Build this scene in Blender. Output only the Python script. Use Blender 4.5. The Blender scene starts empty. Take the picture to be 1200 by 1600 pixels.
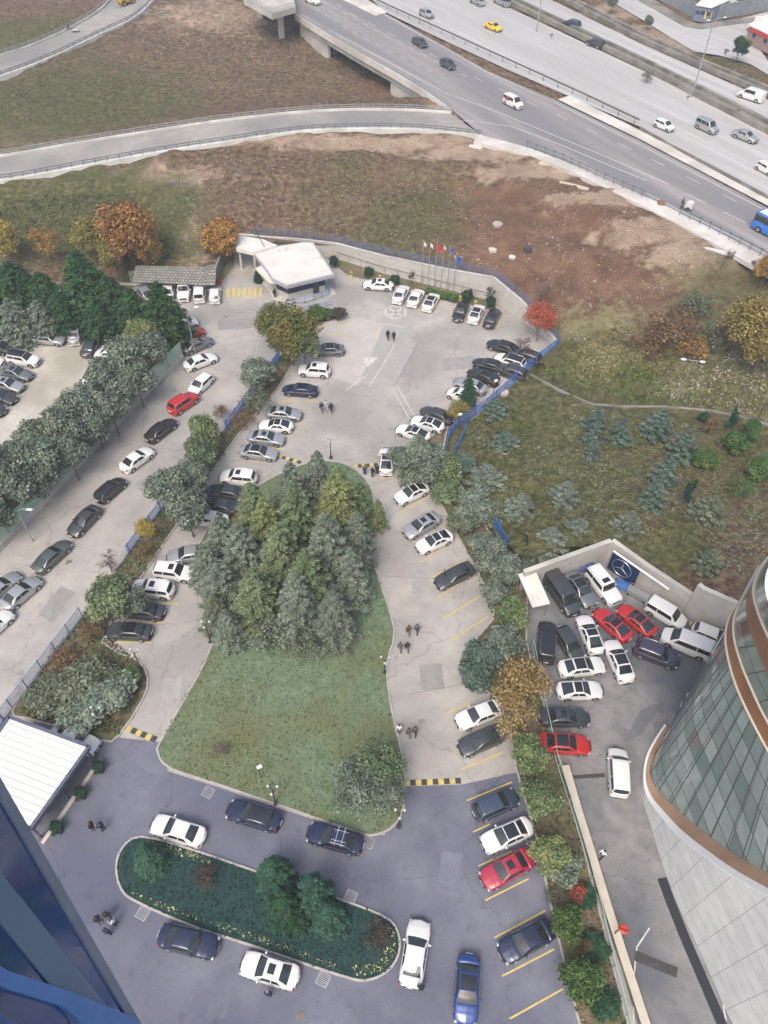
import bpy, math, random
import numpy as np
from mathutils import Vector, Matrix
from mathutils.geometry import tessellate_polygon
rnd = random.Random(7)
R = math.radians
C = bpy.context.scene.collection
SC = bpy.context.scene

# ------------------------------------------------------------------ camera
CAM_H, FPX = 68.0, 1200.0
cam_d = bpy.data.cameras.new('camera'); cam = bpy.data.objects.new('camera', cam_d); C.objects.link(cam)
cam_d.sensor_fit = 'VERTICAL'; cam_d.sensor_height = 36.0; cam_d.sensor_width = 27.0; cam_d.lens = 27.0
cam_d.clip_start = 0.1; cam_d.clip_end = 6000
CR = Matrix.Rotation(R(90-49.1), 3, 'X') @ Matrix.Rotation(R(1.38), 3, 'Z')
cam.matrix_world = Matrix.Translation((0, 0, CAM_H)) @ CR.to_4x4()
SC.camera = cam

# ------------------------------------------------------------------ light
w = bpy.data.worlds.new('World'); SC.world = w; w.use_nodes = True
nt = w.node_tree; bg = nt.nodes['Background']
sky = nt.nodes.new('ShaderNodeTexSky'); sky.sky_type = 'NISHITA'; sky.sun_disc = False
SUN_EL, SUN_AZ = R(55), R(200)
sky.sun_elevation = SUN_EL; sky.sun_rotation = SUN_AZ; sky.air_density = 1.0; sky.dust_density = 6.0; sky.ozone_density = 1.0
nt.links.new(sky.outputs[0], bg.inputs[0]); bg.inputs[1].default_value = 0.145
sun_d = bpy.data.lights.new('sun', 'SUN'); sun = bpy.data.objects.new('sun', sun_d); C.objects.link(sun)
sun_d.energy = 1.15; sun_d.angle = R(24); sun_d.color = (1.0, 0.95, 0.88)
sdir = Vector((math.sin(SUN_AZ)*math.cos(SUN_EL), math.cos(SUN_AZ)*math.cos(SUN_EL), math.sin(SUN_EL)))
sun.rotation_euler = sdir.to_track_quat('Z', 'Y').to_euler()
SC.view_settings.view_transform = 'Standard'; SC.view_settings.look = 'None'
SC.view_settings.exposure = 0.72; SC.view_settings.gamma = 1.0
SC.cycles.max_bounces = 5; SC.cycles.diffuse_bounces = 2; SC.cycles.glossy_bounces = 3

# ------------------------------------------------------------------ maths helpers
def G(px, py, z=0.0):
    d = CR @ Vector(((px-600)/FPX, -(py-800)/FPX, -1.0)); t = (z-CAM_H)/d.z
    return Vector((d.x*t, d.y*t, z))
def P(p):
    q = CR.transposed() @ (Vector(p)-Vector((0, 0, CAM_H)))
    return 600-FPX*q.x/q.z, 800+FPX*q.y/q.z
def ppm(px, py, z=0):                       # pixels per metre across the view
    a = G(px, py, z); b = a+Vector((1, 0, 0)); u = P(a); v = P(b)
    return math.hypot(u[0]-v[0], u[1]-v[1])
def PP(pts, z=0.0): return [G(p[0], p[1], p[2] if len(p) > 2 else z) for p in pts]
def smoothpts(pts, n=4, closed=False):      # Catmull-Rom through points
    out = []; N = len(pts); rng = range(N if closed else N-1)
    g = lambda i: pts[i % N] if closed else pts[max(0, min(N-1, i))]
    for i in rng:
        p0, p1, p2, p3 = g(i-1), g(i), g(i+1), g(i+2)
        for k in range(n):
            t = k/n
            out.append(0.5*((2*p1)+(p2-p0)*t+(2*p0-5*p1+4*p2-p3)*t*t+(3*p1-p0-3*p2+p3)*t**3))
    if not closed: out.append(pts[-1].copy())
    return out
def resample(pts, step):
    out = [pts[0].copy()]
    for a, b in zip(pts, pts[1:]):
        n = max(1, round((b-a).length/step))
        for k in range(1, n+1): out.append(a.lerp(b, k/n))
    return out
def walk(pts, d0, step):                    # positions every step along a polyline -> (point, direction)
    res = []; acc = 0; nxt = d0
    for a, b in zip(pts, pts[1:]):
        L = (b-a).length
        if L < 1e-6: continue
        while nxt <= acc+L+1e-6:
            res.append((a.lerp(b, (nxt-acc)/L), (b-a).normalized())); nxt += step
        acc += L
    return res
def resn(pts, n):
    L = [0]
    for a, b in zip(pts, pts[1:]): L.append(L[-1]+(b-a).length)
    out = []; j = 0
    for k in range(n):
        d = L[-1]*k/(n-1)
        while j < len(pts)-2 and L[j+1] < d: j += 1
        out.append(pts[j].lerp(pts[j+1], min(1, (d-L[j])/max(1e-9, L[j+1]-L[j]))))
    return out
def normals2d(pts, closed=False):
    N = len(pts); out = []
    for i in range(N):
        a = pts[(i-1) % N] if (closed or i > 0) else pts[i]
        b = pts[(i+1) % N] if (closed or i < N-1) else pts[i]
        d = (b-a); d.z = 0
        if d.length < 1e-9: d = Vector((1, 0, 0))
        d.normalize(); out.append(Vector((-d.y, d.x, 0)))
    return out
def inpoly(X, Y, poly):
    x = np.array([p.x for p in poly]); y = np.array([p.y for p in poly]); ins = np.zeros(X.shape, bool)
    j = len(x)-1
    for i in range(len(x)):
        c = ((y[i] > Y) != (y[j] > Y)) & (X < (x[j]-x[i])*(Y-y[i])/((y[j]-y[i]) or 1e-12)+x[i])
        ins ^= c; j = i
    return ins

# ------------------------------------------------------------------ materials
MATS = {}
_a, _b = G(1000, 226, 9), G(1200, 331, 9); HANG = math.atan2(_b.y-_a.y, _b.x-_a.x)
def mat(name, c1, c2=None, scale=1.0, rough=0.8, metal=0.0, bump=0.0, bscale=None, c3=None, s3=0.05, detail=6, emit=None, coat=0, spec=0.5, island=0.0, stretch=None, rotz=0.0, cracks=0.0, spots=0.0):
    if name in MATS: return MATS[name]
    m = bpy.data.materials.new(name); m.use_nodes = True; n = m.node_tree.nodes; l = m.node_tree.links
    b = n['Principled BSDF']; b.inputs['Roughness'].default_value = rough; b.inputs['Metallic'].default_value = metal
    b.inputs['Specular IOR Level'].default_value = spec
    if coat: b.inputs['Coat Weight'].default_value = coat; b.inputs['Coat Roughness'].default_value = 0.06
    b.inputs['Base Color'].default_value = (*c1, 1)
    tc = n.new('ShaderNodeTexCoord'); src = tc.outputs['Object']
    if stretch:
        mp = n.new('ShaderNodeMapping'); mp.inputs['Scale'].default_value = stretch; mp.vector_type = 'POINT'; mr0 = n.new('ShaderNodeVectorRotate'); mr0.rotation_type = 'Z_AXIS'; mr0.inputs['Angle'].default_value = rotz; l.new(src, mr0.inputs['Vector']); src = mr0.outputs[0]; l.new(src, mp.inputs[0]); src = mp.outputs[0]
    col = None
    if c2:
        t = n.new('ShaderNodeTexNoise'); t.inputs['Scale'].default_value = scale; t.inputs['Detail'].default_value = detail; t.inputs['Roughness'].default_value = .62
        l.new(src, t.inputs['Vector'])
        r = n.new('ShaderNodeValToRGB'); r.color_ramp.elements[0].position = .34; r.color_ramp.elements[1].position = .66
        r.color_ramp.elements[0].color = (*c1, 1); r.color_ramp.elements[1].color = (*c2, 1); l.new(t.outputs['Fac'], r.inputs[0]); col = r.outputs[0]
    if c3:
        t3 = n.new('ShaderNodeTexNoise'); t3.inputs['Scale'].default_value = s3; t3.inputs['Detail'].default_value = 4; l.new(src, t3.inputs['Vector'])
        r3 = n.new('ShaderNodeValToRGB'); r3.color_ramp.elements[0].position = .42; r3.color_ramp.elements[1].position = .62; l.new(t3.outputs['Fac'], r3.inputs[0])
        mx = n.new('ShaderNodeMix'); mx.data_type = 'RGBA'; l.new(r3.outputs[0], mx.inputs[0]); l.new(col, mx.inputs[6]); mx.inputs[7].default_value = (*c3, 1); col = mx.outputs[2]
    if spots:
        t4 = n.new('ShaderNodeTexNoise'); t4.inputs['Scale'].default_value = 1.1; t4.inputs['Detail'].default_value = 3; l.new(tc.outputs['Object'], t4.inputs['Vector'])
        r4 = n.new('ShaderNodeValToRGB'); r4.color_ramp.elements[0].position = .22; r4.color_ramp.elements[1].position = .40; r4.color_ramp.elements[0].color = (1-spots, 1-spots, 1-spots, 1); l.new(t4.outputs['Fac'], r4.inputs[0])
        mx4 = n.new('ShaderNodeMix'); mx4.data_type = 'RGBA'; mx4.blend_type = 'MULTIPLY'; mx4.inputs[0].default_value = 1; l.new(col, mx4.inputs[6]); l.new(r4.outputs[0], mx4.inputs[7]); col = mx4.outputs[2]
        t6 = n.new('ShaderNodeTexNoise'); t6.inputs['Scale'].default_value = 14; t6.inputs['Detail'].default_value = 2; l.new(tc.outputs['Object'], t6.inputs['Vector'])
        m6 = n.new('ShaderNodeMapRange'); m6.inputs[1].default_value = .3; m6.inputs[2].default_value = .7; m6.inputs[3].default_value = .86; m6.inputs[4].default_value = 1.12; l.new(t6.outputs['Fac'], m6.inputs[0])
        h6 = n.new('ShaderNodeHueSaturation'); l.new(m6.outputs[0], h6.inputs['Value']); l.new(col, h6.inputs['Color']); col = h6.outputs[0]
    if cracks:
        t5 = n.new('ShaderNodeTexNoise'); t5.inputs['Scale'].default_value = .5; t5.inputs['Detail'].default_value = 6; l.new(tc.outputs['Object'], t5.inputs['Vector'])
        ad = n.new('ShaderNodeVectorMath'); ad.operation = 'MULTIPLY_ADD'; l.new(t5.outputs['Color'], ad.inputs[0]); ad.inputs[1].default_value = (3, 3, 0); l.new(tc.outputs['Object'], ad.inputs[2])
        vo = n.new('ShaderNodeTexVoronoi'); vo.feature = 'DISTANCE_TO_EDGE'; vo.inputs['Scale'].default_value = .085; l.new(ad.outputs[0], vo.inputs['Vector'])
        r5 = n.new('ShaderNodeValToRGB'); r5.color_ramp.elements[0].position = .0; r5.color_ramp.elements[1].position = .007; r5.color_ramp.elements[0].color = (1-cracks, 1-cracks, 1-cracks, 1); l.new(vo.outputs['Distance'], r5.inputs[0])
        mx5 = n.new('ShaderNodeMix'); mx5.data_type = 'RGBA'; mx5.blend_type = 'MULTIPLY'; mx5.inputs[0].default_value = 1; l.new(col, mx5.inputs[6]); l.new(r5.outputs[0], mx5.inputs[7]); col = mx5.outputs[2]
    if island:
        g = n.new('ShaderNodeNewGeometry'); mr = n.new('ShaderNodeMapRange'); mr.inputs[3].default_value = 1-island; mr.inputs[4].default_value = 1+island
        l.new(g.outputs['Random Per Island'], mr.inputs[0])
        hs = n.new('ShaderNodeHueSaturation'); l.new(mr.outputs[0], hs.inputs['Value'])
        if col: l.new(col, hs.inputs['Color'])
        else: hs.inputs['Color'].default_value = (*c1, 1)
        oi = n.new('ShaderNodeObjectInfo'); m2 = n.new('ShaderNodeMapRange'); m2.inputs[3].default_value = .485; m2.inputs[4].default_value = .515
        l.new(oi.outputs['Random'], m2.inputs[0]); l.new(m2.outputs[0], hs.inputs['Hue']); col = hs.outputs[0]
    if col: l.new(col, b.inputs['Base Color'])
    if bump:
        t = n.new('ShaderNodeTexNoise'); t.inputs['Scale'].default_value = bscale or scale*4; t.inputs['Detail'].default_value = 5; l.new(src, t.inputs['Vector'])
        bp = n.new('ShaderNodeBump'); bp.inputs['Strength'].default_value = bump; bp.inputs['Distance'].default_value = .1
        l.new(t.outputs['Fac'], bp.inputs['Height']); l.new(bp.outputs[0], b.inputs['Normal'])
    MATS[name] = m; return m

def tile_mat(name, c1, c2, mortar, w_, h_, msize=.02, rough=.6, metal=0, vertical=True):
    if name in MATS: return MATS[name]
    m = bpy.data.materials.new(name); m.use_nodes = True; n = m.node_tree.nodes; l = m.node_tree.links
    b = n['Principled BSDF']; b.inputs['Roughness'].default_value = rough; b.inputs['Metallic'].default_value = metal
    uv = n.new('ShaderNodeUVMap'); br = n.new('ShaderNodeTexBrick'); br.offset = .5 if vertical else 0
    br.inputs['Scale'].default_value = 1; br.inputs['Brick Width'].default_value = w_; br.inputs['Row Height'].default_value = h_
    br.inputs['Mortar Size'].default_value = msize; br.inputs['Color1'].default_value = (*c1, 1); br.inputs['Color2'].default_value = (*c2, 1); br.inputs['Mortar'].default_value = (*mortar, 1)
    l.new(uv.outputs[0], br.inputs['Vector'])
    tx = n.new('ShaderNodeTexNoise'); tx.inputs['Scale'].default_value = .8; tx.inputs['Detail'].default_value = 6; l.new(uv.outputs[0], tx.inputs['Vector'])
    mr = n.new('ShaderNodeMapRange'); mr.inputs[3].default_value = .75; mr.inputs[4].default_value = 1.2; l.new(tx.outputs['Fac'], mr.inputs[0])
    hs = n.new('ShaderNodeHueSaturation'); l.new(mr.outputs[0], hs.inputs['Value']); l.new(br.outputs[0], hs.inputs['Color']); l.new(hs.outputs[0], b.inputs['Base Color'])
    MATS[name] = m; return m

# ------------------------------------------------------------------ mesh builder
class MB:
    def __init__(s): s.v = []; s.f = []; s.uv = {}
    def add(s, vs, fs, uvs=None):
        o = len(s.v); s.v += [tuple(v) for v in vs]
        for i, f in enumerate(fs):
            if uvs: s.uv[len(s.f)] = uvs[i]
            s.f.append(tuple(o+k for k in f))
        return s
    def box(s, c, size, rot=0.0, M=None, taper=1.0):
        x, y, z = [q/2 for q in size]; vs = []
        for sz in (-1, 1):
            t = taper if sz > 0 else 1
            for sx, sy in ((-1, -1), (1, -1), (1, 1), (-1, 1)): vs.append(Vector((sx*x*t, sy*y*t, sz*z)))
        Rm = M or Matrix.Rotation(rot, 3, 'Z')
        s.add([Vector(c)+Rm @ v for v in vs], [(0, 3, 2, 1), (4, 5, 6, 7), (0, 1, 5, 4), (1, 2, 6, 5), (2, 3, 7, 6), (3, 0, 4, 7)]); return s
    def beam(s, a, b, wd, ht, up=Vector((0, 0, 1))):
        a = Vector(a); b = Vector(b); d = (b-a)
        if d.length < 1e-6: return s
        x = d.normalized(); y = up.cross(x)
        if y.length < 1e-4: y = Vector((0, 1, 0)).cross(x)
        y.normalize(); z = x.cross(y)
        M = Matrix((x, y, z)).transposed(); return s.box((a+b)/2, (d.length, wd, ht), M=M)
    def tube(s, pts, rad, n=8, cap=True):
        pts = [Vector(p) for p in pts]; N = len(pts)
        if not hasattr(rad, '__len__'): rad = [rad]*N
        vs = []; 
        for i, p in enumerate(pts):
            d = (pts[min(i+1, N-1)]-pts[max(i-1, 0)]).normalized()
            a = d.cross(Vector((0, 0, 1)) if abs(d.z) < .9 else Vector((1, 0, 0))).normalized(); b = d.cross(a)
            for k in range(n):
                t = 2*math.pi*k/n; vs.append(p+(a*math.cos(t)+b*math.sin(t))*rad[i])
        fs = [(i*n+k, i*n+(k+1) % n, (i+1)*n+(k+1) % n, (i+1)*n+k) for i in range(N-1) for k in range(n)]
        if cap: fs += [tuple(range(n-1, -1, -1)), tuple((N-1)*n+k for k in range(n))]
        s.add(vs, fs); return s
    def ell(s, c, r, n=10, m=6, M=None):
        vs = []; c = Vector(c)
        for i in range(m+1):
            ph = math.pi*i/m
            for k in range(n):
                t = 2*math.pi*k/n; v = Vector((math.sin(ph)*math.cos(t)*r[0], math.sin(ph)*math.sin(t)*r[1], math.cos(ph)*r[2]))
                vs.append(c+((M @ v) if M else v))
        s.add(vs, [(i*n+k, (i+1)*n+k, (i+1)*n+(k+1) % n, i*n+(k+1) % n) for i in range(m) for k in range(n)]); return s
    def grid(s, rows, uvs=None, flip=False):
        n = len(rows[0]); vs = [p for r in rows for p in r]; fs = []; us = []
        for i in range(len(rows)-1):
            for k in range(n-1):
                q = (i*n+k, i*n+k+1, (i+1)*n+k+1, (i+1)*n+k)
                if flip: q = q[::-1]
                fs.append(q)
                if uvs: us.append([uvs[j // n][j % n] for j in q])
        s.add(vs, fs, us if uvs else None); return s
    def poly(s, pts, z=None, thick=0.0):
        pts = [Vector(p) for p in pts]
        if z is not None: pts = [Vector((p.x, p.y, z)) for p in pts]
        tr = tessellate_polygon([pts]); n = len(pts)
        fs = []
        for t in tr:
            a, b, c = (pts[k] for k in t)
            fs.append(t if (b-a).cross(c-a).z > 0 else t[::-1])
        s.add(pts, fs)
        if thick:
            lo = [p-Vector((0, 0, thick)) for p in pts]; s.add(lo, [f[::-1] for f in fs])
            area = sum(pts[i].x*pts[(i+1) % n].y-pts[(i+1) % n].x*pts[i].y for i in range(n))
            q = [(i, i+n, (i+1) % n+n, (i+1) % n) for i in range(n)]
            if area < 0: q = [f[::-1] for f in q]
            s.add(pts+lo, q)
        return s
    def build(s, name, m=None, parent=None, smooth=False, link=True):
        me = bpy.data.meshes.new(name); me.from_pydata(s.v, [], s.f)
        if s.uv:
            ul = me.uv_layers.new(name='UVMap')
            for p in me.polygons:
                u = s.uv.get(p.index)
                if u:
                    for k, li in enumerate(p.loop_indices): ul.data[li].uv = u[k]
        if smooth: me.polygons.foreach_set('use_smooth', [True]*len(me.polygons))
        o = bpy.data.objects.new(name, me)
        if m: me.materials.append(m)
        if link: C.objects.link(o)
        if parent: o.parent = parent
        return o

def tag(o, label=None, cat=None, group=None, kind=None):
    if label: o['label'] = label
    if cat: o['category'] = cat
    if group: o['group'] = group
    if kind: o['kind'] = kind
    return o
def thing(name, label, cat, loc=(0, 0, 0), rz=0.0, group=None):
    o = bpy.data.objects.new(name, None); C.objects.link(o); o.empty_display_size = .5
    o.location = loc; o.rotation_euler = (0, 0, rz); return tag(o, label, cat, group)
KIDS = {}
def adopt(root, *obs):
    for o in obs:
        if o.parent is None: o.parent = root
        KIDS.setdefault(root.name, []).append(o)
def copy_tree(root):
    def cp(o, par):
        c = o.copy(); C.objects.link(c)
        if par is not None: c.parent = par
        for ch in CH.get(o.name, []): cp(ch, c)
        return c
    return cp(root, None)
CH = {}
def reg(root):                              # remember the children of a prototype for copy_tree
    def rec(o):
        CH[o.name] = list(o.children)
        for c in o.children: rec(c)
    rec(root)
def struct(name, mb, m, parent=None, smooth=False):
    o = mb.build(name, m, parent, smooth)
    if parent is None: tag(o, kind='structure')
    return o
def setmat(o, m):
    if o.material_slots:
        o.material_slots[0].link = 'OBJECT'; o.material_slots[0].material = m
def strip_mb(mb, A, B, z=None):             # ribbon between two polylines resampled to the same count
    mb.grid([A, B]); return mb
def band(pts, w0, w1, z=None, closed=False):   # ribbon to the left of a line from offset w0 to w1
    N = normals2d(pts, closed)
    a = [p+n*w0 for p, n in zip(pts, N)]; b = [p+n*w1 for p, n in zip(pts, N)]
    if closed: a.append(a[0].copy()); b.append(b[0].copy())
    if z is not None:
        for q in a+b: q.z = z
    return a, b
def wall_mb(mb, pts, th, z0, z1, closed=False):   # solid wall along a polyline; z0/z1 numbers or lists
    pts = list(pts); N = normals2d(pts, closed); n = len(pts)
    if closed: pts = pts+[pts[0]]; N = N+[N[0]]; n += 1
    Z0 = z0 if hasattr(z0, '__len__') else [z0]*n; Z1 = z1 if hasattr(z1, '__len__') else [z1]*n
    def row(off, Z): return [Vector((p.x+q.x*off, p.y+q.y*off, z)) for p, q, z in zip(pts, N, Z)]
    L = [0.0]
    for a, b in zip(pts, pts[1:]): L.append(L[-1]+(b-a).length)
    rows = [row(-th/2, Z0), row(-th/2, Z1), row(th/2, Z1), row(th/2, Z0)]
    U = [[(x, z) for x, z in zip(L, Z0)], [(x, z) for x, z in zip(L, Z1)], [(x, z+th) for x, z in zip(L, Z1)], [(x, -z-5) for x, z in zip(L, Z0)]]
    U[3] = [(x, z+th+(z1_-z)) for x, z, z1_ in zip(L, Z0, Z1)]
    mb.grid(rows, U, flip=True)
    if not closed:
        for i in (0, n-1):
            v = [rows[k][i] for k in range(4)]; mb.add(v, [(0, 1, 2, 3) if i == 0 else (3, 2, 1, 0)])
    return mb
def kerb(name, pts, z0=0.0, h=.14, th=.16, closed=True, m=None, parent=None):
    mb = MB(); wall_mb(mb, pts, th, z0-.02, z0+h, closed)
    return mb.build(name, m or M_KERB, parent)

# ------------------------------------------------------------------ setting materials
M_LOT = mat('asphalt_lot', (.32, .305, .285), (.41, .39, .365), .35, .85, bump=.25, bscale=9, c3=(.26, .25, .238), s3=.09, spots=.3, cracks=.28)
M_COURT = mat('asphalt_court_blue_tint', (.115, .122, .16), (.17, .178, .222), .3, .85, bump=.25, bscale=9, c3=(.092, .10, .145), s3=.10, spots=.3, cracks=.28)  # blue of the window reflection put into the asphalt colour
M_LANE = mat('asphalt_lane', (.15, .15, .155), (.25, .245, .24), .45, .85, bump=.3, bscale=7, c3=(.10, .108, .125), s3=.11, spots=.35, cracks=.3)
M_GRAVEL = mat('pale_gravel', (.38, .36, .32), (.50, .48, .43), .5, .95, bump=.5, bscale=6, c3=(.31, .29, .24), s3=.12)
M_HIGH = mat('asphalt_highway', (.34, .34, .34), (.47, .465, .46), .55, .8, bump=.1, bscale=8, stretch=(.05, 1, 1), rotz=-HANG, c3=(.36, .355, .35), s3=.25, spots=.15)
M_ACC = mat('asphalt_access', (.21, .20, .20), (.31, .295, .29), .55, .8, bump=.1, bscale=8, stretch=(.06, 1, 1), rotz=-HANG, c3=(.18, .178, .188), s3=.2, spots=.15)
M_RAMP = mat('asphalt_ramp', (.26, .25, .235), (.34, .325, .30), .4, .85, bump=.2, c3=(.21, .205, .20), s3=.07, spots=.25)
M_CONC = mat('concrete', (.42, .41, .38), (.54, .53, .49), .6, .85, bump=.2, bscale=5, c3=(.36, .35, .32), s3=.3)
M_CONCD = mat('stained_concrete', (.17, .165, .145), (.27, .26, .235), .8, .9, bump=.3, c3=(.13, .125, .105), s3=.3)
M_KERB = mat('kerb_stone', (.30, .29, .265), (.42, .40, .37), 1.5, .9, bump=.3)
M_PAVE = mat('pale_paving', (.50, .49, .46), (.60, .59, .56), .8, .9, bump=.2, c3=(.42, .40, .37), s3=.15)
M_WHITE = mat('road_paint_white', (.62, .62, .60), (.45, .45, .44), 3, .8)
M_FAINT = mat('worn_road_paint', (.56, .55, .53), (.40, .39, .37), 2.5, .85)
M_YEL = mat('road_paint_yellow', (.62, .47, .10), (.42, .35, .16), 3, .8)
M_BLACK = mat('black_rubber', (.03, .03, .032), (.06, .06, .06), 3, .8)
M_LAWN = mat('lawn_grass', (.095, .15, .085), (.165, .225, .14), 1.2, .95, bump=.8, bscale=14, c3=(.13, .15, .07), s3=.12)  # paleness of the milky window reflection put into the grass colour
M_LAWND = mat('lawn_grass_blue_tint', (.012, .04, .042), (.022, .06, .052), 1.6, .95, bump=.8, bscale=14)  # blue window-reflection tint mixed into the island grass colour
M_BED = mat('planting_soil', (.10, .075, .05), (.19, .15, .10), 1.3, .95, bump=.8, bscale=6, c3=(.09, .12, .05), s3=.35)
M_STEEL = mat('galvanised_steel', (.35, .36, .37), (.45, .46, .47), 3, .45, metal=.6)
M_DARKM = mat('dark_metal', (.05, .055, .06), rough=.5, metal=.3)
M_BLUEP = mat('blue_painted_steel', (.035, .13, .42), (.06, .18, .50), 2, .45, spec=.5)
M_GREENM = mat('green_mesh_netting', (.30, .42, .33), (.40, .50, .40), 1.2, .85)

# ------------------------------------------------------------------ the ground sheet
FLAT = [(365, 392), (400, 398), (480, 400), (527, 404), (600, 427), (700, 452), (767, 469), (812, 498), (868, 541), (840, 566), (762, 637), (704, 668), (694, 705),
        (722, 760), (765, 830), (803, 885), (818, 896), (860, 885), (946, 872), (1000, 915), (1068, 958), (1078, 965), (1135, 988), (1300, 1010),
        (1500, 1200), (1500, 1800), (500, 1790), (-300, 1790), (-400, 900), (-300, 445), (-50, 440), (205, 442), (335, 446), (352, 400)]
FLATW = PP(FLAT)
road_polys = []                              # (polygon, list of 3-D samples) the terrain stays below
smp = []
def S(pts, z=None, step=4.0):
    q = PP(pts, z if z is not None else 0); smp.extend(resample(q, step) if len(q) > 1 else q)
n2 = normals2d(FLATW, True)
# height of the ground just outside each flat-zone boundary vertex
fz = [3.0, 2.6, 2.4, 2.4, 2.8, 3.3, 3.7, 3.0, .6, .3, .2, .1, .1, .3, 1.0, 2.4, 3.1, 3.2, 3.2, 3.2, 3.2, 4.3, 4.6, 3.2] + [0.]*4 + [0, 0, 0, 0, 2.1, 2.2]
sgn = -1 if sum(FLATW[i].x*FLATW[(i+1) % len(FLATW)].y-FLATW[(i+1) % len(FLATW)].x*FLATW[i].y for i in range(len(FLATW))) > 0 else 1
for i in range(len(FLATW)):
    j = (i+1) % len(FLATW); a = FLATW[i]; b = FLATW[j]; k = max(1, int((b-a).length/3))
    d = (b-a).normalized(); nn = Vector((-d.y, d.x, 0))*sgn
    for q in range(k):
        t = q/k; p = a.lerp(b, t)+nn*1.2; p.z = fz[i]*(1-t)+fz[j]*t; smp.append(p)
# slopes
S([(250, 300, 6.5), (420, 262, 7.4), (600, 245, 8), (750, 250, 8.3), (850, 285, 8.6), (1000, 350, 8.8), (1120, 400, 8.8)])
S([(260, 340, 5), (420, 310, 5.5), (600, 300, 6), (740, 310, 6.3), (830, 350, 6.6), (960, 410, 6.6)])
S([(430, 350, 3.4), (600, 365, 4), (720, 385, 4.4), (800, 420, 4.6), (900, 470, 4.3), (980, 480, 4.5)])
S([(850, 505, 2.6), (920, 545, 2.6), (1000, 560, 3.0), (1100, 560, 3.4)])
S([(835, 590, 1.3), (900, 622, 1.6), (960, 637, 2), (1050, 640, 2.4), (1200, 665, 3), (1400, 700, 3.4)])
S([(1100, 470, 6), (1200, 430, 7.4), (1300, 460, 7.4), (1200, 540, 4.4), (1300, 600, 4.4)])
S([(760, 680, .3), (800, 640, .7)]); S([(740, 730, .4), (830, 760, 1.2), (950, 790, 2.2), (1100, 780, 2.9), (1250, 800, 3.3)])
S([(850, 700, 1.2), (950, 710, 1.9), (1100, 710, 2.7)])
S([(800, 820, 1.6), (880, 830, 2.6), (950, 830, 3.2), (1050, 870, 3.2), (1130, 880, 4.2), (1250, 900, 4.2)])
S([(-100, 330, 4), (0, 325, 4), (100, 320, 4), (220, 320, 4.4), (280, 380, 3.2)]); S([(-100, 400, 1.4), (60, 400, 1.2), (160, 400, 1.3), (300, 410, 2)])
S([(-100, 290, 5.5), (0, 292, 5.6), (150, 270, 6.3)])
# valley under the bridge and top-left
S([(0, 205, 4.2), (150, 190, 4.5), (280, 160, 4.6), (400, 145, 4.6), (520, 145, 4.0), (600, 148, 4.0)])
S([(60, 150, 4), (200, 110, 4.3), (320, 80, 4.5), (420, 80, 4), (500, 105, 3.5), (580, 120, 3.4), (640, 150, 4.0)])
S([(260, 20, 5.2), (340, 10, 5.5), (380, 40, 4.8), (460, 50, 4), (430, -60, 4)]); S([(0, 60, 5.5), (120, 20, 5.8), (180, -30, 6)], step=6); S([(-200, 0, 6), (-200, 150, 5)], step=10)
S([(520, 70, 3.6), (600, 105, 3.6), (650, 135, 4.2)])

# road edges: (upper pixel line, lower pixel line) with heights
RAMP_U = PP([(-160, 262, 5.6), (0, 246, 6.2), (100, 229, 6.7), (230, 208, 7.3), (350, 190, 7.9), (470, 177, 8.5), (560, 173, 8.8), (640, 174, 9), (705, 178, 9)])
RAMP_L = PP([(-160, 296, 5.6), (0, 281, 6.2), (130, 258, 6.8), (240, 238, 7.3), (370, 218, 7.9), (470, 204, 8.5), (560, 200, 8.8), (650, 201, 9), (752, 211, 9)])
OLD_U = PP([(-120, 118, 5), (0, 88, 5.2), (60, 68, 5.3), (120, 40, 5.5), (165, 10, 5.8), (195, -30, 6)])
OLD_L = PP([(-120, 150, 5), (0, 118, 5.2), (80, 88, 5.3), (160, 50, 5.5), (215, 22, 5.8), (262, -30, 6)])
def road_strip(A, B, name, m, step=3.0):
    A = smoothpts(A, 4); B = smoothpts(B, 4); n = int(sum((a-b).length for a, b in zip(A, A[1:]))/step)+2
    A = resn(A, n); B = resn(B, n); road_polys.append((A+B[::-1], A+B)); smp.extend([p-Vector((0, 0, .35)) for p in A+B])
    mb = MB(); mb.grid([A, B]); struct(name, mb, m); return A, B
ramp_A, ramp_B = road_strip(RAMP_U, RAMP_L, 'ramp_road', M_RAMP)
old_A, old_B = road_strip(OLD_U, OLD_L, 'old_road', M_RAMP)
HZ = 9.0
ACCESS = [(150, -170), (440, 12), (470, 27), (560, 82), (620, 115), (680, 155), (712, 176), (752, 211), (830, 234), (960, 286), (1100, 352), (1200, 402), (1420, 520), (1420, 430), (1200, 325), (1000, 220), (872, 158), (760, 110), (700, 75), (600, 20), (560, -5), (330, -150)]
NEARC = [(430, -150), (600, 18), (700, 66), (800, 112), (900, 155), (1000, 198), (1200, 305), (1420, 425), (1420, 318), (1200, 208), (1000, 108), (780, 5), (560, -110)]
FARC = [(600, -110), (800, 5), (1000, 98), (1200, 193), (1420, 300), (1420, 262), (1200, 156), (1010, 72), (860, 0), (690, -90)]
SERV = [(940, -20), (960, 5), (1005, 32), (1042, 55), (1083, 80), (1125, 87), (1172, 100), (1210, 122), (1420, 235), (1420, 190), (1200, 95), (1165, 45), (1210, 35), (1420, 60), (1420, 30), (1200, 18), (1115, 40), (1080, 42), (1000, 0), (960, -30)]
for poly in (ACCESS, NEARC, FARC, SERV): road_polys.append((PP(poly, HZ), None))

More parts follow.
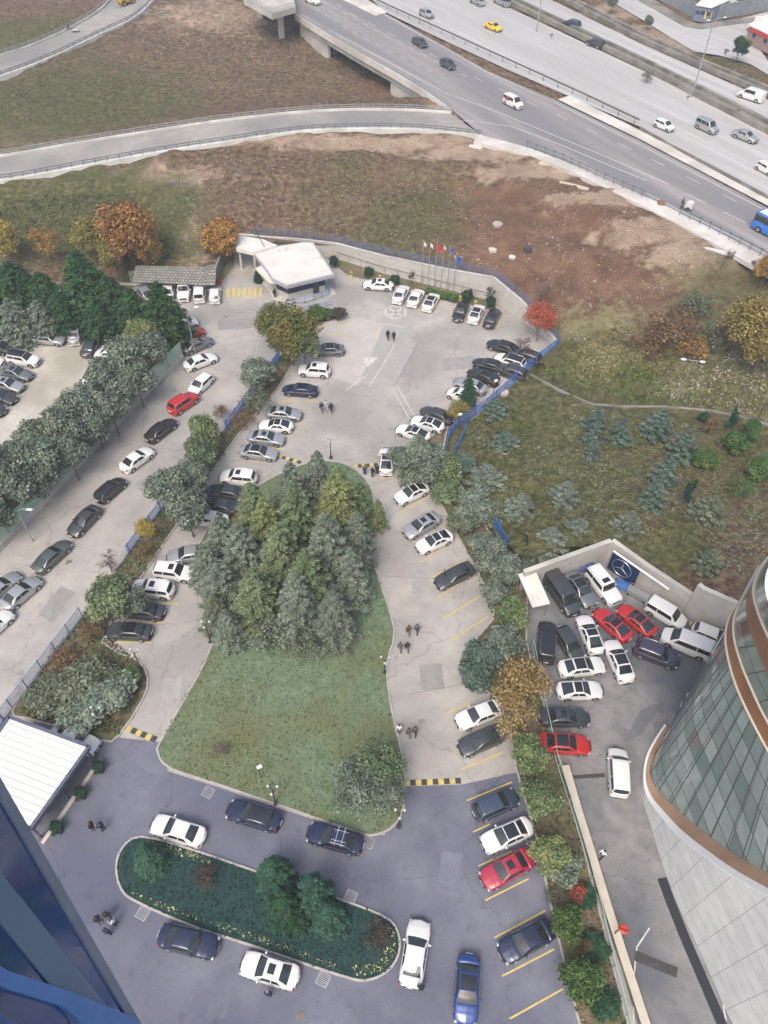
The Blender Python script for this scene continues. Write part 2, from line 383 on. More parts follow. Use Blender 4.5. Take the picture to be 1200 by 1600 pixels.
# terrain function
def hgrid(X, Y):
    sm = np.array([tuple(p) for p in smp]); shp = X.shape; x = X.ravel(); y = Y.ravel(); out = np.zeros(len(x))
    for a in range(0, len(x), 4000):
        d2 = (x[a:a+4000, None]-sm[None, :, 0])**2+(y[a:a+4000, None]-sm[None, :, 1])**2+.05
        wt = d2**-1.6; out[a:a+4000] = (wt*sm[None, :, 2]).sum(1)/wt.sum(1)
    return out.reshape(shp)
# flat highway plateau samples
S([(560, -5, 8.75), (640, 40, 8.75), (760, 90, 8.75), (872, 140, 8.75), (1000, 205, 8.75), (1200, 312, 8.75), (1420, 430, 8.75)])
S([(780, 0, 8.8), (1000, 103, 8.8), (1200, 200, 8.8), (1420, 310, 8.8)]); S([(880, 0, 9.0), (1020, 72, 9.05), (1100, 110, 9.1), (1200, 152, 9.1)])
S([(1000, -10, 8.9), (1100, 20, 8.9), (1200, 20, 8.9), (1400, 50, 8.9)]); S([(700, 165, 8.75), (760, 215, 8.8), (900, 262, 8.8), (1000, 305, 8.85), (1100, 360, 8.85), (1200, 415, 8.85), (1420, 540, 8.85)])
S([(712, 170, 8.8), (690, 160, 8.4)])
xs = np.concatenate([np.array([-2500, -1500, -900, -600, -450, -350, -280, -220, -180, -155]), np.arange(-140, 150.1, 1.5), np.array([160, 180, 220, 280, 360, 460, 640, 900, 1500, 2500])])
ys = np.concatenate([np.array([-600, -200, -60, -25]), np.arange(-10, 40, 6.), np.arange(40, 235, 1.5), np.arange(235, 300, 4.), np.array([320, 360, 420, 520, 700, 1000, 1600, 2600, 3500])])
X, Y = np.meshgrid(xs, ys); Z = hgrid(X, Y)
rr = np.random.RandomState(3)
def fbm(X, Y, sc, seed):
    r = np.random.RandomState(seed); o = np.zeros(X.shape)
    for k in range(10):
        a = r.rand()*6.28; f = (2*math.pi/sc)*(.5+1.5*r.rand()); o += np.sin(f*(X*math.cos(a)+Y*math.sin(a))+r.rand()*6.28)
    return o/4
far = np.clip((np.hypot(X, Y-120)-260)/300, 0, 1); Z = Z*(1-far)+8.6*far
Z += fbm(X, Y, 14, 1)*.38+fbm(X, Y, 5, 2)*.24
for poly, sm3 in road_polys:
    m = inpoly(X, Y, poly)
    if sm3 is None: Z[m] = np.minimum(Z[m], HZ-.25)
    else:
        a = np.array([tuple(p) for p in sm3])
        for i, j in zip(*np.nonzero(m)):
            k = np.argmin((a[:, 0]-X[i, j])**2+(a[:, 1]-Y[i, j])**2); Z[i, j] = min(Z[i, j], a[k, 2]-.4)
hwz = inpoly(X, Y, PP([(872, 157), (1420, 440), (1420, 170), (860, -100), (560, -110), (560, 0)], HZ)); Z[hwz] = np.clip(Z[hwz], 8.5, 8.97)
flat = inpoly(X, Y, FLATW); Z0 = Z.copy()
for i in range(len(FLATW)):                  # keep the sheet low just behind the walls; a bank strip closes the gap
    a, b = FLATW[i], FLATW[(i+1) % len(FLATW)]
    if max(fz[i], fz[(i+1) % len(FLATW)]) < .5: continue
    dx, dy = b.x-a.x, b.y-a.y; t = np.clip(((X-a.x)*dx+(Y-a.y)*dy)/(dx*dx+dy*dy), 0, 1); flat |= np.hypot(X-a.x-t*dx, Y-a.y-t*dy) < 1.75
Z[flat] = -.3
def zat(x, y):
    i = int(np.clip(np.searchsorted(ys, y)-1, 0, len(ys)-2)); j = int(np.clip(np.searchsorted(xs, x)-1, 0, len(xs)-2))
    u = (x-xs[j])/(xs[j+1]-xs[j]); v = (y-ys[i])/(ys[i+1]-ys[i])
    return float((Z[i, j]*(1-u)+Z[i, j+1]*u)*(1-v)+(Z[i+1, j]*(1-u)+Z[i+1, j+1]*u)*v)
def GT(px, py):                              # the point of the terrain a pixel sees
    z = 4.0
    for _ in range(12): g = G(px, py, z); z = z*.4+max(0, zat(g.x, g.y))*.6
    return G(px, py, z)
# colour masks: soft blobs (pixel centre, radii in metres, weight)
def blobs(lst):
    M = np.zeros(X.shape)
    for px, py, rx, ry, wgt in lst:
        g = GT(px, py); M = np.maximum(M, wgt*np.clip(1.45-np.sqrt(((X-g.x)/rx)**2+((Y-g.y)/ry)**2)*1.0+fbm(X, Y, 7, int(px+py) % 97)*.22, 0, 1))
    return np.clip(M, 0, 1)
grass = blobs([(110, 160, 28, 22, .8), (40, 330, 24, 12, .8), (130, 320, 18, 12, .9), (240, 350, 9, 12, .9), (540, 330, 12, 10, .38), (640, 350, 11, 11, .62), (550, 260, 7, 6, .5), (660, 280, 10, 6, .35),
               (900, 590, 11, 6, .95), (880, 570, 10, 8, .7), (1050, 600, 20, 8, .6), (800, 660, 11, 11, .9), (860, 700, 16, 12, .75), (950, 650, 16, 8, .75), (830, 760, 14, 12, .85), (980, 720, 12, 8, .6), (1150, 690, 16, 8, .6), (770, 760, 12, 10, .8), (900, 780, 12, 8, .6),
               (1100, 760, 14, 10, .5), (830, 850, 10, 8, .8), (1000, 850, 10, 5, .8), (1180, 470, 12, 9, .6), (1160, 600, 9, 9, .7), (20, 60, 22, 18, .7), (480, 100, 8, 12, .35), (420, 130, 20, 8, .3), (1120, 100, 9, 2.5, .9), (1080, 88, 6, 2, .6), (1180, 120, 7, 2.5, .6), (300, 300, 8, 5, .3)])
straw = blobs([(1000, 570, 14, 9, .9), (930, 540, 10, 8, .9), (1030, 545, 12, 8, .7), (780, 720, 14, 10, .35), (1000, 730, 22, 12, .3), (60, 225, 30, 6, .5), (130, 290, 20, 5, .6), (1130, 640, 14, 6, .4), (1120, 450, 9, 6, .5), (60, 200, 20, 6, .5)])
red = blobs([(880, 330, 16, 10, .8), (1040, 430, 10, 12, .8), (820, 470, 8, 10, .5), (860, 380, 19, 22, .95), (960, 420, 20, 20, 1), (900, 480, 14, 10, 1), (760, 330, 10, 12, .7), (1010, 400, 12, 12, .6), (640, 130, 8, 10, .7), (600, 130, 7, 7, .7), (590, 280, 10, 7, .4), (700, 290, 8, 5, .35), (1000, 470, 9, 8, .7), (860, 340, 12, 8, .6), (1150, 780, 14, 10, .25)])
tan = blobs([(1060, 65, 5, 2.5, 1), (1010, 45, 6, 3, 1), (955, 20, 6, 4, 1), (600, 225, 26, 2.5, .9), (750, 238, 13, 2.5, .95), (860, 268, 14, 2.5, .95), (960, 308, 11, 2.2, .95), (1045, 355, 11, 3, .95), (1080, 395, 7, 4, .8), (720, 165, 6, 5, .9), (330, 20, 20, 14, .5), (240, 280, 12, 4, .8), (260, 350, 3, 9, .7), (300, 390, 2.5, 6, .7), (1010, 55, 9, 5, 1), (1050, 70, 8, 4, .8), (960, 20, 10, 6, .7)])
nv = X.size; verts = np.stack([X, Y, Z], -1).reshape(-1, 3); ny_, nx_ = X.shape
idx = np.arange(nv).reshape(ny_, nx_); faces = np.stack([idx[:-1, :-1], idx[:-1, 1:], idx[1:, 1:], idx[1:, :-1]], -1).reshape(-1, 4)
me = bpy.data.meshes.new('ground'); me.from_pydata(verts.tolist(), [], faces.tolist()); me.polygons.foreach_set('use_smooth', [True]*len(me.polygons))
for nm, a in (('cover', np.stack([grass, straw, red, tan], -1)),):
    at = me.color_attributes.new(nm, 'FLOAT_COLOR', 'POINT'); at.data.foreach_set('color', a.reshape(-1).astype(np.float32))
ground = bpy.data.objects.new('ground', me); C.objects.link(ground); tag(ground, kind='structure')
m = bpy.data.materials.new('earth_ground'); m.use_nodes = True; n = m.node_tree.nodes; l = m.node_tree.links; b = n['Principled BSDF']; b.inputs['Roughness'].default_value = .95; b.inputs['Specular IOR Level'].default_value = .2
tc = n.new('ShaderNodeTexCoord')
def nz(sc, det=7, rough=.65):
    t = n.new('ShaderNodeTexNoise'); t.inputs['Scale'].default_value = sc; t.inputs['Detail'].default_value = det; t.inputs['Roughness'].default_value = rough; l.new(tc.outputs['Object'], t.inputs['Vector']); return t.outputs['Fac']
def ramp(fac, c1, c2, p1=.35, p2=.65, c3=None):
    r = n.new('ShaderNodeValToRGB'); r.color_ramp.elements[0].position = p1; r.color_ramp.elements[1].position = p2; r.color_ramp.elements[0].color = (*c1, 1); r.color_ramp.elements[1].color = (*c2, 1)
    if c3: e = r.color_ramp.elements.new((p1+p2)/2); e.color = (*c3, 1)
    l.new(fac, r.inputs[0]); return r.outputs[0]
def mixc(f, a, b_):
    x = n.new('ShaderNodeMix'); x.data_type = 'RGBA'; l.new(f, x.inputs[0]); l.new(a, x.inputs[6]); l.new(b_, x.inputs[7]); return x.outputs[2]
def mth(op, a, b_):
    x = n.new('ShaderNodeMath'); x.operation = op; x.use_clamp = True
    for i, q in enumerate((a, b_)):
        if isinstance(q, (int, float)): x.inputs[i].default_value = q
        else: l.new(q, x.inputs[i])
    return x.outputs[0]
fine = nz(1.1); mid = nz(.3); tiny = nz(4.5, 4, .7); med = nz(.6)
earth = ramp(fine, (.07, .047, .03), (.26, .185, .125), c3=(.145, .102, .068))
greenc = ramp(fine, (.048, .058, .022), (.175, .165, .08), c3=(.095, .10, .042)); strawc = ramp(fine, (.15, .135, .07), (.30, .27, .16)); redc = ramp(mid, (.115, .066, .042), (.22, .135, .09)); tanc = ramp(mid, (.27, .195, .14), (.41, .32, .24))
vc = n.new('ShaderNodeVertexColor'); vc.layer_name = 'cover'; sep = n.new('ShaderNodeSeparateColor'); l.new(vc.outputs['Color'], sep.inputs[0])
def edge(mask, nzf, k=1.6):                  # mask broken up by noise
    t = mth('MULTIPLY', nzf, 1.0); s_ = n.new('ShaderNodeMath'); s_.operation = 'MULTIPLY_ADD'; l.new(mask, s_.inputs[0]); s_.inputs[1].default_value = k
    q = n.new('ShaderNodeMath'); q.operation = 'MULTIPLY_ADD'; l.new(t, q.inputs[0]); q.inputs[1].default_value = 3.2; q.inputs[2].default_value = -2.1; l.new(q.outputs[0], s_.inputs[2])
    r = n.new('ShaderNodeMath'); r.operation = 'MULTIPLY'; r.use_clamp = True; l.new(s_.outputs[0], r.inputs[0]); r.inputs[1].default_value = 1.3
    z_ = n.new('ShaderNodeMath'); z_.operation = 'MULTIPLY'; z_.use_clamp = True; l.new(r.outputs[0], z_.inputs[0])
    g_ = n.new('ShaderNodeMath'); g_.operation = 'MULTIPLY'; g_.use_clamp = True; l.new(mask, g_.inputs[0]); g_.inputs[1].default_value = 4; l.new(g_.outputs[0], z_.inputs[1]); return z_.outputs[0]
col = earth
col = mixc(edge(sep.outputs[2], med), col, redc)
col = mixc(edge(vc.outputs['Alpha'], med, 2.2), col, tanc)
col = mixc(edge(sep.outputs[1], med, 1.8), col, strawc)
col = mixc(edge(sep.outputs[0], fine, 1.8), col, greenc)
col = mixc(mth('MULTIPLY', ramp(tiny, (0, 0, 0), (1, 1, 1), .66, .72), .45), col, ramp(tiny, (.30, .27, .23), (.34, .31, .27)))
col = mixc(mth('MULTIPLY', ramp(nz(2.3, 5), (1, 1, 1), (0, 0, 0), .33, .42), .55), col, ramp(mid, (.05, .045, .03), (.065, .055, .035)))
l.new(col, b.inputs['Base Color'])
bp = n.new('ShaderNodeBump'); bp.inputs['Strength'].default_value = .9; bp.inputs['Distance'].default_value = 1.0; l.new(fine, bp.inputs['Height']); l.new(bp.outputs[0], b.inputs['Normal'])
me.materials.append(m)

def bil(A, x, y):
    i = int(np.clip(np.searchsorted(ys, y)-1, 0, len(ys)-2)); j = int(np.clip(np.searchsorted(xs, x)-1, 0, len(xs)-2)); u = (x-xs[j])/(xs[j+1]-xs[j]); v = (y-ys[i])/(ys[i+1]-ys[i])
    return (A[i, j]*(1-u)+A[i, j+1]*u)*(1-v)+(A[i+1, j]*(1-u)+A[i+1, j+1]*u)*v
bk = MB(); CV = []; runs = []; cur = []
for i in range(len(FLATW)):
    if fz[i] > .5 or fz[(i+1) % len(FLATW)] > .5: cur.append(i)
    elif cur: runs.append(cur); cur = []
if cur: runs.append(cur)
for run in runs:
    pts = [FLATW[k].copy() for k in run]+[FLATW[(run[-1]+1) % len(FLATW)].copy()]; zz = [fz[k] for k in run]+[fz[(run[-1]+1) % len(FLATW)]]
    for p, z_ in zip(pts, zz): p.z = max(z_-.12, .02)
    pts = resample(pts, 1.0); NN = normals2d(pts); rows = []
    for o_ in (0, 1.0, 2.0, 3.1, 4.2):
        r_ = []
        for p, q in zip(pts, NN):
            a = p+q*sgn*o_; zt = bil(Z0, a.x, a.y)+.02
            a.z = p.z*(1-o_/4.2)+(zt-(.12 if o_ > 4 else 0))*(o_/4.2); r_.append(a)
        rows.append(r_)
    bk.grid(rows, flip=sgn < 0)
o = bk.build('embankment', m, None, True); tag(o, kind='structure')
at = o.data.color_attributes.new('cover', 'FLOAT_COLOR', 'POINT')
at.data.foreach_set('color', np.array([[bil(M_, v[0], v[1]) for M_ in (grass, straw, red, tan)] for v in bk.v], dtype=np.float32).ravel())

# ------------------------------------------------------------------ paved sheets in the compound (z = 0 and 4 mm steps)
pav = MB(); pav.poly(FLATW, 0.0); struct('parking_lot', pav, M_LOT)
def sheet(name, pts, z, m, sm=0, parent=None):
    q = PP(pts); q = smoothpts(q, sm, True) if sm else q
    mb = MB(); mb.poly(q, z); return struct(name, mb, m, parent)
sheet('front_court', [(-300, 1790), (-60, 1290), (60, 1118), (165, 1150), (255, 1160), (262, 1205), (340, 1230), (440, 1264), (555, 1302), (600, 1305), (633, 1262), (634, 1229), (720, 1226), (808, 1207), (838, 1310), (868, 1450), (905, 1600), (940, 1790)], .004, M_COURT)  # sheet edge stands in for where the blue window reflection begins
sheet('side_lane', [(822, 896), (950, 873), (1068, 958), (1135, 988), (1300, 1010), (1500, 1200), (1500, 1790), (1050, 1790), (995, 1600), (940, 1400), (884, 1210), (846, 1090), (822, 1000)], .004, M_LANE)
sheet('gravel_yard', [(-330, 530), (0, 515), (160, 520), (280, 560), (140, 700), (-10, 868), (-300, 1150), (-390, 900)], .004, M_GRAVEL)
# lighter and darker patches and seams of the lot
sheet('pavement_patch', [(560, 600), (600, 508), (632, 512), (652, 535), (618, 600)], .010, mat('patch_asphalt', (.29, .285, .278), (.34, .335, .325), .6, .85))
sheet('pavement_patch', [(500, 505), (560, 496), (600, 507), (590, 545), (560, 602), (500, 585), (470, 560)], .008, mat('pale_patch', (.37, .35, .325), (.44, .42, .39), .5, .85))
def lines(name, segs, wd, z, m, parent=None):
    mb = MB()
    for s in segs:
        q = PP(s) if not isinstance(s[0], Vector) else s
        for a, b_ in zip(q, q[1:]):
            d = (b_-a).normalized(); nn = Vector((-d.y, d.x, 0))*wd/2
            mb.add([a-nn, b_-nn, b_+nn, a+nn], [(0, 1, 2, 3)])
    for i, v in enumerate(mb.v): mb.v[i] = (v[0], v[1], z)
    return struct(name, mb, m, parent)
lines('parking_line', [[(832, 421+66), (875-0+0, 420+0)]] if 0 else [[(677, 489), (691, 466)], [(702, 496), (715, 472)], [(727, 503), (740, 480)], [(752, 509), (764, 487)], [(776, 513), (784, 497)],
    [(431, 626), (496, 627)], [(468, 643), (480, 644)], [(458, 663), (470, 664)], [(440, 682), (457, 682)], [(425, 700), (446, 701)], [(400, 720), (430, 720)], [(390, 741), (416, 741)], [(378, 763), (400, 763)], [(365, 786), (386, 787)], [(350, 808), (372, 809)],
    [(250, 943), (280, 943)], [(235, 973), (257, 973)], [(156, 1003), (238, 1004)], [(497, 508), (550, 509)], [(490, 522), (545, 524)],
    [(626, 800), (675, 773)], [(656, 879), (702, 851)], [(668, 907), (724, 875)], [(680, 936), (735, 900)], [(692, 967), (750, 931)], [(705, 1000), (763, 963)], [(700, 1114), (735, 1098)], [(720, 1203), (785, 1176)],
    [(729, 1251), (800, 1222)], [(739, 1300), (765, 1288)], [(748, 1353), (800, 1330)], [(758, 1407), (826, 1373)], [(773, 1465), (852, 1423)], [(785, 1525), (866, 1483)], [(796, 1592), (880, 1545)], [(592, 747), (616, 747)]], .13, .012, M_YEL)
lines('faded_line', [[(598, 505), (632, 512)], [(577, 604), (612, 548), (622, 520)], [(612, 605), (640, 655)], [(620, 603), (648, 650)], [(540, 610), (575, 585)], [(512, 508), (490, 540)]], .14, .014, M_FAINT)
for k, q_ in enumerate(([(425, 1330), (480, 1350), (470, 1372), (415, 1352)], [(690, 1330), (722, 1335), (716, 1400), (684, 1394)], [(205, 1190), (250, 1215), (238, 1240), (192, 1214)], [(655, 1040), (690, 1036), (694, 1075), (659, 1079)], [(640, 880), (668, 878), (672, 925), (644, 928)],
    [(210, 760), (240, 722), (256, 730), (226, 770)], [(60, 960), (95, 915), (118, 926), (82, 974)], [(255, 1060), (285, 1055), (280, 1100), (248, 1108)], [(690, 560), (740, 556), (744, 575), (692, 580)], [(340, 500), (400, 496), (403, 512), (340, 516)], [(905, 1250), (940, 1248), (946, 1300), (912, 1304)], [(1000, 1110), (1040, 1095), (1000, 1150), (975, 1160)], [(345, 1500), (372, 1506), (352, 1590), (322, 1590)])):
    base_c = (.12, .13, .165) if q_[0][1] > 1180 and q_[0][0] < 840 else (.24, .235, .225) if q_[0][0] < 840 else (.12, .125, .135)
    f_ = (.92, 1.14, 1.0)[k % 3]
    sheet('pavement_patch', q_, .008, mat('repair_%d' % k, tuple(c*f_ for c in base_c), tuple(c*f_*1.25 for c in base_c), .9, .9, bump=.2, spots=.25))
for k, (x, y, l_) in enumerate(((352, 497, 'round manhole cover on the driveway near the zebra bars'), (391, 560, 'round manhole cover on the driveway left of the tall yellow-green tree'), (660, 1130, 'round manhole cover on the right drive above the speed bump'), (470, 1590, 'round manhole cover at the bottom edge of the front court'), (108, 880, 'round manhole cover on the driveway by the green-grey car'))):
    mb = MB(); mb.tube([G(x, y, .004), G(x, y, .02)], .38, 18); o = mb.build('manhole_cover', M_CONCD); tag(o, l_, 'manhole cover')
circ = [G(618, 488)+Vector((1.55*math.cos(t), 1.55*math.sin(t), 0)) for t in [i*math.pi/12 for i in range(25)]]
lines('painted_circle', [circ, [circ[3], circ[15]], [circ[9], circ[21]]], .3, .012, M_FAINT)
sheet('painted_arrow', [(567, 560), (592, 558), (574, 574)], .012, M_FAINT)
lines('asphalt_seam', [[(636, 522), (653, 536), (617, 602)], [(560, 498), (500, 512)], [(345, 540), (400, 533), (440, 532)], [(640, 1262), (622, 1330), (604, 1420)], [(395, 1105), (395, 1105)][:1]*2][:4]+[[(700, 1400), (690, 1470), (700, 1590)], [(240, 1530), (250, 1470)], [(120, 1260), (190, 1225)], [(560, 760), (640, 742)], [(640, 1085), (720, 1070)], [(600, 900), (690, 905)], [(80, 880), (160, 800), (215, 742)]], .05, .010, mat('seam_dark', (.13, .13, .13)))
lines('zebra_bar', [[(357+k*8.4, 450), (356+k*8.4, 464)] for k in range(7)], .42, .012, M_YEL)
lines('lane_line', [[(1015, 1450), (995, 1480), (990, 1530), (990, 1600)], [(1135, 1600), (1130, 1570)]], .12, .014, M_FAINT)

# planted beds
def bed(name, pts, m, z=.1, kind='structure', sm=3, kb=True):
    q = PP(pts); q = smoothpts(q, sm, True) if sm else q
    mb = MB(); mb.poly(q, z); o = mb.build(name, m); tag(o, kind='structure')
    if kb:
        k = kerb('kerb', q, 0, .15, .17, True, parent=o)
    return q
LAWN = [(575, 845), (590, 900), (616, 985), (604, 1040), (612, 1110), (630, 1190), (632, 1250), (618, 1288), (585, 1305), (550, 1298), (440, 1260), (340, 1226), (265, 1200), (247, 1175), (256, 1150), (335, 1000), (312, 930), (305, 870), (345, 800), (420, 750), (490, 722), (545, 728), (578, 760), (584, 800)]
bed('lawn', LAWN, M_LAWN)
ISL = [(182, 1355), (192, 1325), (222, 1308), (300, 1328), (400, 1362), (500, 1395), (595, 1430), (621, 1455), (623, 1490), (605, 1518), (572, 1532), (530, 1524), (400, 1480), (300, 1447), (215, 1410), (190, 1390)]
isl = bed('island_lawn', ISL, M_LAWND)
bed('strip_bed', [(478, 532), (432, 610), (372, 680), (330, 740), (290, 800), (248, 862), (200, 935), (160, 1004), (215, 1032), (231, 1060), (224, 1092), (186, 1150), (160, 1158), (100, 1138), (40, 1122), (20, 1112), (60, 1050), (128, 963), (215, 845), (295, 740), (352, 668), (432, 560)], M_BED, sm=2)
bed('strip_bed', [(668, 688), (646, 722), (655, 745), (690, 790), (727, 860), (762, 925), (771, 968), (716, 1034), (748, 1066), (790, 1120), (806, 1200), (838, 1310), (868, 1450), (905, 1600), (945, 1790), (1040, 1790), (980, 1600), (930, 1400), (878, 1200), (846, 1090), (822, 1000), (824, 900), (800, 884), (763, 830), (722, 762), (692, 705), (700, 668)], M_BED, sm=2)
bed('wall_bed', [(509, 404), (540, 430), (560, 436), (620, 448), (700, 468), (770, 488), (785, 492), (766, 470), (700, 453), (600, 428), (527, 405)], M_BED, sm=0)
bed('yard_bank', [(-200, 445), (200, 446), (270, 470), (300, 520), (282, 556), (200, 528), (60, 508), (-200, 505)], mat('rough_bank', (.05, .075, .03), (.12, .12, .06), .9, .95, bump=.8), kb=False)
bed('hedge_bank', [(165, 545), (282, 558), (140, 705), (-10, 868), (-200, 1060), (-120, 880), (0, 745), (100, 640)], mat('rough_bank2', (.045, .07, .03), (.10, .11, .055), .9, .95, bump=.8), kb=False, z=.08)
bed('gate_bed', [(342, 402), (368, 395), (366, 420), (350, 440), (340, 440)], M_BED, sm=0)
bed('corner_bed', [(484, 495), (500, 480), (538, 486), (540, 496), (500, 507), (482, 512)], M_BED, sm=0)

# ------------------------------------------------------------------ highway
def hz(pts): return PP(pts, HZ)
for nm, poly, mm, z in (('access_road', ACCESS, M_ACC, HZ), ('highway', NEARC, M_HIGH, HZ+.004), ('highway', FARC, M_HIGH, HZ+.006), ('service_road', SERV, M_HIGH, HZ+.008)):
    mb = MB(); q = hz(poly)
    mb.poly(q, z); struct(nm, mb, mm)
def dashes(line, dl, gap, wd, off=0):
    q = hz(line); return [[p, p+d*dl] for p, d in walk(q, off, dl+gap)[:-1]]
def hlines(name, segs, wd, z=HZ+.02, m=None):
    mb = MB()
    for s in segs:
        q = hz(s) if not isinstance(s[0], Vector) else s
        N = normals2d(q); A = [p+v*wd/2 for p, v in zip(q, N)]; B = [p-v*wd/2 for p, v in zip(q, N)]
        for p in A+B: p.z = z
        mb.grid([B, A])
    return struct(name, mb, m or M_WHITE)
hlines('edge_line', [[(560, -2), (640, 45), (700, 78), (760, 112), (872, 163), (1000, 226), (1200, 331), (1400, 436)], [(470, 22), (560, 72), (625, 107), (700, 147), (760, 168), (850, 205), (940, 242), (1045, 288)], [(690, 190), (740, 189), (800, 198), (880, 228), (960, 262), (1010, 282)],
    [(1010, 302), (1060, 328), (1150, 372), (1250, 425)], [(790, 10), (1000, 112), (1200, 213), (1400, 320)], [(600, 14), (700, 62), (1000, 194)][:0] or [(868, 3), (1008, 76), (1200, 166)]], .16)
hlines('lane_dash', dashes([(440, -60), (545, 20), (640, 68), (760, 130), (880, 184), (1000, 240), (1200, 340), (1400, 440)], 3, 4.5, .14)+dashes([(480, 5), (560, 55), (640, 95), (720, 135)], 2, 2.4, .14)+dashes([(490, -5), (580, 43), (690, 100), (760, 135)], 2, 2.4, .14)
    + dashes([(1070, 302), (1140, 336), (1240, 388)], 4, 3.5, .14)+dashes([(620, -20), (760, 55), (960, 150), (1200, 262), (1400, 365)], 3.2, 8, .14)+dashes([(690, -20), (900, 80), (1100, 178), (1200, 226), (1400, 330)], 3.2, 8, .14)+dashes([(760, -30), (960, 68), (1200, 180)], 3, 8, .14), .14)
mb = MB(); A, B = hz([(872, 156), (1000, 218), (1200, 322), (1400, 430)]), hz([(890, 150), (1000, 205), (1200, 308), (1400, 414)]); mb.grid([[p+Vector((0, 0, .12)) for p in A], [p+Vector((0, 0, .12)) for p in B]]); mb.grid([A, [p+Vector((0, 0, .12)) for p in A]]); struct('median_pavement', mb, M_PAVE)
mb = MB(); A, B = hz([(450, -60), (520, -8), (588, 26)]), hz([(520, -60), (560, -8), (606, 20)]); mb.grid([[p+Vector((0, 0, .12)) for p in A], [p+Vector((0, 0, .12)) for p in B]]); mb.grid([A, [p+Vector((0, 0, .12)) for p in A]]); struct('median_pavement', mb, M_PAVE)
# pavement on the near side of the access road
near_walk_o = hz([(752, 212), (830, 233), (900, 260), (960, 286), (1030, 318), (1100, 352), (1200, 402), (1400, 508)])
near_walk_i = hz([(740, 222), (830, 245), (895, 270), (955, 299), (1025, 333), (1095, 370), (1190, 424), (1390, 530)])
mb = MB(); U = Vector((0, 0, .13)); mb.grid([[p+U for p in near_walk_i], [p+U for p in near_walk_o]]); mb.grid([[p-U*4 for p in near_walk_i], [p+U for p in near_walk_i]]); mb.grid([[p+U for p in near_walk_o], [p-U*.1 for p in near_walk_o]]); struct('pavement', mb, M_PAVE)
mb = MB(); A, B = hz([(960, -20), (1070, 42), (1095, 46), (1150, 38), (1210, 32)]), hz([(990, -20), (1075, 34), (1092, 38), (1150, 31), (1210, 24)]); mb.grid([[p+U for p in A], [p+U for p in B]]); mb.grid([[p-U*.1 for p in A], [p+U for p in A]]); struct('pavement', mb, M_CONCD)

# ------------------------------------------------------------------ walls
def wall(name, pts, th, z0, z1, label, cat='wall', m=None, cap=None, capm=None):
    q = PP(pts) if not isinstance(pts[0], Vector) else pts
    mb = MB(); wall_mb(mb, q, th, z0, z1); o = mb.build(name, m or M_CONC); tag(o, label, cat)
    if cap:
        mb = MB(); wall_mb(mb, q, th+.12, [z+.003 for z in z1] if hasattr(z1, '__len__') else z1+.003, [z+cap for z in z1] if hasattr(z1, '__len__') else z1+cap)
        mb.build('coping', capm or M_PAVE, o)
    return o
M_WALLP = tile_mat('panelled_concrete', (.42, .41, .38), (.47, .46, .43), (.30, .29, .27), 4, 1.9, .02, .85)
M_COBBLE = tile_mat('cobble_blocks', (.30, .29, .27), (.18, .175, .165), (.10, .10, .085), .7, .45, .09, .95)
rw = [(352, 390), (400, 392), (480, 397), (527, 403), (600, 426), (700, 451), (767, 468), (812, 497), (868, 540)]
rz_ = [2.9, 2.7, 2.6, 2.6, 3.0, 3.4, 3.9, 3.0, .9]
wall('retaining_wall', rw, .35, -.2, rz_, 'long pale concrete retaining wall below the earth bank, bending round the far car park', m=M_WALLP, cap=.12)
wall('block_wall', [(205, 441), (250, 443), (318, 446), (336, 446), (349, 412), (357, 398)], .5, -.2, [1.9, 2.1, 2.2, 2.2, 2.3, 2.6], 'wall of grey cobble blocks behind the three parked white vehicles', m=M_COBBLE)
bank = MB(); 
A, B = PP([(206, 441, 1.9), (260, 443, 2.1), (318, 446, 2.2), (336, 446, 2.2)]), PP([(212, 415, 3.2), (260, 416, 3.3), (315, 418, 3.4), (338, 412, 3.4)])
bank.grid([A, B], [[(0, 0), (7, 0), (14, 0), (16, 0)], [(0, 3), (7, 3), (14, 3), (16, 3)]]); o = bank.build('block_slope', M_COBBLE); tag(o, 'sloping face of grey cobble blocks above the block wall', 'paved slope')
# wall with green netting beside the yard
gp = [(287, 562), (225, 622), (150, 700), (70, 788), (-10, 872), (-160, 1025)]
wall('yard_wall', gp, .3, -.2, .95, 'low pale concrete wall between the gravel yard and the driveway, carrying green netting', m=M_CONC)
def fence_posts(q, step, h, z0, wd=.07, m=None, parent=None, arm=False):
    for p, d in walk(q, 0.02, step):
        mb = MB(); zb = z0 if z0 is not None else p.z; mb.box((p.x, p.y, zb+h/2), (wd, wd, h), math.atan2(d.y, d.x)); mb.build('post', m, parent)
f = thing('netting_fence', 'fence of pale green netting on thin posts along the top of the low yard wall', 'fence')
q = PP(gp); mb = MB(); wall_mb(mb, resample(q, 1.0), .03, .96, 3.05); mb.build('netting', M_GREENM, f)
fence_posts(q, 3.2, 2.2, .95, .08, mat('green_post', (.10, .17, .13), rough=.6), f)
for a, b_ in zip(q, q[1:]): pass
mb = MB()
for a, b_ in zip(q, q[1:]): mb.beam(Vector((a.x, a.y, 3.08)), Vector((b_.x, b_.y, 3.08)), .05, .05)
mb.build('rail', mat('green_post', (.10, .17, .13)), f)

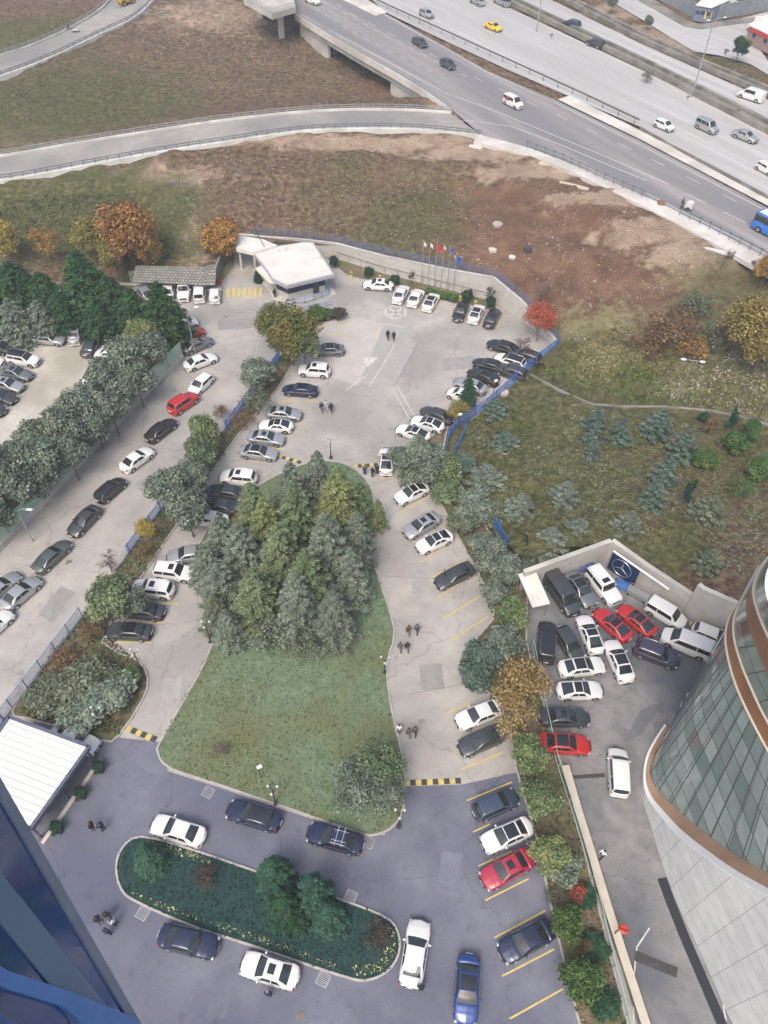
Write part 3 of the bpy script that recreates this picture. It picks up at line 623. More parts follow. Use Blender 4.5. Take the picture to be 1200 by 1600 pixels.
def blue_fence(pts, h, label, step=2.2, base=.12, m=None, gap=.13, z0=0):
    f = thing('blue_fence', label, 'fence'); q = PP(pts) if not isinstance(pts[0], Vector) else pts
    mb = MB()
    for a, b_ in zip(q, q[1:]):
        for z in (z0+.25, z0+h-.05): mb.beam(Vector((a.x, a.y, z)), Vector((b_.x, b_.y, z)), .06, .07)
        for p, d in walk([a, b_], gap/2, gap): mb.box((p.x, p.y, z0+h/2+.1), (.035, .035, h-.25), math.atan2(d.y, d.x))
    mb.build('panel', m or M_BLUEP, f); fence_posts(q, step, h+.1, z0, .09, m or M_BLUEP, f)
    mb = MB(); wall_mb(mb, q, .22, z0-.2, z0+base); mb.build('plinth', M_CONCD, f); return f
blue_fence([(871, 544), (835, 571), (800, 603), (758, 640), (712, 672), (700, 690), (696, 712)], 1.9, 'bright blue railing fence bordering the sloping garden, tall panels behind the double-parked dark cars', gap=.16)
blue_fence([(727, 676), (720, 695), (710, 715)], 1.7, 'short piece of blue railing fence on the grass beside the yellowish shrub')
blue_fence([(770, 830), (779, 848), (790, 866)], 1.8, 'blue fence corner showing between the grey-green shrubs of the right hand strip', step=1.4, z0=.8)
blue_fence([(437, 562), (420, 588), (398, 615), (372, 650), (352, 675)], 1.7, 'blue railing fence along the driveway beneath the tall yellow-green tree')
blue_fence([(300, 740), (262, 785), (215, 848), (200, 868)], 1.6, 'blue railing fence partly hidden by the yellow and the leafless trees', z0=.0)
blue_fence([(130, 965), (86, 1022), (40, 1082), (5, 1128)], 1.9, 'pale blue railing fence between the driveway and the dusty shrub bed', m=mat('pale_blue_steel', (.22, .30, .46), (.30, .38, .52), 2, .5))
blue_fence([(8, 1126), (-8, 1150), (-60, 1220)], 2.3, 'short dark blue fence panel beside the white-roofed pavilion', m=mat('dark_blue_steel', (.03, .10, .30)))

# top fence of the retaining wall: blue-grey mesh
f = thing('mesh_fence', 'blue-grey wire mesh fence standing on top of the long retaining wall', 'fence')
q = [Vector((p.x, p.y, z+.12)) for p, z in zip(PP(rw), rz_)]
mb = MB(); mm = mat('mesh_blue_grey', (.10, .13, .22), (.16, .19, .28), 2, .6)
for a, b_ in zip(q[1:-1], q[2:]):
    for h in (.1, .5, .9, 1.3): mb.beam(a+Vector((0, 0, h)), b_+Vector((0, 0, h)), .05, .05)
    for p, d in walk([a, b_], .15, .3): mb.box(p+Vector((0, 0, .7)), (.05, .05, 1.3), math.atan2(d.y, d.x))
mb.build('mesh', mm, f); fence_posts(q[1:], 2.6, 1.45, None, .1, mm, f)
# rusty pipe rail on the wall face
mb = MB(); N = normals2d(PP(rw)); qq = [Vector((p.x, p.y, 0))-nn*.35 for p, nn in zip(PP(rw), N)]
for a, b_ in list(zip(qq, qq[1:]))[3:6]: mb.beam(a+Vector((0, 0, 1.25)), b_+Vector((0, 0, 1.25)), .05, .05); [mb.box(p+Vector((0, 0, .65)), (.05, .05, 1.3), 0) for p, d in walk([a, b_], .2, 2.2)]
o = mb.build('pipe_rail', mat('rusty_brown', (.16, .11, .08), (.23, .17, .13), 3, .8)); tag(o, 'thin brown pipe rail running low in front of the concrete retaining wall', 'railing')

# garden path kerb with slanted black posts
gk = [GT(*p) for p in [(822, 583), (850, 598), (880, 614), (925, 633), (965, 636), (1040, 637), (1110, 643), (1160, 653), (1210, 668), (1300, 690)]]
mb = MB(); wall_mb(mb, gk, .28, [p.z-.5 for p in gk], [p.z+.22 for p in gk]); o = mb.build('garden_kerb', M_CONCD); tag(o, 'narrow concrete garden kerb curving between the straw grass and the spruce garden', 'kerb wall')
for i, (a, b_) in enumerate([((838, 585), (843, 566)), ((863, 598), (867, 582)), ((888, 612), (893, 594)), ((915, 622), (918, 604)), ((943, 628), (947, 601)), ((972, 630), (979, 600)), ((1004, 629), (1011, 602)), ((1039, 630), (1045, 604)), ((1071, 634), (1081, 605)), ((1110, 638), (1118, 624)), ((1148, 642), (1156, 618)), ((1185, 652), (1192, 630))]):
    p = GT(*a); h = 1.9; top = p+Vector((.25, 0, h)); mb = MB(); mb.tube([p-Vector((0, 0, .2)), p+Vector((0, 0, h*.8)), top], .045, 6)
    o = mb.build('fence_post', M_DARKM); tag(o, 'thin black post behind the curved garden kerb, number %s from the blue fence' % ['one', 'two', 'three', 'four', 'five', 'six', 'seven', 'eight', 'nine', 'ten', 'eleven', 'twelve'][i], 'post', 'black posts behind the garden kerb')

# lane wall with beige coping and green pole fence
lw = [(881, 1201), (900, 1268), (921, 1336), (946, 1420), (975, 1510), (1004, 1600), (1060, 1775)]
wall('lane_wall', lw, .55, -.1, .75, 'low wall with beige top between the shrub strip and the side lane', m=M_CONCD, cap=.06, capm=mat('beige_coping', (.50, .46, .38), (.42, .38, .31), .8, .85))
f = thing('glass_fence', 'thin pale green rail fence beside the shrubs, left of the beige-topped wall', 'fence')
q = PP([(831, 1010), (848, 1100), (868, 1190), (893, 1270), (915, 1345), (935, 1420), (956, 1510), (985, 1620)])
mb = MB()
for a, b_ in zip(q, q[1:]):
    for z in (.3, 1.3): mb.beam(a+Vector((0, 0, z)), b_+Vector((0, 0, z)), .05, .05)
mb.build('rail', mat('pale_green_rail', (.35, .48, .45), rough=.4), f); fence_posts(q, 3.2, 1.4, 0, .06, mat('pale_green_rail', (.3, .4, .38)), f)

# courtyard walls
wall('courtyard_wall', [(812, 921), (944, 873)], .4, -.1, 3.2, 'grey wall of the walled courtyard behind the long dark van and the white canopy', m=M_WALLP, cap=.12, capm=M_CONC)
wall('courtyard_wall', [(946, 873), (1000, 913), (1066, 957)], .4, -.1, [3.3, 3.3, 3.3], 'grey courtyard wall carrying the big blue emblem panel', m=M_WALLP, cap=.12, capm=M_CONC)
cw = [(1068, 956), (1074, 962), (1104, 976), (1136, 990), (1175, 1003)]
wall('courtyard_wall', cw, .4, -.1, 5.0, 'tall plain grey courtyard wall behind the small white car, beside the curved building', m=M_WALLP, cap=.14, capm=M_CONC)
# emblem panel: blue, with ring and three-pointed star
a, b_ = G(951, 885, 0), G(992, 914, 0); d = (b_-a).normalized(); nn = Vector((d.y, -d.x, 0)); nn = nn if nn.y < 0 else -nn
a = a+nn*.35; b_ = b_+nn*.35
f = thing('emblem_panel', 'dark blue panel on the courtyard wall with a silver three-pointed star in a ring', 'sign panel', a)
inv = Matrix.Translation(-a)
Mx = Matrix((d, nn*-1, Vector((0, 0, 1)))).transposed()
Lp = (b_-a).length; mb = MB(); mb.box(d*Lp/2+Vector((0, 0, 1.55)), (Lp, .08, 2.9), M=Mx); mb.build('panel', mat('emblem_blue', (.008, .022, .075), (.012, .03, .095), 1, .35), f)
c0 = d*Lp*.46+Vector((0, 0, 1.6))+nn*.12; mb = MB(); r0 = 1.15
ring = [c0+d*math.cos(t)*r0+Vector((0, 0, math.sin(t)*r0)) for t in [i*math.pi/20 for i in range(41)]]
mb.tube(ring, .055, 8, False); ob = mb.build('ring', mat('polished_silver', (.75, .76, .78), rough=.25, metal=.9), f, True)
mb = MB()
for k in range(3):
    t = math.pi/2+k*2*math.pi/3; u = d*math.cos(t)+Vector((0, 0, math.sin(t))); v = d*-math.sin(t)+Vector((0, 0, math.cos(t)))
    mb.add([c0+v*.13, c0-v*.13, c0+u*r0, c0+nn*.09], [(0, 3, 2), (3, 1, 2), (0, 1, 3)])
mb.build('star', MATS['polished_silver'], f)
mb = MB(); mb.box(d*(Lp*1.0)+Vector((0, 0, 3.08)), (Lp*2.0, .2, .12), M=Mx); mb.build('top_rail', mat('white_paint', (.78, .78, .76), rough=.5), f)
# hazard-striped kerbs at the foot of the wall
def stripe_bar(name, p0, p1, wd, ht, n, c, label, cat, m1=None, z=0.0, grp=None):
    a, b_ = G(*p0), G(*p1); f = thing(name, label, cat, a, group=grp); dd = b_-a
    mb1 = MB(); mb2 = MB()
    for k in range(n):
        (mb1 if k % 2 == 0 else mb2).beam(dd*(k/n)+Vector((0, 0, z+ht/2)), dd*((k+1)/n)+Vector((0, 0, z+ht/2)), wd, ht)
    mb1.build('yellow_segment', m1 or M_YEL, f); mb2.build('black_segment', M_BLACK, f); return f
stripe_bar('hazard_kerb', (984, 911), (1010, 931), .5, .12, 16, 0, 'black and yellow hazard stripes on the ground beside the silver cart', 'hazard marking')
stripe_bar('hazard_kerb', (1078, 974), (1124, 994), .5, .12, 20, 0, 'black and yellow hazard stripes at the foot of the tallest courtyard wall', 'hazard marking')
stripe_bar('speed_bump', (198, 1138), (244, 1156), .55, .07, 6, 0, 'yellow and black speed bump across the drive near the globe lamp, beside the lawn corner', 'speed bump')
stripe_bar('speed_bump', (632, 1224), (720, 1220), .5, .07, 10, 0, 'yellow and black speed bump right of the lawn corner, longest of the speed bumps', 'speed bump')
stripe_bar('speed_bump', (435, 713), (470, 723), .45, .07, 6, 0, 'yellow and black speed bump between the silver sedan and the cedars', 'speed bump')
stripe_bar('speed_bump', (553, 729), (590, 726), .45, .07, 6, 0, 'yellow and black speed bump beside the three people at the white coupe', 'speed bump')

# white corrugated canopy in the courtyard
def canopy(name, pts, z, m, label, cat, post=True, rib=0):
    q = PP(pts, z); f = thing(name, label, cat, (q[0].x, q[0].y, 0)); off = Vector((q[0].x, q[0].y, 0))
    q = [p-off for p in q]; mb = MB(); mb.poly(q, None, .14); mb.build('roof', m, f)
    if rib:
        mb = MB()
        for k in range(rib+1):
            t = k/rib; mb.beam(q[0].lerp(q[1], t)+Vector((0, 0, .04)), q[3].lerp(q[2], t)+Vector((0, 0, .04)), .06, .07)
        mb.build('rib', m, f)
    if post:
        for p in q: c_ = sum(q, Vector())/4; pp = p.lerp(c_, .08); mb = MB(); mb.box((pp.x, pp.y, (z-.14)/2), (.1, .1, z-.14)); mb.build('post', M_STEEL, f)
    return f
M_WROOF = mat('white_roof_sheet', (.66, .66, .62), (.74, .74, .71), 1.2, .6, c3=(.58, .57, .52), s3=.4)
canopy('canopy', [(810, 897), (835, 890), (859, 943), (832, 949)], 2.5, M_WROOF, 'small white ribbed canopy roof at the courtyard corner beside the long dark van', 'canopy', rib=4)

# silver cart and blue bundles in the courtyard
f = thing('metal_cart', 'silver metal cart parked under the emblem wall beside the hazard stripes', 'cart', G(995, 932), R(-35))
mb = MB(); mb.box((0, 0, .55), (2.4, .9, .5)); mb.build('tray', M_STEEL, f)
mb = MB(); mb.tube([(-1.2, -.45, .8), (-1.2, -.45, 1.1), (1.2, -.45, 1.1), (1.2, -.45, .8)], .03, 6); mb.tube([(-1.2, .45, .8), (-1.2, .45, 1.1), (1.2, .45, 1.1), (1.2, .45, .8)], .03, 6); mb.build('rail', M_STEEL, f)
for sx in (-.9, .9):
    for sy in (-.4, .4): mb = MB(); mb.tube([(sx, sy-.05, .16), (sx, sy+.05, .16)], .16, 12); mb.build('wheel', M_BLACK, f)
def bundle(name, loc, rz, size, m, label, cat):
    mb = MB(); n = 10; rows = []
    for i in range(n+1):
        r_ = []
        for k in range(n+1):
            u, v = i/n*2-1, k/n*2-1; h = size[2]*max(0, (1-u**6))*max(0, (1-v**6))*(.8+.25*math.sin(5*u+3*v)*math.cos(4*v))
            r_.append(Vector((u*size[0]/2, v*size[1]/2, max(h, 0))))
        rows.append(r_)
    mb.grid(rows, flip=False); mb.poly([rows[0][0], rows[n][0], rows[n][n], rows[0][n]], -.01); o = mb.build(name, m, None, True); o.location = loc; o.rotation_euler = (0, 0, rz); return tag(o, label, cat)
bundle('tarpaulin_cover', G(914, 886), R(12), (2.6, 1.2, .7), mat('tarp_blue', (.03, .06, .16), (.05, .09, .22), 2, .6), 'dark blue tarpaulin-covered heap against the courtyard wall, behind the grey sedan', 'tarpaulin')
bundle('tarpaulin_cover', G(972, 915), R(-30), (1.9, 1.2, .6), mat('tarp_blue2', (.03, .11, .34), (.05, .15, .42), 2, .6), 'bright blue tarpaulin bundle on the ground below the emblem panel', 'tarpaulin')
f = thing('barrier_beam', 'yellow barrier beam lying beside the small dark hatchback in the courtyard', 'barrier', G(872, 998))
q0 = Vector((0, 0, 0)); q1 = G(893, 1024)-G(872, 998); mb = MB(); mb.beam(q0+Vector((0, 0, .75)), q1+Vector((0, 0, .55)), .28, .2); mb.build('beam', M_YEL, f); mb = MB(); mb.box((0, 0, .35), (.3, .3, .7)); mb.build('stand', M_YEL, f); mb = MB(); mb.box(q1+Vector((0, 0, .25)), (.2, .2, .5)); mb.build('stand', M_YEL, f)

# ------------------------------------------------------------------ guard house
def extr(f, name, pts, z1, th, m, off): mb = MB(); mb.poly([Vector((p.x, p.y, z1))-off for p in pts], None, th); return mb.build(name, m, f)
gz = 3.5
gh = thing('guard_house', 'low guard house with a broad white polygonal roof and a dark blue window band', 'guard house', G(460, 440))
go = G(460, 440)
roofp = PP([(393, 393), (430, 385), (474, 378), (490, 379), (523, 429), (448, 447), (425, 436), (415, 420)], gz)
extr(gh, 'roof', roofp, gz, .5, mat('guard_fascia', (.30, .31, .34), (.36, .37, .40), 2, .5), go)
cc = sum(roofp, Vector())/len(roofp); inner = [p.lerp(cc, .05) for p in roofp]
extr(gh, 'roof_covering', inner, gz+.06, .05, mat('roof_membrane', (.56, .55, .52), (.64, .63, .60), .7, .8, c3=(.53, .52, .49), s3=.35), go)
lo = PP([(396, 402), (448, 446), (438, 441), (412, 428), (400, 417), (400, 408)], gz-.4)
wl = [p.lerp(cc, .22) for p in roofp]; wl2 = [Vector((p.x, p.y, 0)) for p in wl]
extr(gh, 'wall', wl2, 3.0, 3.0, mat('guard_wall', (.40, .39, .38), (.48, .47, .45), 1, .8), go)
mb = MB(); wall_mb(mb, [Vector((p.x, p.y, 0))-go for p in [p.lerp(cc, .215) for p in (roofp[3:7])]], .06, 1.2, 2.4); mb.build('window_band', mat('dark_blue_glass', (.02, .035, .07), rough=.12), gh)
mb = MB(); pd = wl2[4].lerp(wl2[5], .25)-go; dd = (wl2[5]-wl2[4]).normalized(); mb.box(pd+Vector((0, 0, 1.05)), (1.0, .16, 2.1), math.atan2(dd.y, dd.x)); mb.build('door', mat('door_dark', (.04, .05, .08), rough=.4), gh)
mb = MB(); mb.poly([Vector((p.x, p.y, .15))-go for p in [q_.lerp(cc, -.02) for q_ in roofp]], None, .15); mb.build('platform', M_CONC, gh)
for k, (u, v) in enumerate(((-2, 3), (3.5, 1))): mb = MB(); mb.box(Vector((u, v, gz+.3)), (1.2, .9, .45), .3); mb.build('roof_hatch', MATS['roof_membrane'], gh)
mb = MB(); mb.tube([cc-go+Vector((-3, -2.2, gz+.08)), cc-go+Vector((-5.2, 3.2, gz+.08))], .06, 6); mb.build('pipe', M_DARKM, gh)
extr(thing('gate_canopy', 'white canopy roof over the vehicle gate, next to the round orange tree', 'canopy', G(400, 395)), 'roof', PP([(372, 367), (412, 374), (433, 383), (396, 394), (369, 388)], 4.0), 4.0, .6, mat('canopy_white', (.55, .54, .51), (.64, .63, .60), .8, .7), G(400, 395))
gc = bpy.data.objects['gate_canopy']
for p in PP([(373, 384), (396, 392), (428, 384)], 4.0): q_ = Vector((p.x, p.y, 0))-G(400, 395); mb = MB(); mb.box((q_.x, q_.y, 1.7), (.3, .3, 3.4)); mb.build('column', M_CONC, gc)
def railing(name, pts, h, label, m, z=0, group=None, n=8):
    q = PP(pts, z) if not isinstance(pts[0], Vector) else pts; f = thing(name, label, 'railing', group=group)
    mb = MB()
    for a, b_ in zip(q, q[1:]):
        for t in (.35, .7, 1.0): mb.beam(a+Vector((0, 0, h*t)), b_+Vector((0, 0, h*t)), .05, .05)
    mb.build('rail', m, f); k = 0
    for p, d in walk(q, 0.01, 1.5): mb = MB(); mb.box(p+Vector((0, 0, h/2)), (.06, .06, h)); mb.build('post', m, f)
    return f
extr(gh, 'lower_roof', PP([(399, 419), (410, 414), (430, 441), (420, 441)], 3.05), 3.05, .3, MATS['roof_membrane'], go)
railing('railing', [(446, 478), (480, 474), (514, 463), (515, 452)], 1.1, 'blue railing on the platform right in front of the guard house', M_BLUEP)
railing('railing', [(466, 491), (490, 485), (520, 478)], 1.0, 'blue railing by the round bushes below the guard house', M_BLUEP)
f = thing('gate_barrier', 'blue and red gate post at the end of the cobble block wall', 'gate', G(336, 442)); mb = MB(); mb.box((0, 0, .8), (.7, .5, 1.6)); mb.build('cabinet', M_BLUEP, f); mb = MB(); mb.box((.8, -.3, .35), (.5, .4, .7)); mb.build('block', mat('signal_red', (.45, .03, .03), rough=.5), f)
for (p, l_) in (((549, 436), 'yellow post on the soil bed behind the white sedan parked sideways'), ((593, 442), 'yellow post in the bed behind the sideways sedan, nearer the three white saloons'), ((718, 474), 'yellow post behind the black car facing out'), ((742, 482), 'yellow post behind the last white car of the far row')):
    f = thing('marker_post', l_, 'post', G(*p), group='yellow posts along the wall bed'); mb = MB(); mb.box((0, 0, .65), (.35, .25, 1.3)); mb.box((0, 0, .15), (.5, .4, .3)); mb.build('body', M_YEL, f); mb = MB(); mb.box((0, -.14, 1.0), (.2, .03, .3)); mb.build('panel', M_DARKM, f)

# flags
for k, (bx, by, fc, big, l_) in enumerate(((658, 446, (.6, .6, .6), .5, 'flagpole with a limp white flag, first from the left'), (668, 448, (.6, .62, .6), .5, 'flagpole with a white flag, second from the left'), (678, 449, (.5, .03, .03), .9, 'flagpole flying the bright red flag'),
                                       (688, 452, (.55, .55, .57), .4, 'flagpole with a furled pale flag beside the red one'), (698, 455, (.04, .12, .4), .6, 'flagpole with the smaller upper blue flag'), (708, 457, (.04, .10, .36), 1.0, 'flagpole at the right end with a long drooping blue flag'))):
    f = thing('flagpole', l_, 'flagpole', G(bx, by, .1), group='flagpoles before the retaining wall'); H_ = 7.6 if k != 5 else 6.6
    mb = MB(); mb.tube([(0, 0, 0), (0, 0, H_)], [.06, .035], 8); mb.ell((0, 0, H_), (.07, .07, .07)); mb.build('pole', M_STEEL, f)
    rows = []
    for i in range(9):
        rows.append([Vector((.05+j/6*.75*big, .18*math.sin(j*1.3+i*.5)*big*(j/6), H_-.15-i/8*1.25*big-j/6*.55*big)) for j in range(7)])
    mb = MB(); mb.grid(rows); mb.grid([[p+Vector((0, .015, 0)) for p in r_] for r_ in rows], flip=True); mb.build('flag', mat('flag%d' % k, fc, rough=.8), f, True)

# ------------------------------------------------------------------ parapets and guard rails along the roads
M_PARA = mat('whitish_concrete', (.56, .56, .54), (.66, .66, .64), .8, .8, c3=(.46, .46, .43), s3=.25)
def parapet(name, A, h, label, railh=.7, m=None, th=.35, pm=None, ground=None, shift=0):
    f = thing(name, label, 'barrier'); N = normals2d(A); A = [p+n_*shift for p, n_ in zip(A, N)]
    mb = MB(); wall_mb(mb, A, th, [p.z-1.2 for p in A], [p.z+h for p in A]); mb.build('parapet', m or M_PARA, f)
    if railh:
        mb = MB()
        for a, b_ in zip(A, A[1:]):
            for t in (.45, 1.0): mb.beam(a+Vector((0, 0, h+railh*t)), b_+Vector((0, 0, h+railh*t)), .09, .12)
        mb.build('beam', pm or M_STEEL, f)
        for p, d in walk(A, .3, max(2.0, sum((a-b_).length for a, b_ in zip(A, A[1:]))/95)): mb = MB(); mb.box(p+Vector((0, 0, h+railh/2)), (.12, .12, railh)); mb.build('post', pm or M_STEEL, f)
    return f
M_RAIL = mat('rail_grey', (.11, .12, .14), (.18, .19, .21), 3, .5, metal=.2)
parapet('road_parapet', ramp_A, .35, 'white concrete parapet with double steel rail on the far side of the curving ramp road', shift=.3, pm=M_STEEL)
parapet('road_parapet', ramp_B, .2, 'white concrete edge with steel guard rail on the near side of the curving ramp road', shift=-.35, th=.9, pm=M_RAIL)
parapet('road_parapet', old_A, .3, 'pale concrete parapet on the outer side of the road in the upper left corner', shift=.3, pm=M_STEEL)
parapet('road_parapet', old_B, .15, 'grey guard rail on the inner side of the road in the upper left corner', shift=-.4, th=.6, pm=M_RAIL)
def guard_rail(name, pts, label, h=.8, step=3.0, posth=None, m=None):
    q = PP(pts, HZ) if not isinstance(pts[0], Vector) else pts; q = resample(q, 4)
    f = thing(name, label, 'guard rail'); mb = MB()
    for a, b_ in zip(q, q[1:]):
        mb.beam(a+Vector((0, 0, h)), b_+Vector((0, 0, h)), .1, .3)
    mb.build('beam', m or M_RAIL, f)
    for p, d in walk(q, .1, max(step, sum((a-b_).length for a, b_ in zip(q, q[1:]))/95)): mb = MB(); mb.box(p+Vector((0, 0, h/2)), (.12, .12, h+.15)); mb.build('post', m or M_RAIL, f)
guard_rail('guard_rail', [(575, 0), (608, 16), (700, 58), (800, 104), (900, 150), (997, 196)], 'dark steel guard rail on the dirt median between the access road and the highway', 1.0, 4.0, m=mat('rail_dark', (.10, .09, .08), (.16, .15, .14), 3, .7))
mb = MB(); wall_mb(mb, hz([(1000, 202), (1080, 247), (1200, 312), (1400, 418)]), .3, HZ-.1, HZ+.45); o = mb.build('median_barrier', M_CONCD); tag(o, 'low concrete barrier continuing the steel guard rail beside the pale median pavement', 'barrier')
for k, pts in enumerate(([(822, 232), (880, 253), (945, 284), (1010, 312)], [(1060, 337), (1100, 356), (1150, 382), (1200, 408), (1260, 440)])):
    f = thing('pedestrian_railing', ['grey pedestrian railing on the pavement above the bare earth slope', 'grey pedestrian railing beside the handcart and the leafless roadside trees'][k], 'railing')
    q = resample(hz(pts), 1.6); mb = MB()
    for a, b_ in zip(q, q[1:]):
        for t in (.5, 1.15): mb.beam(a+Vector((0, 0, t)), b_+Vector((0, 0, t)), .06, .06)
    mb.build('rail', M_RAIL, f)
    for i, (p, d) in enumerate(walk(q, .1, 1.8)):
        mb = MB(); mb.box(p+Vector((0, 0, .6)), (.08, .08, 1.25)); mb.box(p+Vector((0, 0, 1.25)), (.4, .08, .1), math.atan2(d.y, d.x)); mb.build('post', M_RAIL, f)
# concrete medians of the highway
def conc_med(name, near, far_, h, label):
    A, B = hz(near), hz(far_); mb = MB(); mb.grid([[p for p in A], [p+U*0+Vector((0, 0, h)) for p in A]]); mb.grid([[p+Vector((0, 0, h)) for p in A], [p.lerp(q, .3)+Vector((0, 0, h)) for p, q in zip(A, B)]])
    mb.grid([[p.lerp(q, .3)+Vector((0, 0, h)) for p, q in zip(A, B)], [p.lerp(q, .3)+Vector((0, 0, h*.45)) for p, q in zip(A, B)]])
    mb.grid([[p.lerp(q, .3)+Vector((0, 0, h*.45)) for p, q in zip(A, B)], [p.lerp(q, .75)+Vector((0, 0, h*.45)) for p, q in zip(A, B)]])
    mb.grid([[p.lerp(q, .75)+Vector((0, 0, h*.45)) for p, q in zip(A, B)], [p.lerp(q, .75)+Vector((0, 0, h)) for p, q in zip(A, B)]])
    mb.grid([[p.lerp(q, .75)+Vector((0, 0, h)) for p, q in zip(A, B)], [q+Vector((0, 0, h)) for p, q in zip(A, B)]]); mb.grid([[q+Vector((0, 0, h)) for q in B], B]); o = mb.build(name, M_CONCD); tag(o, label, 'barrier')
conc_med('median_barrier', [(770, -2), (800, 10), (1000, 107), (1200, 211), (1400, 316)], [(784, -9), (812, 5), (1012, 100), (1212, 200), (1412, 303)], .9, 'broad stained concrete median with a soil trough between the two highway carriageways')
conc_med('verge_barrier', [(858, -6), (900, 14), (1000, 66), (1090, 106), (1200, 152), (1400, 252)], [(866, -12), (908, 8), (1006, 58), (1094, 97), (1206, 143), (1408, 240)], .8, 'stained concrete barrier on the far edge of the highway below the grassy verge')

# ------------------------------------------------------------------ bridge of the access road over the gap
f = thing('road_bridge', 'concrete bridge side carrying the access road over the brown earth gap', 'bridge')
E_ = hz([(462, 24), (506, 52), (560, 84), (612, 113), (660, 142), (704, 173)]); Ef = resample(E_, 1.5)
mb = MB(); wall_mb(mb, Ef, .4, HZ-.9, HZ+.35); mb.build('parapet', M_PAVE, f)
mb = MB(); N = normals2d(Ef); s_ = 1 if N[0].x < 0 else -1
inn = [p-n_*s_*.8 for p, n_ in zip(Ef, N)]; wall_mb(mb, inn[4:], .5, HZ-2.2, HZ-.3); mb.build('girder', M_CONC, f)
mb = MB(); inn2 = [p-n_*s_*1.2 for p, n_ in zip(Ef, N)]; L_ = len(inn2)
wall_mb(mb, inn2[:int(L_*.24)], .6, 2.0, HZ-.3); mb.build('abutment', M_CONC, f); mb = MB(); wall_mb(mb, inn2[int(L_*.64):], .6, 2.0, HZ-.3); mb.build('abutment', M_CONC, f)
mb = MB()
for a, b_ in zip(Ef, Ef[1:]):
    for t in (.25, .95): mb.beam(a+Vector((0, 0, .35+t)), b_+Vector((0, 0, .35+t)), .06, .06)
    for p, d in walk([a, b_], .2, .5): mb.box(p+Vector((0, 0, .85)), (.05, .05, .95))
mb.build('railing', M_STEEL, f)
p = G(522, 92, 3.6); mb = MB(); mb.box((p.x, p.y+3, 5.4), (1.2, 1.2, 5.6)); mb.build('pier', M_CONCD, f)
mb = MB(); mb.grid([[p for p in inn], [p+Vector((0, 0, 0))-n_*s_*9 for p, n_ in zip(inn, N)]]); 
for i, v in enumerate(mb.v): mb.v[i] = (v[0], v[1], HZ-.6)
mb.build('deck', M_CONC, f)
# overpass stub at the top edge
f = thing('overpass', 'concrete footbridge deck on two square columns at the top edge, above the earth gap', 'bridge')
deck = PP([(392, -34), (452, -30), (462, 11), (425, 22), (380, -2)], 12.0)
mb = MB(); mb.poly(deck, None, 1.1); mb.build('deck', M_CONC, f)
mb = MB()
for a, b_ in zip(deck[2:], deck[3:]+deck[:1]):
    for t in (.4, 1.0): mb.beam(a+Vector((0, 0, t)), b_+Vector((0, 0, t)), .07, .07)
    for p, d in walk([a, b_], .1, .6): mb.box(p+Vector((0, 0, .5)), (.06, .06, 1.0))
mb.build('railing', M_STEEL, f)
for p in (G(441, 64, 3.6), G(407, 31, 4.3)): mb = MB(); mb.box((p.x, p.y, 7.2), (1.3, 1.3, 7.4)); mb.build('column', M_CONC, f)

# ------------------------------------------------------------------ far corner: shed behind a grey fence, kiosk
mb = MB(); q = hz([(985, -22), (1060, 14), (1093, 34), (1105, 33), (1200, 16), (1300, 0)]); wall_mb(mb, resample(q, 2), .2, HZ-.1, HZ+3.0); o = mb.build('boundary_wall', mat('grey_sheet_fence', (.17, .19, .22), (.25, .27, .30), .6, .7)); tag(o, 'tall grey sheet fence along the corner of the service road', 'fence')
def house(name, pts, z0, h, wm, rm, label, cat, over=.3, wins=3):
    q = PP(pts, z0); o0 = q[0].copy(); f = thing(name, label, cat, o0); q = [p-o0 for p in q]; c_ = sum(q, Vector())/len(q)
    mb = MB(); mb.poly([p+Vector((0, 0, h)) for p in q], None, h); mb.build('wall', wm, f)
    qq = [p+(p-c_).normalized()*over+Vector((0, 0, h+.25)) for p in q]; mb = MB(); mb.poly(qq, None, .22); mb.build('roof', rm, f)
    a, b_ = q[0], q[1]; d = (b_-a).normalized()
    for k in range(wins):
        t = (k+.6)/wins; p = a.lerp(b_, t); mb = MB(); mb.box(p+Vector((0, 0, h*.6)), (.9, .16, .7), math.atan2(d.y, d.x)); mb.build('window', MATS['dark_blue_glass'], f)
    return f
house('shed', [(1082, 32), (1105, 36), (1133, 24), (1106, 10)], 9.1, 3.0, mat('shed_blue_grey', (.13, .15, .22), (.18, .20, .28), 1, .7), M_WROOF, 'small blue-grey shed with a white sheet roof behind the grey corner fence', 'shed')
q = G(1103, 33, 9.1); f = thing('wall_poster', 'yellow poster on the corner of the grey sheet fence', 'poster', q+Vector((-.2, -.9, .4))); mb = MB(); mb.box((0, 0, 1.0), (1.8, .06, 1.5), R(12)); mb.build('board', mat('poster_yellow', (.72, .50, .04), rough=.6), f); mb = MB(); mb.box((.1, -.05, 1.0), (.7, .03, .7), R(12)); mb.build('print', M_DARKM, f)
house('kiosk', [(1163, 66), (1215, 92), (1240, 72), (1188, 50)], 9.1, 3.2, mat('kiosk_wall', (.22, .16, .14), (.28, .2, .18), 1, .7), M_WROOF, 'flat white-roofed kiosk with a red sign band at the right edge beside the service road', 'kiosk')
k_ = bpy.data.objects['kiosk']; a, b_ = G(1163, 66, 9.1)-k_.location, G(1215, 92, 9.1)-k_.location; d = (b_-a).normalized(); mb = MB(); mb.box((a+b_)/2+Vector((0, -.35, 2.8))*1.0, ((b_-a).length, .12, .7), math.atan2(d.y, d.x)); mb.build('sign_band', mat('signal_red', (.45, .03, .03)), k_)
mb = MB(); mb.box(Vector((2.5, 2.2, 3.9)), (1.6, 1.2, .8), .5); mb.build('roof_unit', M_WROOF, k_)
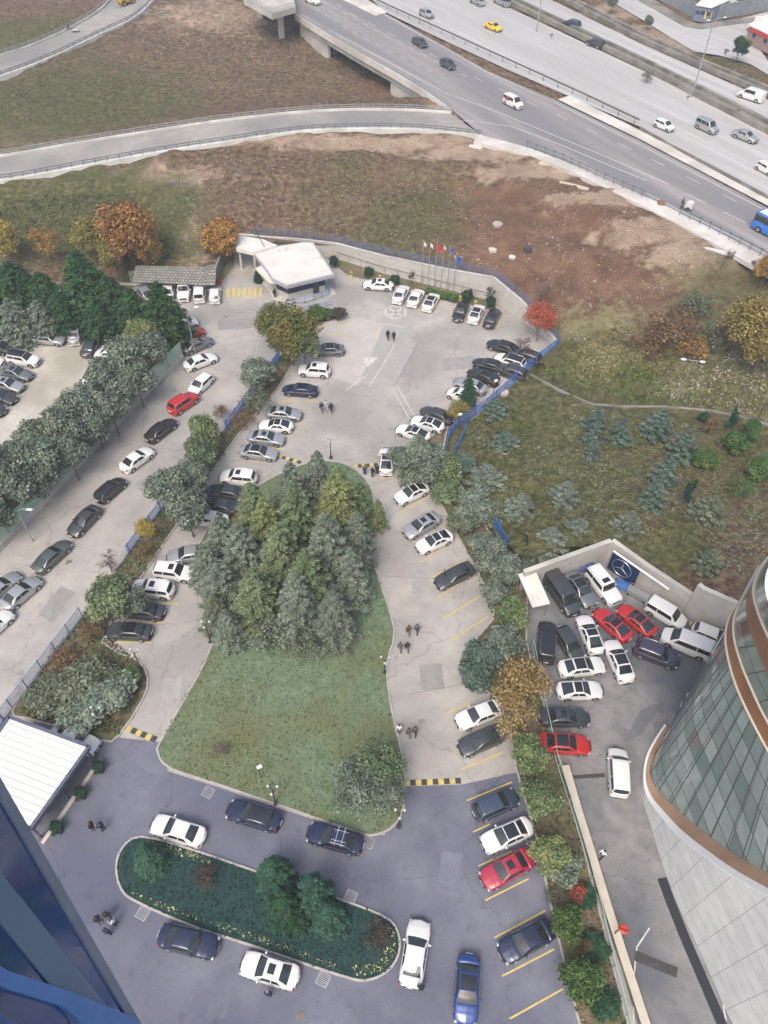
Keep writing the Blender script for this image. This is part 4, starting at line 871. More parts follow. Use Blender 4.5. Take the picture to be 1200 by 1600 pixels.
# stacked white material in the scrap yard behind the fence
for k, (x, y, sx, sy, sz, a, l_) in enumerate(((1060, -2, 5, 2, .8, .4, 'pale stack of frames behind the fence left of the shed'), (1150, 12, 5, 3, 1.2, -.3, 'white pile of scrap behind the fence right of the shed'), (1178, 4, 4, 3, 1.0, .2, 'white scrap pile at the top right corner'), (1135, 2, 3, 2, 1.3, .7, 'yellowish crate pile behind the shed roof'), (1095, -5, 4, 3, .9, 1.0, 'grey pile of scrap at the top edge behind the shed'))):
    p = G(x, y, 9.0); mb = MB()
    for i in range(22): mb.box(p+Vector((rnd.uniform(-sx, sx)/2, rnd.uniform(-sy, sy)/2, rnd.uniform(.1, sz))), (rnd.uniform(.5, 2.2), rnd.uniform(.15, .7), rnd.uniform(.08, .4)), rnd.uniform(0, 3))
    o = mb.build('scrap_pile', mat('scrap%d' % k, *[((.5, .5, .48), (.65, .65, .62)), ((.6, .6, .58), (.35, .35, .35)), ((.6, .6, .6), (.3, .3, .32)), ((.55, .48, .25), (.6, .6, .5)), ((.35, .35, .36), (.5, .5, .5))][k], 2, .8)); tag(o, l_, 'scrap pile')

# ------------------------------------------------------------------ lamps and poles
def lamp_post(base, h, kind, label, z=0.0, az=0.0, name='street_lamp'):
    p = G(*base, z) if len(base) == 2 else Vector(base); f = thing(name, label, 'street lamp', p, az)
    if kind == 'curved':
        mb = MB(); mb.tube([(0, 0, 0), (0, 0, h*.8), (.15, 0, h*.95), (.6, 0, h), (1.1, 0, h*.99)], [.09, .06, .05, .045, .04], 8); mb.build('pole', M_STEEL, f)
        mb = MB(); mb.ell((1.4, 0, h*.985), (.42, .16, .09)); mb.build('lamp_head', MATS['white_paint'], f, True)
    elif kind == 'double':
        mb = MB(); mb.tube([(0, 0, 0), (0, 0, h)], [.08, .05], 8); mb.tube([(-1, 0, h), (1, 0, h)], .04, 6); mb.build('pole', M_STEEL, f)
        for s_ in (-1, 1): mb = MB(); mb.ell((s_*1.15, 0, h), (.35, .2, .12)); mb.build('lamp_head', MATS['white_paint'], f, True)
    elif kind == 'globe':
        mb = MB(); mb.tube([(0, 0, 0), (0, 0, h)], [.07, .045], 8); mb.box((0, 0, .12), (.35, .35, .24))
        for k in range(3): t = k*2.09+.5; mb.tube([(0, 0, h-.3), (.3*math.cos(t), .3*math.sin(t), h-.1), (.42*math.cos(t), .42*math.sin(t), h)], .025, 6)
        mb.build('pole', M_DARKM, f)
        for k in range(3): t = k*2.09+.5; mb = MB(); mb.ell((.45*math.cos(t), .45*math.sin(t), h+.15), (.14, .14, .14), 12, 8); mb.build('globe', mat('frosted_globe', (.42, .46, .48), rough=.3), f, True)
    elif kind == 'tall':
        mb = MB(); mb.tube([(0, 0, 0), (0, 0, h)], [.14, .07], 8); mb.tube([(0, 0, h), (1.2, .3, h+.3), (2.2, .5, h+.3)], .05, 6); mb.tube([(0, 0, h), (-1.2, -.3, h+.3)], .05, 6); mb.build('pole', M_STEEL, f)
        for u in ((2.4, .55, h+.3), (-1.4, -.35, h+.3)): mb = MB(); mb.ell(u, (.4, .18, .1)); mb.build('lamp_head', MATS['white_paint'], f, True)
    elif kind == 'flood':
        mb = MB(); mb.tube([(0, 0, 0), (0, 0, h)], .05, 8); mb.build('pole', M_DARKM, f); mb = MB(); mb.box((.1, 0, h+.1), (.45, .25, .2), .5); mb.build('lamp_head', MATS['white_paint'], f)
    return f
lamp_post((52, 846), 5.6, 'curved', 'curved street lamp beside the low yard wall near the left edge')
lamp_post((305, 553), 7.6, 'curved', 'tall curved street lamp by the red car at the corner of the netting fence', az=R(20))
lamp_post((1080, 152), 13.0, 'tall', 'tall street lamp rising from the highway median near the white van', HZ, R(15))
lamp_post((838, 50), 10.0, 'tall', 'street lamp rising from the highway median at the top edge', HZ, R(15))
lamp_post(tuple(GT(1058, 626)), 6.5, 'double', 'double-headed lamp standing among the rubble behind the garden kerb', az=R(-10))
lamp_post((517, 716), 3.2, 'globe', 'globe lamp at the tip of the cedars beside the speed bump')
lamp_post((431, 1256), 3.3, 'globe', 'globe lamp on the dark lawn edge behind the two black sedans')
lamp_post((623, 1292), 3.3, 'globe', 'globe lamp in the rounded lawn corner near the car with the roof rack')
lamp_post((221, 1046), 3.3, 'globe', 'globe lamp on the rounded tip of the left shrub bed')
lamp_post((329, 1003), 3.3, 'globe', 'globe lamp on the left edge of the lawn under the trees')
lamp_post((160, 1130), 2.6, 'globe', 'four-globe lamp among the dusty shrubs behind the white car by the pavilion')
lamp_post((408, 1216), 2.4, 'flood', 'small white floodlight on a thin pole on the lawn', name='floodlight')
lamp_post((601, 1052), 2.6, 'globe', 'globe lamp at the narrow waist of the lawn edge')
lamp_post((769, 625), 3.2, 'flood', 'white floodlight on top of the blue fence near the boundary spruce', name='floodlight')
lamp_post((715, 672), 2.6, 'flood', 'white floodlight at the bend of the blue fence', name='floodlight')
f = thing('barrier_arm', 'post with a round red sign beside the beige-topped wall in the side lane', 'sign', G(957, 1462)); mb = MB(); mb.tube([(0, 0, 0), (0, 0, 2.2)], .05, 8); mb.build('pole', M_DARKM, f)
mb = MB(); mb.tube([(.3, -.02, 2.2), (.32, .04, 2.26)], .42, 20); ob = mb.build('disc', mat('sign_red', (.55, .05, .03), rough=.4), f)
ms = MB(); ms.ell((.35, 0, 2.2), (.38, .38, .07), 16, 6); ms.build('mirror', MATS['sign_red'], f, True)
lines('speed_hump', [[(992, 1493), (1058, 1520)]], .75, .03, M_BLACK)
lines('drain_slot', [[(890, 1215), (945, 1211)]], .35, .02, M_BLACK)
for (x, y, l_) in ((325, 1238, 'drain grate beside the lawn kerb above the white sedan'), (223, 1427, 'drain grate by the island kerb near the group of four people'), (548, 1401, 'drain grate between the island trees and the lawn'), (576, 1316, 'drain grate behind the car with the roof rack'), (505, 1530, 'drain grate below the island kerb by the silver-white sedan')):
    f = thing('drain_grate', l_, 'drain', G(x, y), R(-25)); mb = MB(); mb.box((0, 0, .014), (.95, .95, .012)); mb.build('frame', M_STEEL, f); mb = MB()
    for k in range(7): mb.box((0, -.36+k*.12, .026), (.8, .05, .012))
    mb.build('bars', M_BLACK, f)

# ------------------------------------------------------------------ white-roofed pavilion
pv = PP([(14, 1120), (139, 1166), (47, 1295), (-72, 1245)], 3.2)
o0 = Vector((pv[0].x, pv[0].y, 0)); f = thing('pavilion', 'open waiting pavilion with a flat white ribbed roof and dark frame at the left edge', 'pavilion', o0)
q = [p-o0 for p in pv]; c_ = sum(q, Vector())/4
mb = MB(); mb.poly([p.lerp(c_, .03)+Vector((0, 0, -.05)) for p in q], None, .25); mb.build('roof', mat('pavilion_roof', (.62, .64, .60), (.70, .72, .68), .5, .55), f)
mb = MB()
for k in range(1, 13): t = k/13; mb.beam(q[0].lerp(q[3], t)+Vector((0, 0, -.02)), q[1].lerp(q[2], t)+Vector((0, 0, -.02)), .05, .05)
mb.build('rib', mat('pavilion_rib', (.50, .51, .47), rough=.6), f)
M_FRAME = mat('slate_frame', (.07, .08, .12), (.10, .11, .15), 2, .5)
mb = MB(); ring = [p-Vector((0, 0, .15)) for p in q]; [mb.beam(a, b_, .3, .42) for a, b_ in zip(ring, ring[1:]+ring[:1])]; mb.build('roof_frame', M_FRAME, f)
for p in q+[q[1].lerp(q[2], .5)]: pp = p.lerp(c_, .06); mb = MB(); mb.box((pp.x, pp.y, 1.45), (.16, .16, 2.9)); mb.build('column', M_FRAME, f)
base = [p.lerp(c_, -.04) for p in q]; mb = MB(); mb.poly([Vector((p.x, p.y, .12)) for p in base], None, .12); mb.build('floor', mat('pavilion_floor', (.10, .10, .13), (.14, .14, .17), 2, .6), f)
mb = MB(); a, b_ = base[1], base[2]; a = Vector((a.x, a.y, 0)); b_ = Vector((b_.x, b_.y, 0)); mb.beam(a+Vector((0, 0, .12)), b_+Vector((0, 0, .12)), .35, .25); mb.build('kerb', mat('beige_coping', (.5, .46, .38)), f)
pe = [a+o0, b_+o0]; dirp = (b_-a).normalized()
for k, t in enumerate((.1, .42, .82)):
    p = (a+o0).lerp(b_+o0, t)+Vector((dirp.y, -dirp.x, 0))*-.35
    p = (a+o0).lerp(b_+o0, t); nrm = Vector((-dirp.y, dirp.x, 0)); nrm = nrm if nrm.x > 0 else -nrm; p = p+nrm*.55
    f2 = thing('planter', ['planter with a clipped round box bush at the upper end of the pavilion kerb', 'planter with a clipped box bush at the middle of the pavilion kerb', 'planter with a clipped box bush at the lower end of the pavilion kerb'][k], 'planter', p, group='box bush planters along the pavilion')
    mb = MB(); mb.box((0, 0, .25), (.6, .6, .5), taper=1.15); mb.build('pot', M_DARKM, f2)
    PLANT_BUSH = globals().setdefault('PLANT_BUSH', []); PLANT_BUSH.append(f2)
# cafe tables and chairs under the roof edge
for k in range(3):
    c1 = (a+o0).lerp(b_+o0, .22+.28*k)-nrm*1.6
    f2 = thing('round_table', ['small round table under the pavilion edge, upper', 'small round table under the pavilion edge, middle', 'small round table under the pavilion edge, lowest'][k], 'table', c1+Vector((0, 0, .12)), group='pavilion tables'); mb = MB(); mb.tube([(0, 0, .72), (0, 0, .76)], .38, 16); mb.build('tabletop', M_STEEL, f2); mb = MB(); mb.tube([(0, 0, 0), (0, 0, .72)], .04, 8); mb.build('leg', M_DARKM, f2)
    for s_ in (-1, 1):
        f3 = thing('chair', 'dark chair at the %s pavilion table, on its %s side' % (['upper', 'middle', 'lowest'][k], 'upper' if s_ < 0 else 'lower'), 'chair', c1+dirp*s_*.75+Vector((0, 0, .12)), math.atan2(dirp.y, dirp.x)+(math.pi if s_ < 0 else 0), group='pavilion chairs')
        mb = MB(); mb.box((0, 0, .45), (.45, .45, .05)); mb.build('seat', M_FRAME, f3); mb = MB(); mb.box((.21, 0, .7), (.05, .45, .5)); mb.build('backrest', M_FRAME, f3)
        for u in (-.2, .2):
            for v in (-.2, .2): mb = MB(); mb.box((u, v, .22), (.04, .04, .44)); mb.build('leg', M_DARKM, f3)

# ------------------------------------------------------------------ curved building at the lower right
def lift(pts):                               # (px, py, z) -> world points
    return [G(*p) for p in pts]
rim = [(1038, 1132, .25), (1022, 1156, .3), (1010, 1180, .35), (1005, 1206, .5), (1006, 1230, .8), (1013, 1250, 1.3), (1030, 1273, 2.6), (1050, 1297, 4.3), (1073, 1318, 6.2), (1105, 1342, 8.6), (1140, 1367, 10.8), (1200, 1402, 14.1), (1270, 1440, 17.7), (1360, 1490, 21.5), (1470, 1545, 25)]
RIM = smoothpts(lift(rim), 4)
inn_ = [(1045, 1138, .25), (1032, 1160, .3), (1021, 1182, .35), (1015, 1203, .5), (1018, 1221, .9), (1030, 1240, 1.5), (1050, 1259, 2.9), (1074, 1281, 4.6), (1096, 1298, 6.5), (1130, 1324, 8.8), (1162, 1345, 11.0), (1222, 1376, 14.2), (1290, 1410, 17.8), (1375, 1456, 21.6), (1480, 1508, 25)]
INN = smoothpts(lift(inn_), 4)
cb = thing('curved_building', 'curved glass building with bronze bands and pale grey tiled base at the lower right', 'building', (30, 25, 0)); ob0 = Vector((30, 25, 0))
def bpart(name, rows, m, uv=None, flip=False, smooth=True, par=None):
    mb = MB(); mb.grid([[p-ob0 for p in r] for r in rows], uv, flip); o = mb.build(name, m, cb if par is None else par, smooth); return o
def uvgrid(rows, sx=1.0):
    L = [0.0]
    for a, b in zip(rows[0], rows[0][1:]): L.append(L[-1]+(b-a).length)
    return [[(l_, -r[i].z) for i, l_ in enumerate(L)] if 1 else 0 for r in rows]
M_CLAD = tile_mat('pale_cladding', (.60, .61, .61), (.66, .67, .67), (.36, .37, .38), 2.2, 1.5, .028, .5, vertical=False)
M_BRONZE = mat('bronze_cladding', (.32, .155, .07), (.39, .20, .095), .5, .42, metal=.25, c3=(.27, .13, .065), s3=.25)
M_GLASSG = tile_mat('green_curtain_glass', (.09, .15, .12), (.24, .31, .27), (.02, .025, .022), 2.1, 1.65, .05, .14, vertical=False)
M_GLASSL = tile_mat('grey_green_curtain_glass', (.14, .19, .18), (.30, .36, .345), (.05, .065, .065), 2.3, 1.9, .045, .12, vertical=False)
base = [Vector((p.x, p.y, -.1)) for p in RIM]
bpart('base_wall', [base, RIM], M_CLAD, uvgrid([base, RIM]))
edge_t = [p+Vector((0, 0, .12)) for p in RIM]; Nr = normals2d(RIM); bpart('coping', [RIM, edge_t], mat('white_paint', (.78, .78, .76)))
e2 = [p.lerp(q, .34)+Vector((0, 0, .10)) for p, q in zip(RIM, INN)]
bpart('coping', [edge_t, e2], MATS['white_paint'])
bpart('bronze_ledge', [e2, [p+Vector((0, 0, .12)) for p in INN]], mat('bronze_ledge', (.33, .20, .125), (.40, .26, .17), .4, .5))
# upper bands
aL = [(1175, 905, 19), (1156, 942, 19), (1141, 963, 19), (1134, 994, 19), (1139, 1032, 19), (1150, 1070, 19), (1169, 1113, 19), (1196, 1165, 19), (1232, 1225, 19), (1275, 1290, 19), (1340, 1380, 19)]
aR = [(1186, 885, 21), (1169, 919, 21), (1150, 957, 21), (1147, 993, 21), (1159, 1038, 21), (1176, 1079, 21), (1193, 1115, 21), (1222, 1165, 21), (1260, 1222, 21), (1300, 1280, 21), (1365, 1365, 21)]
bL = [(1195, 885, 25), (1171, 921, 25), (1165, 948, 25), (1170, 979, 25), (1181, 1011, 25), (1200, 1055, 25), (1225, 1100, 25), (1255, 1150, 25), (1292, 1205, 25), (1335, 1260, 25), (1395, 1335, 25)]
bR = [(1220, 855, 28), (1197, 876, 28), (1182, 903, 28), (1178, 928, 28), (1187, 962, 28), (1204, 1000, 28), (1232, 1045, 28), (1266, 1095, 28), (1306, 1145, 28), (1350, 1195, 28), (1420, 1270, 28)]
cL = [(1235, 850, 32), (1212, 868, 32), (1199, 890, 32), (1195, 915, 32), (1202, 945, 32), (1222, 980, 32), (1250, 1020, 32), (1288, 1065, 32), (1330, 1110, 32), (1380, 1160, 32), (1450, 1230, 32)]
AL, AR, BL, BR, CL = [resn(smoothpts(lift(q), 4), 49) for q in (aL, aR, bL, bR, cL)]
low = resn(smoothpts(lift([(1150, 1000, .3), (1122, 1010, .3), (1088, 1070, .3), (1062, 1108, .3)]+inn_), 4), 49)
# resample the lower edge so that verticals stay plumb-ish: nearest plan direction
rows = [[a.lerp(b, t) for a, b in zip(low, AL)] for t in [i/6 for i in range(7)]]
bpart('curtain_wall', rows, M_GLASSL, uvgrid(rows))
bpart('bronze_band', [AL, AR], M_BRONZE); bpart('bronze_band', [BL, BR], M_BRONZE)
rows = [[a.lerp(b, t) for a, b in zip(AR, BL)] for t in (0, .5, 1)]; bpart('curtain_wall', rows, M_GLASSG, uvgrid(rows))
rows = [[a.lerp(b, t) for a, b in zip(BR, CL)] for t in (0, .5, 1)]; bpart('curtain_wall', rows, M_GLASSG, uvgrid(rows))
for nm, a in (('trim', AR), ('trim', BR), ('trim', AL)):
    mb = MB(); mb.tube([p-ob0 for p in a], .13, 6); mb.build(nm, mat('pale_trim', (.52, .46, .38), rough=.5), cb, True)
topc = [p+Vector((2.6, -.6, 1.2)) for p in CL]; bpart('white_band', [CL, topc], mat('white_paint', (.78, .78, .76)))
mb = MB(); far_ = [Vector((p.x+25, p.y-10, 33.2)) for p in CL]; mb.grid([[p-ob0 for p in topc], [p-ob0 for p in far_]]); mb.build('roof', M_CONC, cb)
# vertical mullions of the lower glass
mb = MB()
for i in range(2, 49, 2): mb.tube([low[i]-ob0, AL[i]-ob0], .05, 4)
mb.build('mullion', mat('mullion_dark', (.06, .075, .07), rough=.4), cb)
# dark strip along the foot of the tiled wall
lines('wall_foot_strip', [[(1034, 1372), (1046, 1405), (1070, 1465), (1098, 1530), (1128, 1600), (1150, 1655)]], .8, .02, mat('strip_dark', (.02, .024, .032), rough=.9))
# poles and glass screens at the corner beside the courtyard
f = thing('wind_screen', 'row of tilted glass screens in white frames between the white van and the curved building', 'glass screen', G(1110, 1060, 0)); oo = G(1110, 1060, 0)
for (x, y) in ((1128, 990), (1115, 1022), (1095, 1060), (1078, 1092), (1062, 1110)):
    p = G(x, y)-oo; mb = MB(); mb.box(p+Vector((0, 0, .9)), (1.9, .08, 1.7), R(62)); mb.build('pane', mat('screen_glass', (.16, .20, .19), rough=.1), f)
    mb = MB(); mb.box(p+Vector((0, 0, 1.78)), (2.1, .14, .12), R(62)); mb.box(p+Vector((0, 0, .05)), (2.1, .14, .12), R(62)); mb.build('frame', MATS['white_paint'], f)

# ------------------------------------------------------------------ the tower wing beside the camera (dark blue glass)
XW = -6.0
def W(px, py, x=XW):                          # the point of the plane x = XW that a pixel sees
    d = CR @ Vector(((px-600)/FPX, -(py-800)/FPX, -1.0)); t = x/d.x; return Vector((x, d.y*t, CAM_H+d.z*t))
tw = thing('office_tower', 'blue glass wing of the tower with a grey edge fin in the lower left corner', 'office tower')
def wq(pts, name, m, out=0.0, th=.1):
    q = [W(*p) for p in pts]; mb = MB(); n = len(q); fr = [Vector((p.x+out, p.y, p.z)) for p in q]; bk = [Vector((p.x+out-th, p.y, p.z)) for p in q]
    mb.add(fr+bk, [tuple(range(n)), tuple(range(2*n-1, n-1, -1))]+[(i, i+n, (i+1) % n+n, (i+1) % n) for i in range(n)]); return mb.build(name, m, tw)
M_TGLASS = mat('tower_blue_glass', (.012, .05, .17), (.022, .08, .24), .25, .08, spec=.8)
wq([(-60, 1125), (9, 1240), (222, 1612), (330, 1800), (-200, 1800), (-500, 1100)], 'glass', M_TGLASS, 0, .3)
wq([(-60, 1115), (0, 1222), (217, 1598), (330, 1795), (312, 1800), (202, 1600), (0, 1252), (-62, 1145)], 'edge_fin', mat('fin_grey', (.15, .20, .28), (.20, .25, .33), 1, .45), .05, .35)
wq([(-60, 1280), (0, 1366), (160, 1566), (190, 1620), (120, 1620), (92, 1560), (0, 1446), (-60, 1370)], 'mullion_band', mat('band_blue_grey', (.09, .17, .28), (.11, .20, .32), .3, .4), .04, .3)
wq([(-60, 1480), (0, 1516), (110, 1552), (208, 1592), (222, 1625), (150, 1625), (90, 1572), (0, 1545), (-60, 1520)], 'blue_rail', mat('rail_blue', (.03, .16, .48), (.05, .22, .58), .5, .35), .12, .3)
wq([(-60, 1562), (0, 1588), (80, 1640), (-60, 1680)], 'lower_panel', mat('panel_blue', (.015, .08, .30), rough=.3), .10, .25)

# ------------------------------------------------------------------ cars
def paint(name, c, met=0.0, rough=.32): return mat('paint_'+name, c, rough=rough, metal=met, coat=.6)
PAINT = {'white': paint('white', (.66, .66, .65)), 'offwhite': paint('offwhite', (.58, .58, .56)), 'silver': paint('silver', (.38, .39, .40), .45), 'grey': paint('grey', (.17, .18, .19), .4), 'dark': paint('dark', (.055, .06, .065), .3),
         'black': paint('black', (.018, .019, .021)), 'navy': paint('navy', (.018, .028, .065), .3), 'red': paint('red', (.42, .02, .02)), 'maroon': paint('maroon', (.34, .02, .05)), 'blue': paint('blue', (.02, .055, .20), .3),
         'bluegrey': paint('bluegrey', (.06, .085, .13), .4), 'yellow': paint('yellow', (.72, .48, .02)), 'busblue': paint('busblue', (.02, .15, .52)), 'greengrey': paint('greengrey', (.10, .125, .115), .4), 'purple': paint('purple', (.075, .07, .11), .4)}
M_GL = mat('car_glass', (.03, .038, .04), (.012, .015, .016), 1.5, .04, spec=1.0); M_TY = mat('tyre', (.025, .025, .026), rough=.85); M_RIM = mat('rim', (.45, .46, .48), rough=.35, metal=.8)
M_HL = mat('headlight', (.36, .38, .40), rough=.12, metal=.3); M_TL = mat('taillight', (.22, .01, .01), rough=.2); M_PL = mat('plate', (.7, .7, .7), rough=.5); M_TRIM = mat('black_trim', (.02, .02, .022), rough=.5); M_CHR = mat('chrome', (.65, .66, .68), rough=.2, metal=.9)
M_PANO = mat('roof_glass', (.015, .017, .02), rough=.05, spec=.8)
def interp(x, tab):
    if x <= tab[0][0]: return tab[0][1]
    for (a, u), (b, v) in zip(tab, tab[1:]):
        if x <= b: t = (x-a)/(b-a); t = t*t*(3-2*t)*.5+t*.5; return u+(v-u)*t
    return tab[-1][1]
# length, width, height, wheelbase, wheel radius, hood height (nose, cowl), deck height, belt, greenhouse x: rear base, rear roof, front roof, cowl ; tumblehome
TYPES = {
 'sedan':  dict(L=4.85, W=1.86, H=1.45, wb=2.85, wr=.33, nose=.70, cowl=.98, deck=1.06, tail=.98, belt=.93, g=(-1.85, -.95, .28, 1.15), tum=.78, bow=.26),
 'coupe':  dict(L=4.70, W=1.84, H=1.40, wb=2.75, wr=.34, nose=.68, cowl=.96, deck=1.02, tail=.98, belt=.92, g=(-2.02, -.75, .15, 1.05), tum=.74, bow=.30),
 'hatch':  dict(L=4.20, W=1.78, H=1.48, wb=2.60, wr=.32, nose=.74, cowl=1.0, deck=.98, tail=.96, belt=.94, g=(-2.02, -1.50, .35, 1.20), tum=.80, bow=.24),
 'suv':    dict(L=4.65, W=1.90, H=1.68, wb=2.75, wr=.37, nose=.88, cowl=1.12, deck=1.10, tail=1.08, belt=1.06, g=(-2.20, -1.78, .42, 1.20), tum=.82, bow=.20),
 'boxsuv': dict(L=4.85, W=1.92, H=1.90, wb=2.85, wr=.40, nose=1.02, cowl=1.18, deck=1.15, tail=1.15, belt=1.12, g=(-2.36, -2.25, .55, .98), tum=.90, bow=.10),
 'van':    dict(L=5.3, W=1.98, H=1.98, wb=3.2, wr=.36, nose=.92, cowl=1.20, deck=1.15, tail=1.12, belt=1.10, g=(-2.60, -2.48, .95, 1.85), tum=.88, bow=.14),
 'minivan': dict(L=4.6, W=1.84, H=1.82, wb=2.75, wr=.33, nose=.85, cowl=1.12, deck=1.08, tail=1.08, belt=1.05, g=(-2.24, -2.10, .65, 1.42), tum=.86, bow=.16),
 'bus':    dict(L=7.2, W=2.2, H=2.7, wb=4.2, wr=.42, nose=1.15, cowl=1.35, deck=1.3, tail=1.3, belt=1.28, g=(-3.55, -3.42, 2.9, 3.45), tum=.92, bow=.08),
}
def car_proto(tn, roof='plain', cargo=False):
    T = TYPES[tn]; L, W, H = T['L'], T['W'], T['H']; hl, hw = L/2, W/2; xr0, xr1, xf1, xf0 = T['g']; belt = T['belt']; zb = .20
    root = bpy.data.objects.new({'suv': 'parked_car', 'van': 'van', 'minivan': 'minivan', 'bus': 'minibus'}.get(tn, 'parked_car'), None); C.objects.link(root)
    top = [(-hl, T['tail']*.80), (-hl+.10, T['tail']*.96), (-hl+.35, T['tail']), (xr0, T['deck']), (xr0+.3, belt+.05), (xf0-.3, belt+.04), (xf0, T['cowl']), (hl-.75, (T['nose']+T['cowl'])/2+.04), (hl-.22, T['nose']), (hl-.06, T['nose']*.88), (hl, T['nose']*.72)]
    xs_ = [-hl, -hl+.04, -hl+.12, -hl+.25]+[-hl+.4+(L-.8)*i/40 for i in range(41)]+[hl-.25, hl-.12, hl-.04, hl]
    wx = (-T['wb']/2+.02, T['wb']/2+.06); rows = []
    for x in xs_:
        e = abs(x)/hl; w_ = hw*(1-.10*e**6-.035*e**2); zt = interp(x, top); sh = zt-.05
        pr = [(0, zb), (.75, zb), (.97, zb+.03), (1.0, zb+.18), (1.0, zb+.55*(sh-zb)), (.985, zb+.80*(sh-zb)), (.945, sh-.02), (.86, sh+.02), (.5, zt+.0), (0, zt+.02)]
        arch = 0
        for c in wx:
            dx = abs(x-c); r_ = T['wr']+.07
            if dx < r_: arch = max(arch, T['wr']+math.sqrt(r_*r_-dx*dx))
        half = []
        for j, (a, z) in enumerate(pr):
            if arch and 0 < j < 6: z = max(z, arch+.004*j) if j > 1 else arch
            if j == 0 and arch: z = arch
            bow = T['bow']*a*a*(e**8)*(1 if x > 0 else -1)
            half.append(Vector((x-bow, a*w_, min(z, zt+.03))))
        rows.append([Vector((p.x, -p.y, p.z)) for p in half[::-1]]+half[1:])
    mb = MB(); mb.grid(rows, flip=True)
    for r_, fl in ((rows[0], 0), (rows[-1], 1)):
        n = len(r_)//2; a = [r_[n-k] for k in range(n+1)]; b_ = [r_[n+k] for k in range(n+1)]; mb.grid([a, b_], flip=bool(fl))
    # greenhouse surface
    tx = [xr0, xr1, xf1, xf0]
    def ztop(x):
        return interp(x, [(xr0, belt-.02), (xr0+(xr1-xr0)*.5, belt+(H-belt)*.56), (xr1, H-.035), ((xr1+xf1)/2, H), (xf1, H-.03), (xf1+(xf0-xf1)*.5, belt+(H-belt)*.53), (xf0, belt-.02)])
    def S_(x, t, off=0.0):
        zt = ztop(x); h = max(0, zt-belt)/(H-belt); e = min(1, abs(x)/hl); wb_ = hw*(.93-.05*e*e); wr_ = wb_*(1-(1-T['tum'])*h); cr = .05*h
        s_ = 1 if t >= 0 else -1; u = abs(t)
        if u < .62: y = u/.62*wr_; z = zt-cr*(u/.62)**2; nz_ = Vector((0, 0, 1))
        else: k = (u-.62)/.38; k2 = k**.85; y = wr_+(wb_-wr_)*k2; z = (zt-cr)*(1-k)+belt*k
        bx = -.16*(y/hw)**2*(1 if x > 0 else -1)*(1-h*.3) if (x > xf1 or x < xr1) else 0
        edge = xf1 if x > 0 else xr1
        if x > xf1: bx *= min(1, (x-xf1)/(xf0-xf1)*1.5)
        if x < xr1: bx *= min(1, (xr1-x)/max(.05, xr1-xr0)*1.5)
        return Vector((x+bx, s_*y, z))
    def N_(x, t):
        e = .02; a = S_(x+e, t)-S_(x-e, t); b_ = S_(x, t+e)-S_(x, t-e); n_ = a.cross(b_)
        return n_.normalized() if n_.length > 1e-9 else Vector((0, 0, 1))
    gx = [xr0+(xr1-xr0)*i/6 for i in range(6)]+[xr1+(xf1-xr1)*i/10 for i in range(10)]+[xf1+(xf0-xf1)*i/6 for i in range(7)]
    ts = [-1, -.9, -.8, -.7, -.62, -.5, -.3, 0, .3, .5, .62, .7, .8, .9, 1]
    mb.grid([[S_(x, t) for t in ts] for x in gx], flip=True)
    body = mb.build('body', PAINT['white'], root, True)
    def patch(name, xfun, t0, t1, m, nx=6, nt_=8, off=.012):
        rows_ = []
        for j in range(nt_+1):
            t = t0+(t1-t0)*j/nt_; xa, xb = xfun(t); rows_.append([S_(xa+(xb-xa)*i/nx, t)+N_(xa+(xb-xa)*i/nx, t)*off*(1 if N_(xa+(xb-xa)*i/nx, t).z > -.1 else -1) for i in range(nx+1)])
        b2 = MB(); b2.grid(rows_); o = b2.build(name, m, root, True); return o
    patch('windshield', lambda t: (xf1+.04, xf0-.05), -.55, .55, M_GL)
    if not cargo: patch('rear_window', lambda t: (xr0+(.10 if xr1-xr0 > .3 else .02), xr1-(.04 if xr1-xr0 > .3 else .01)), -.52, .52, M_GL)
    cabL = xf1-xr1; mid = xr1+cabL*.44
    def k_(t): return (abs(t)-.62)/.38
    fr0 = xf0-(.22 if xf0-xf1 > .5 else .1)
    for s_ in (-1, 1):
        patch('side_window', lambda t: (mid+.04, xf1-.02+(fr0-.12-xf1)*k_(t)), s_*.67, s_*.93, M_GL, 6, 4)
        if not cargo: patch('side_window', lambda t: (xr1+.06-(xr1-xr0)*.55*k_(t), mid-.04), s_*.67, s_*.93, M_GL, 6, 4)
        if tn in ('van', 'bus', 'minivan') and not cargo: pass
    if roof == 'sunroof': patch('sunroof', lambda t: (xf1-.78, xf1-.22), -.32, .32, M_PANO)
    if roof == 'pano': patch('glass_roof', lambda t: (xr1+.12, xf1-.03), -.53, .53, M_PANO)
    if roof == 'blackroof': patch('black_roof', lambda t: (xr1+.02, xf1), -.6, .6, paint('gloss_black', (.02, .02, .022)))
    if roof == 'rails' or tn in ('suv', 'boxsuv'):
        for s_ in (-1, 1): b2 = MB(); b2.tube([S_(xr1+.15, s_*.6)+Vector((0, 0, .02)), S_(xr1+.25, s_*.6)+Vector((0, 0, .07)), S_(xf1-.2, s_*.6)+Vector((0, 0, .07)), S_(xf1-.05, s_*.6)+Vector((0, 0, .02))], .022, 5); b2.build('roof_rail', M_CHR, root, True)
    if roof == 'rack':
        b2 = MB()
        for x in (xf1-.45, xr1+.25): b2.beam(Vector((x, -.82, H+.10)), Vector((x, .82, H+.10)), .07, .05)
        for y in (-.42, .42): b2.beam(Vector((xr1-.1, y, H+.14)), Vector((xf1-.1, y, H+.14)), .06, .05)
        for x in (xf1-.45, xr1+.25):
            for y in (-.68, .68): b2.box((x, y, H+.0), (.1, .08, .2))
        b2.build('roof_rack', M_CHR, root)
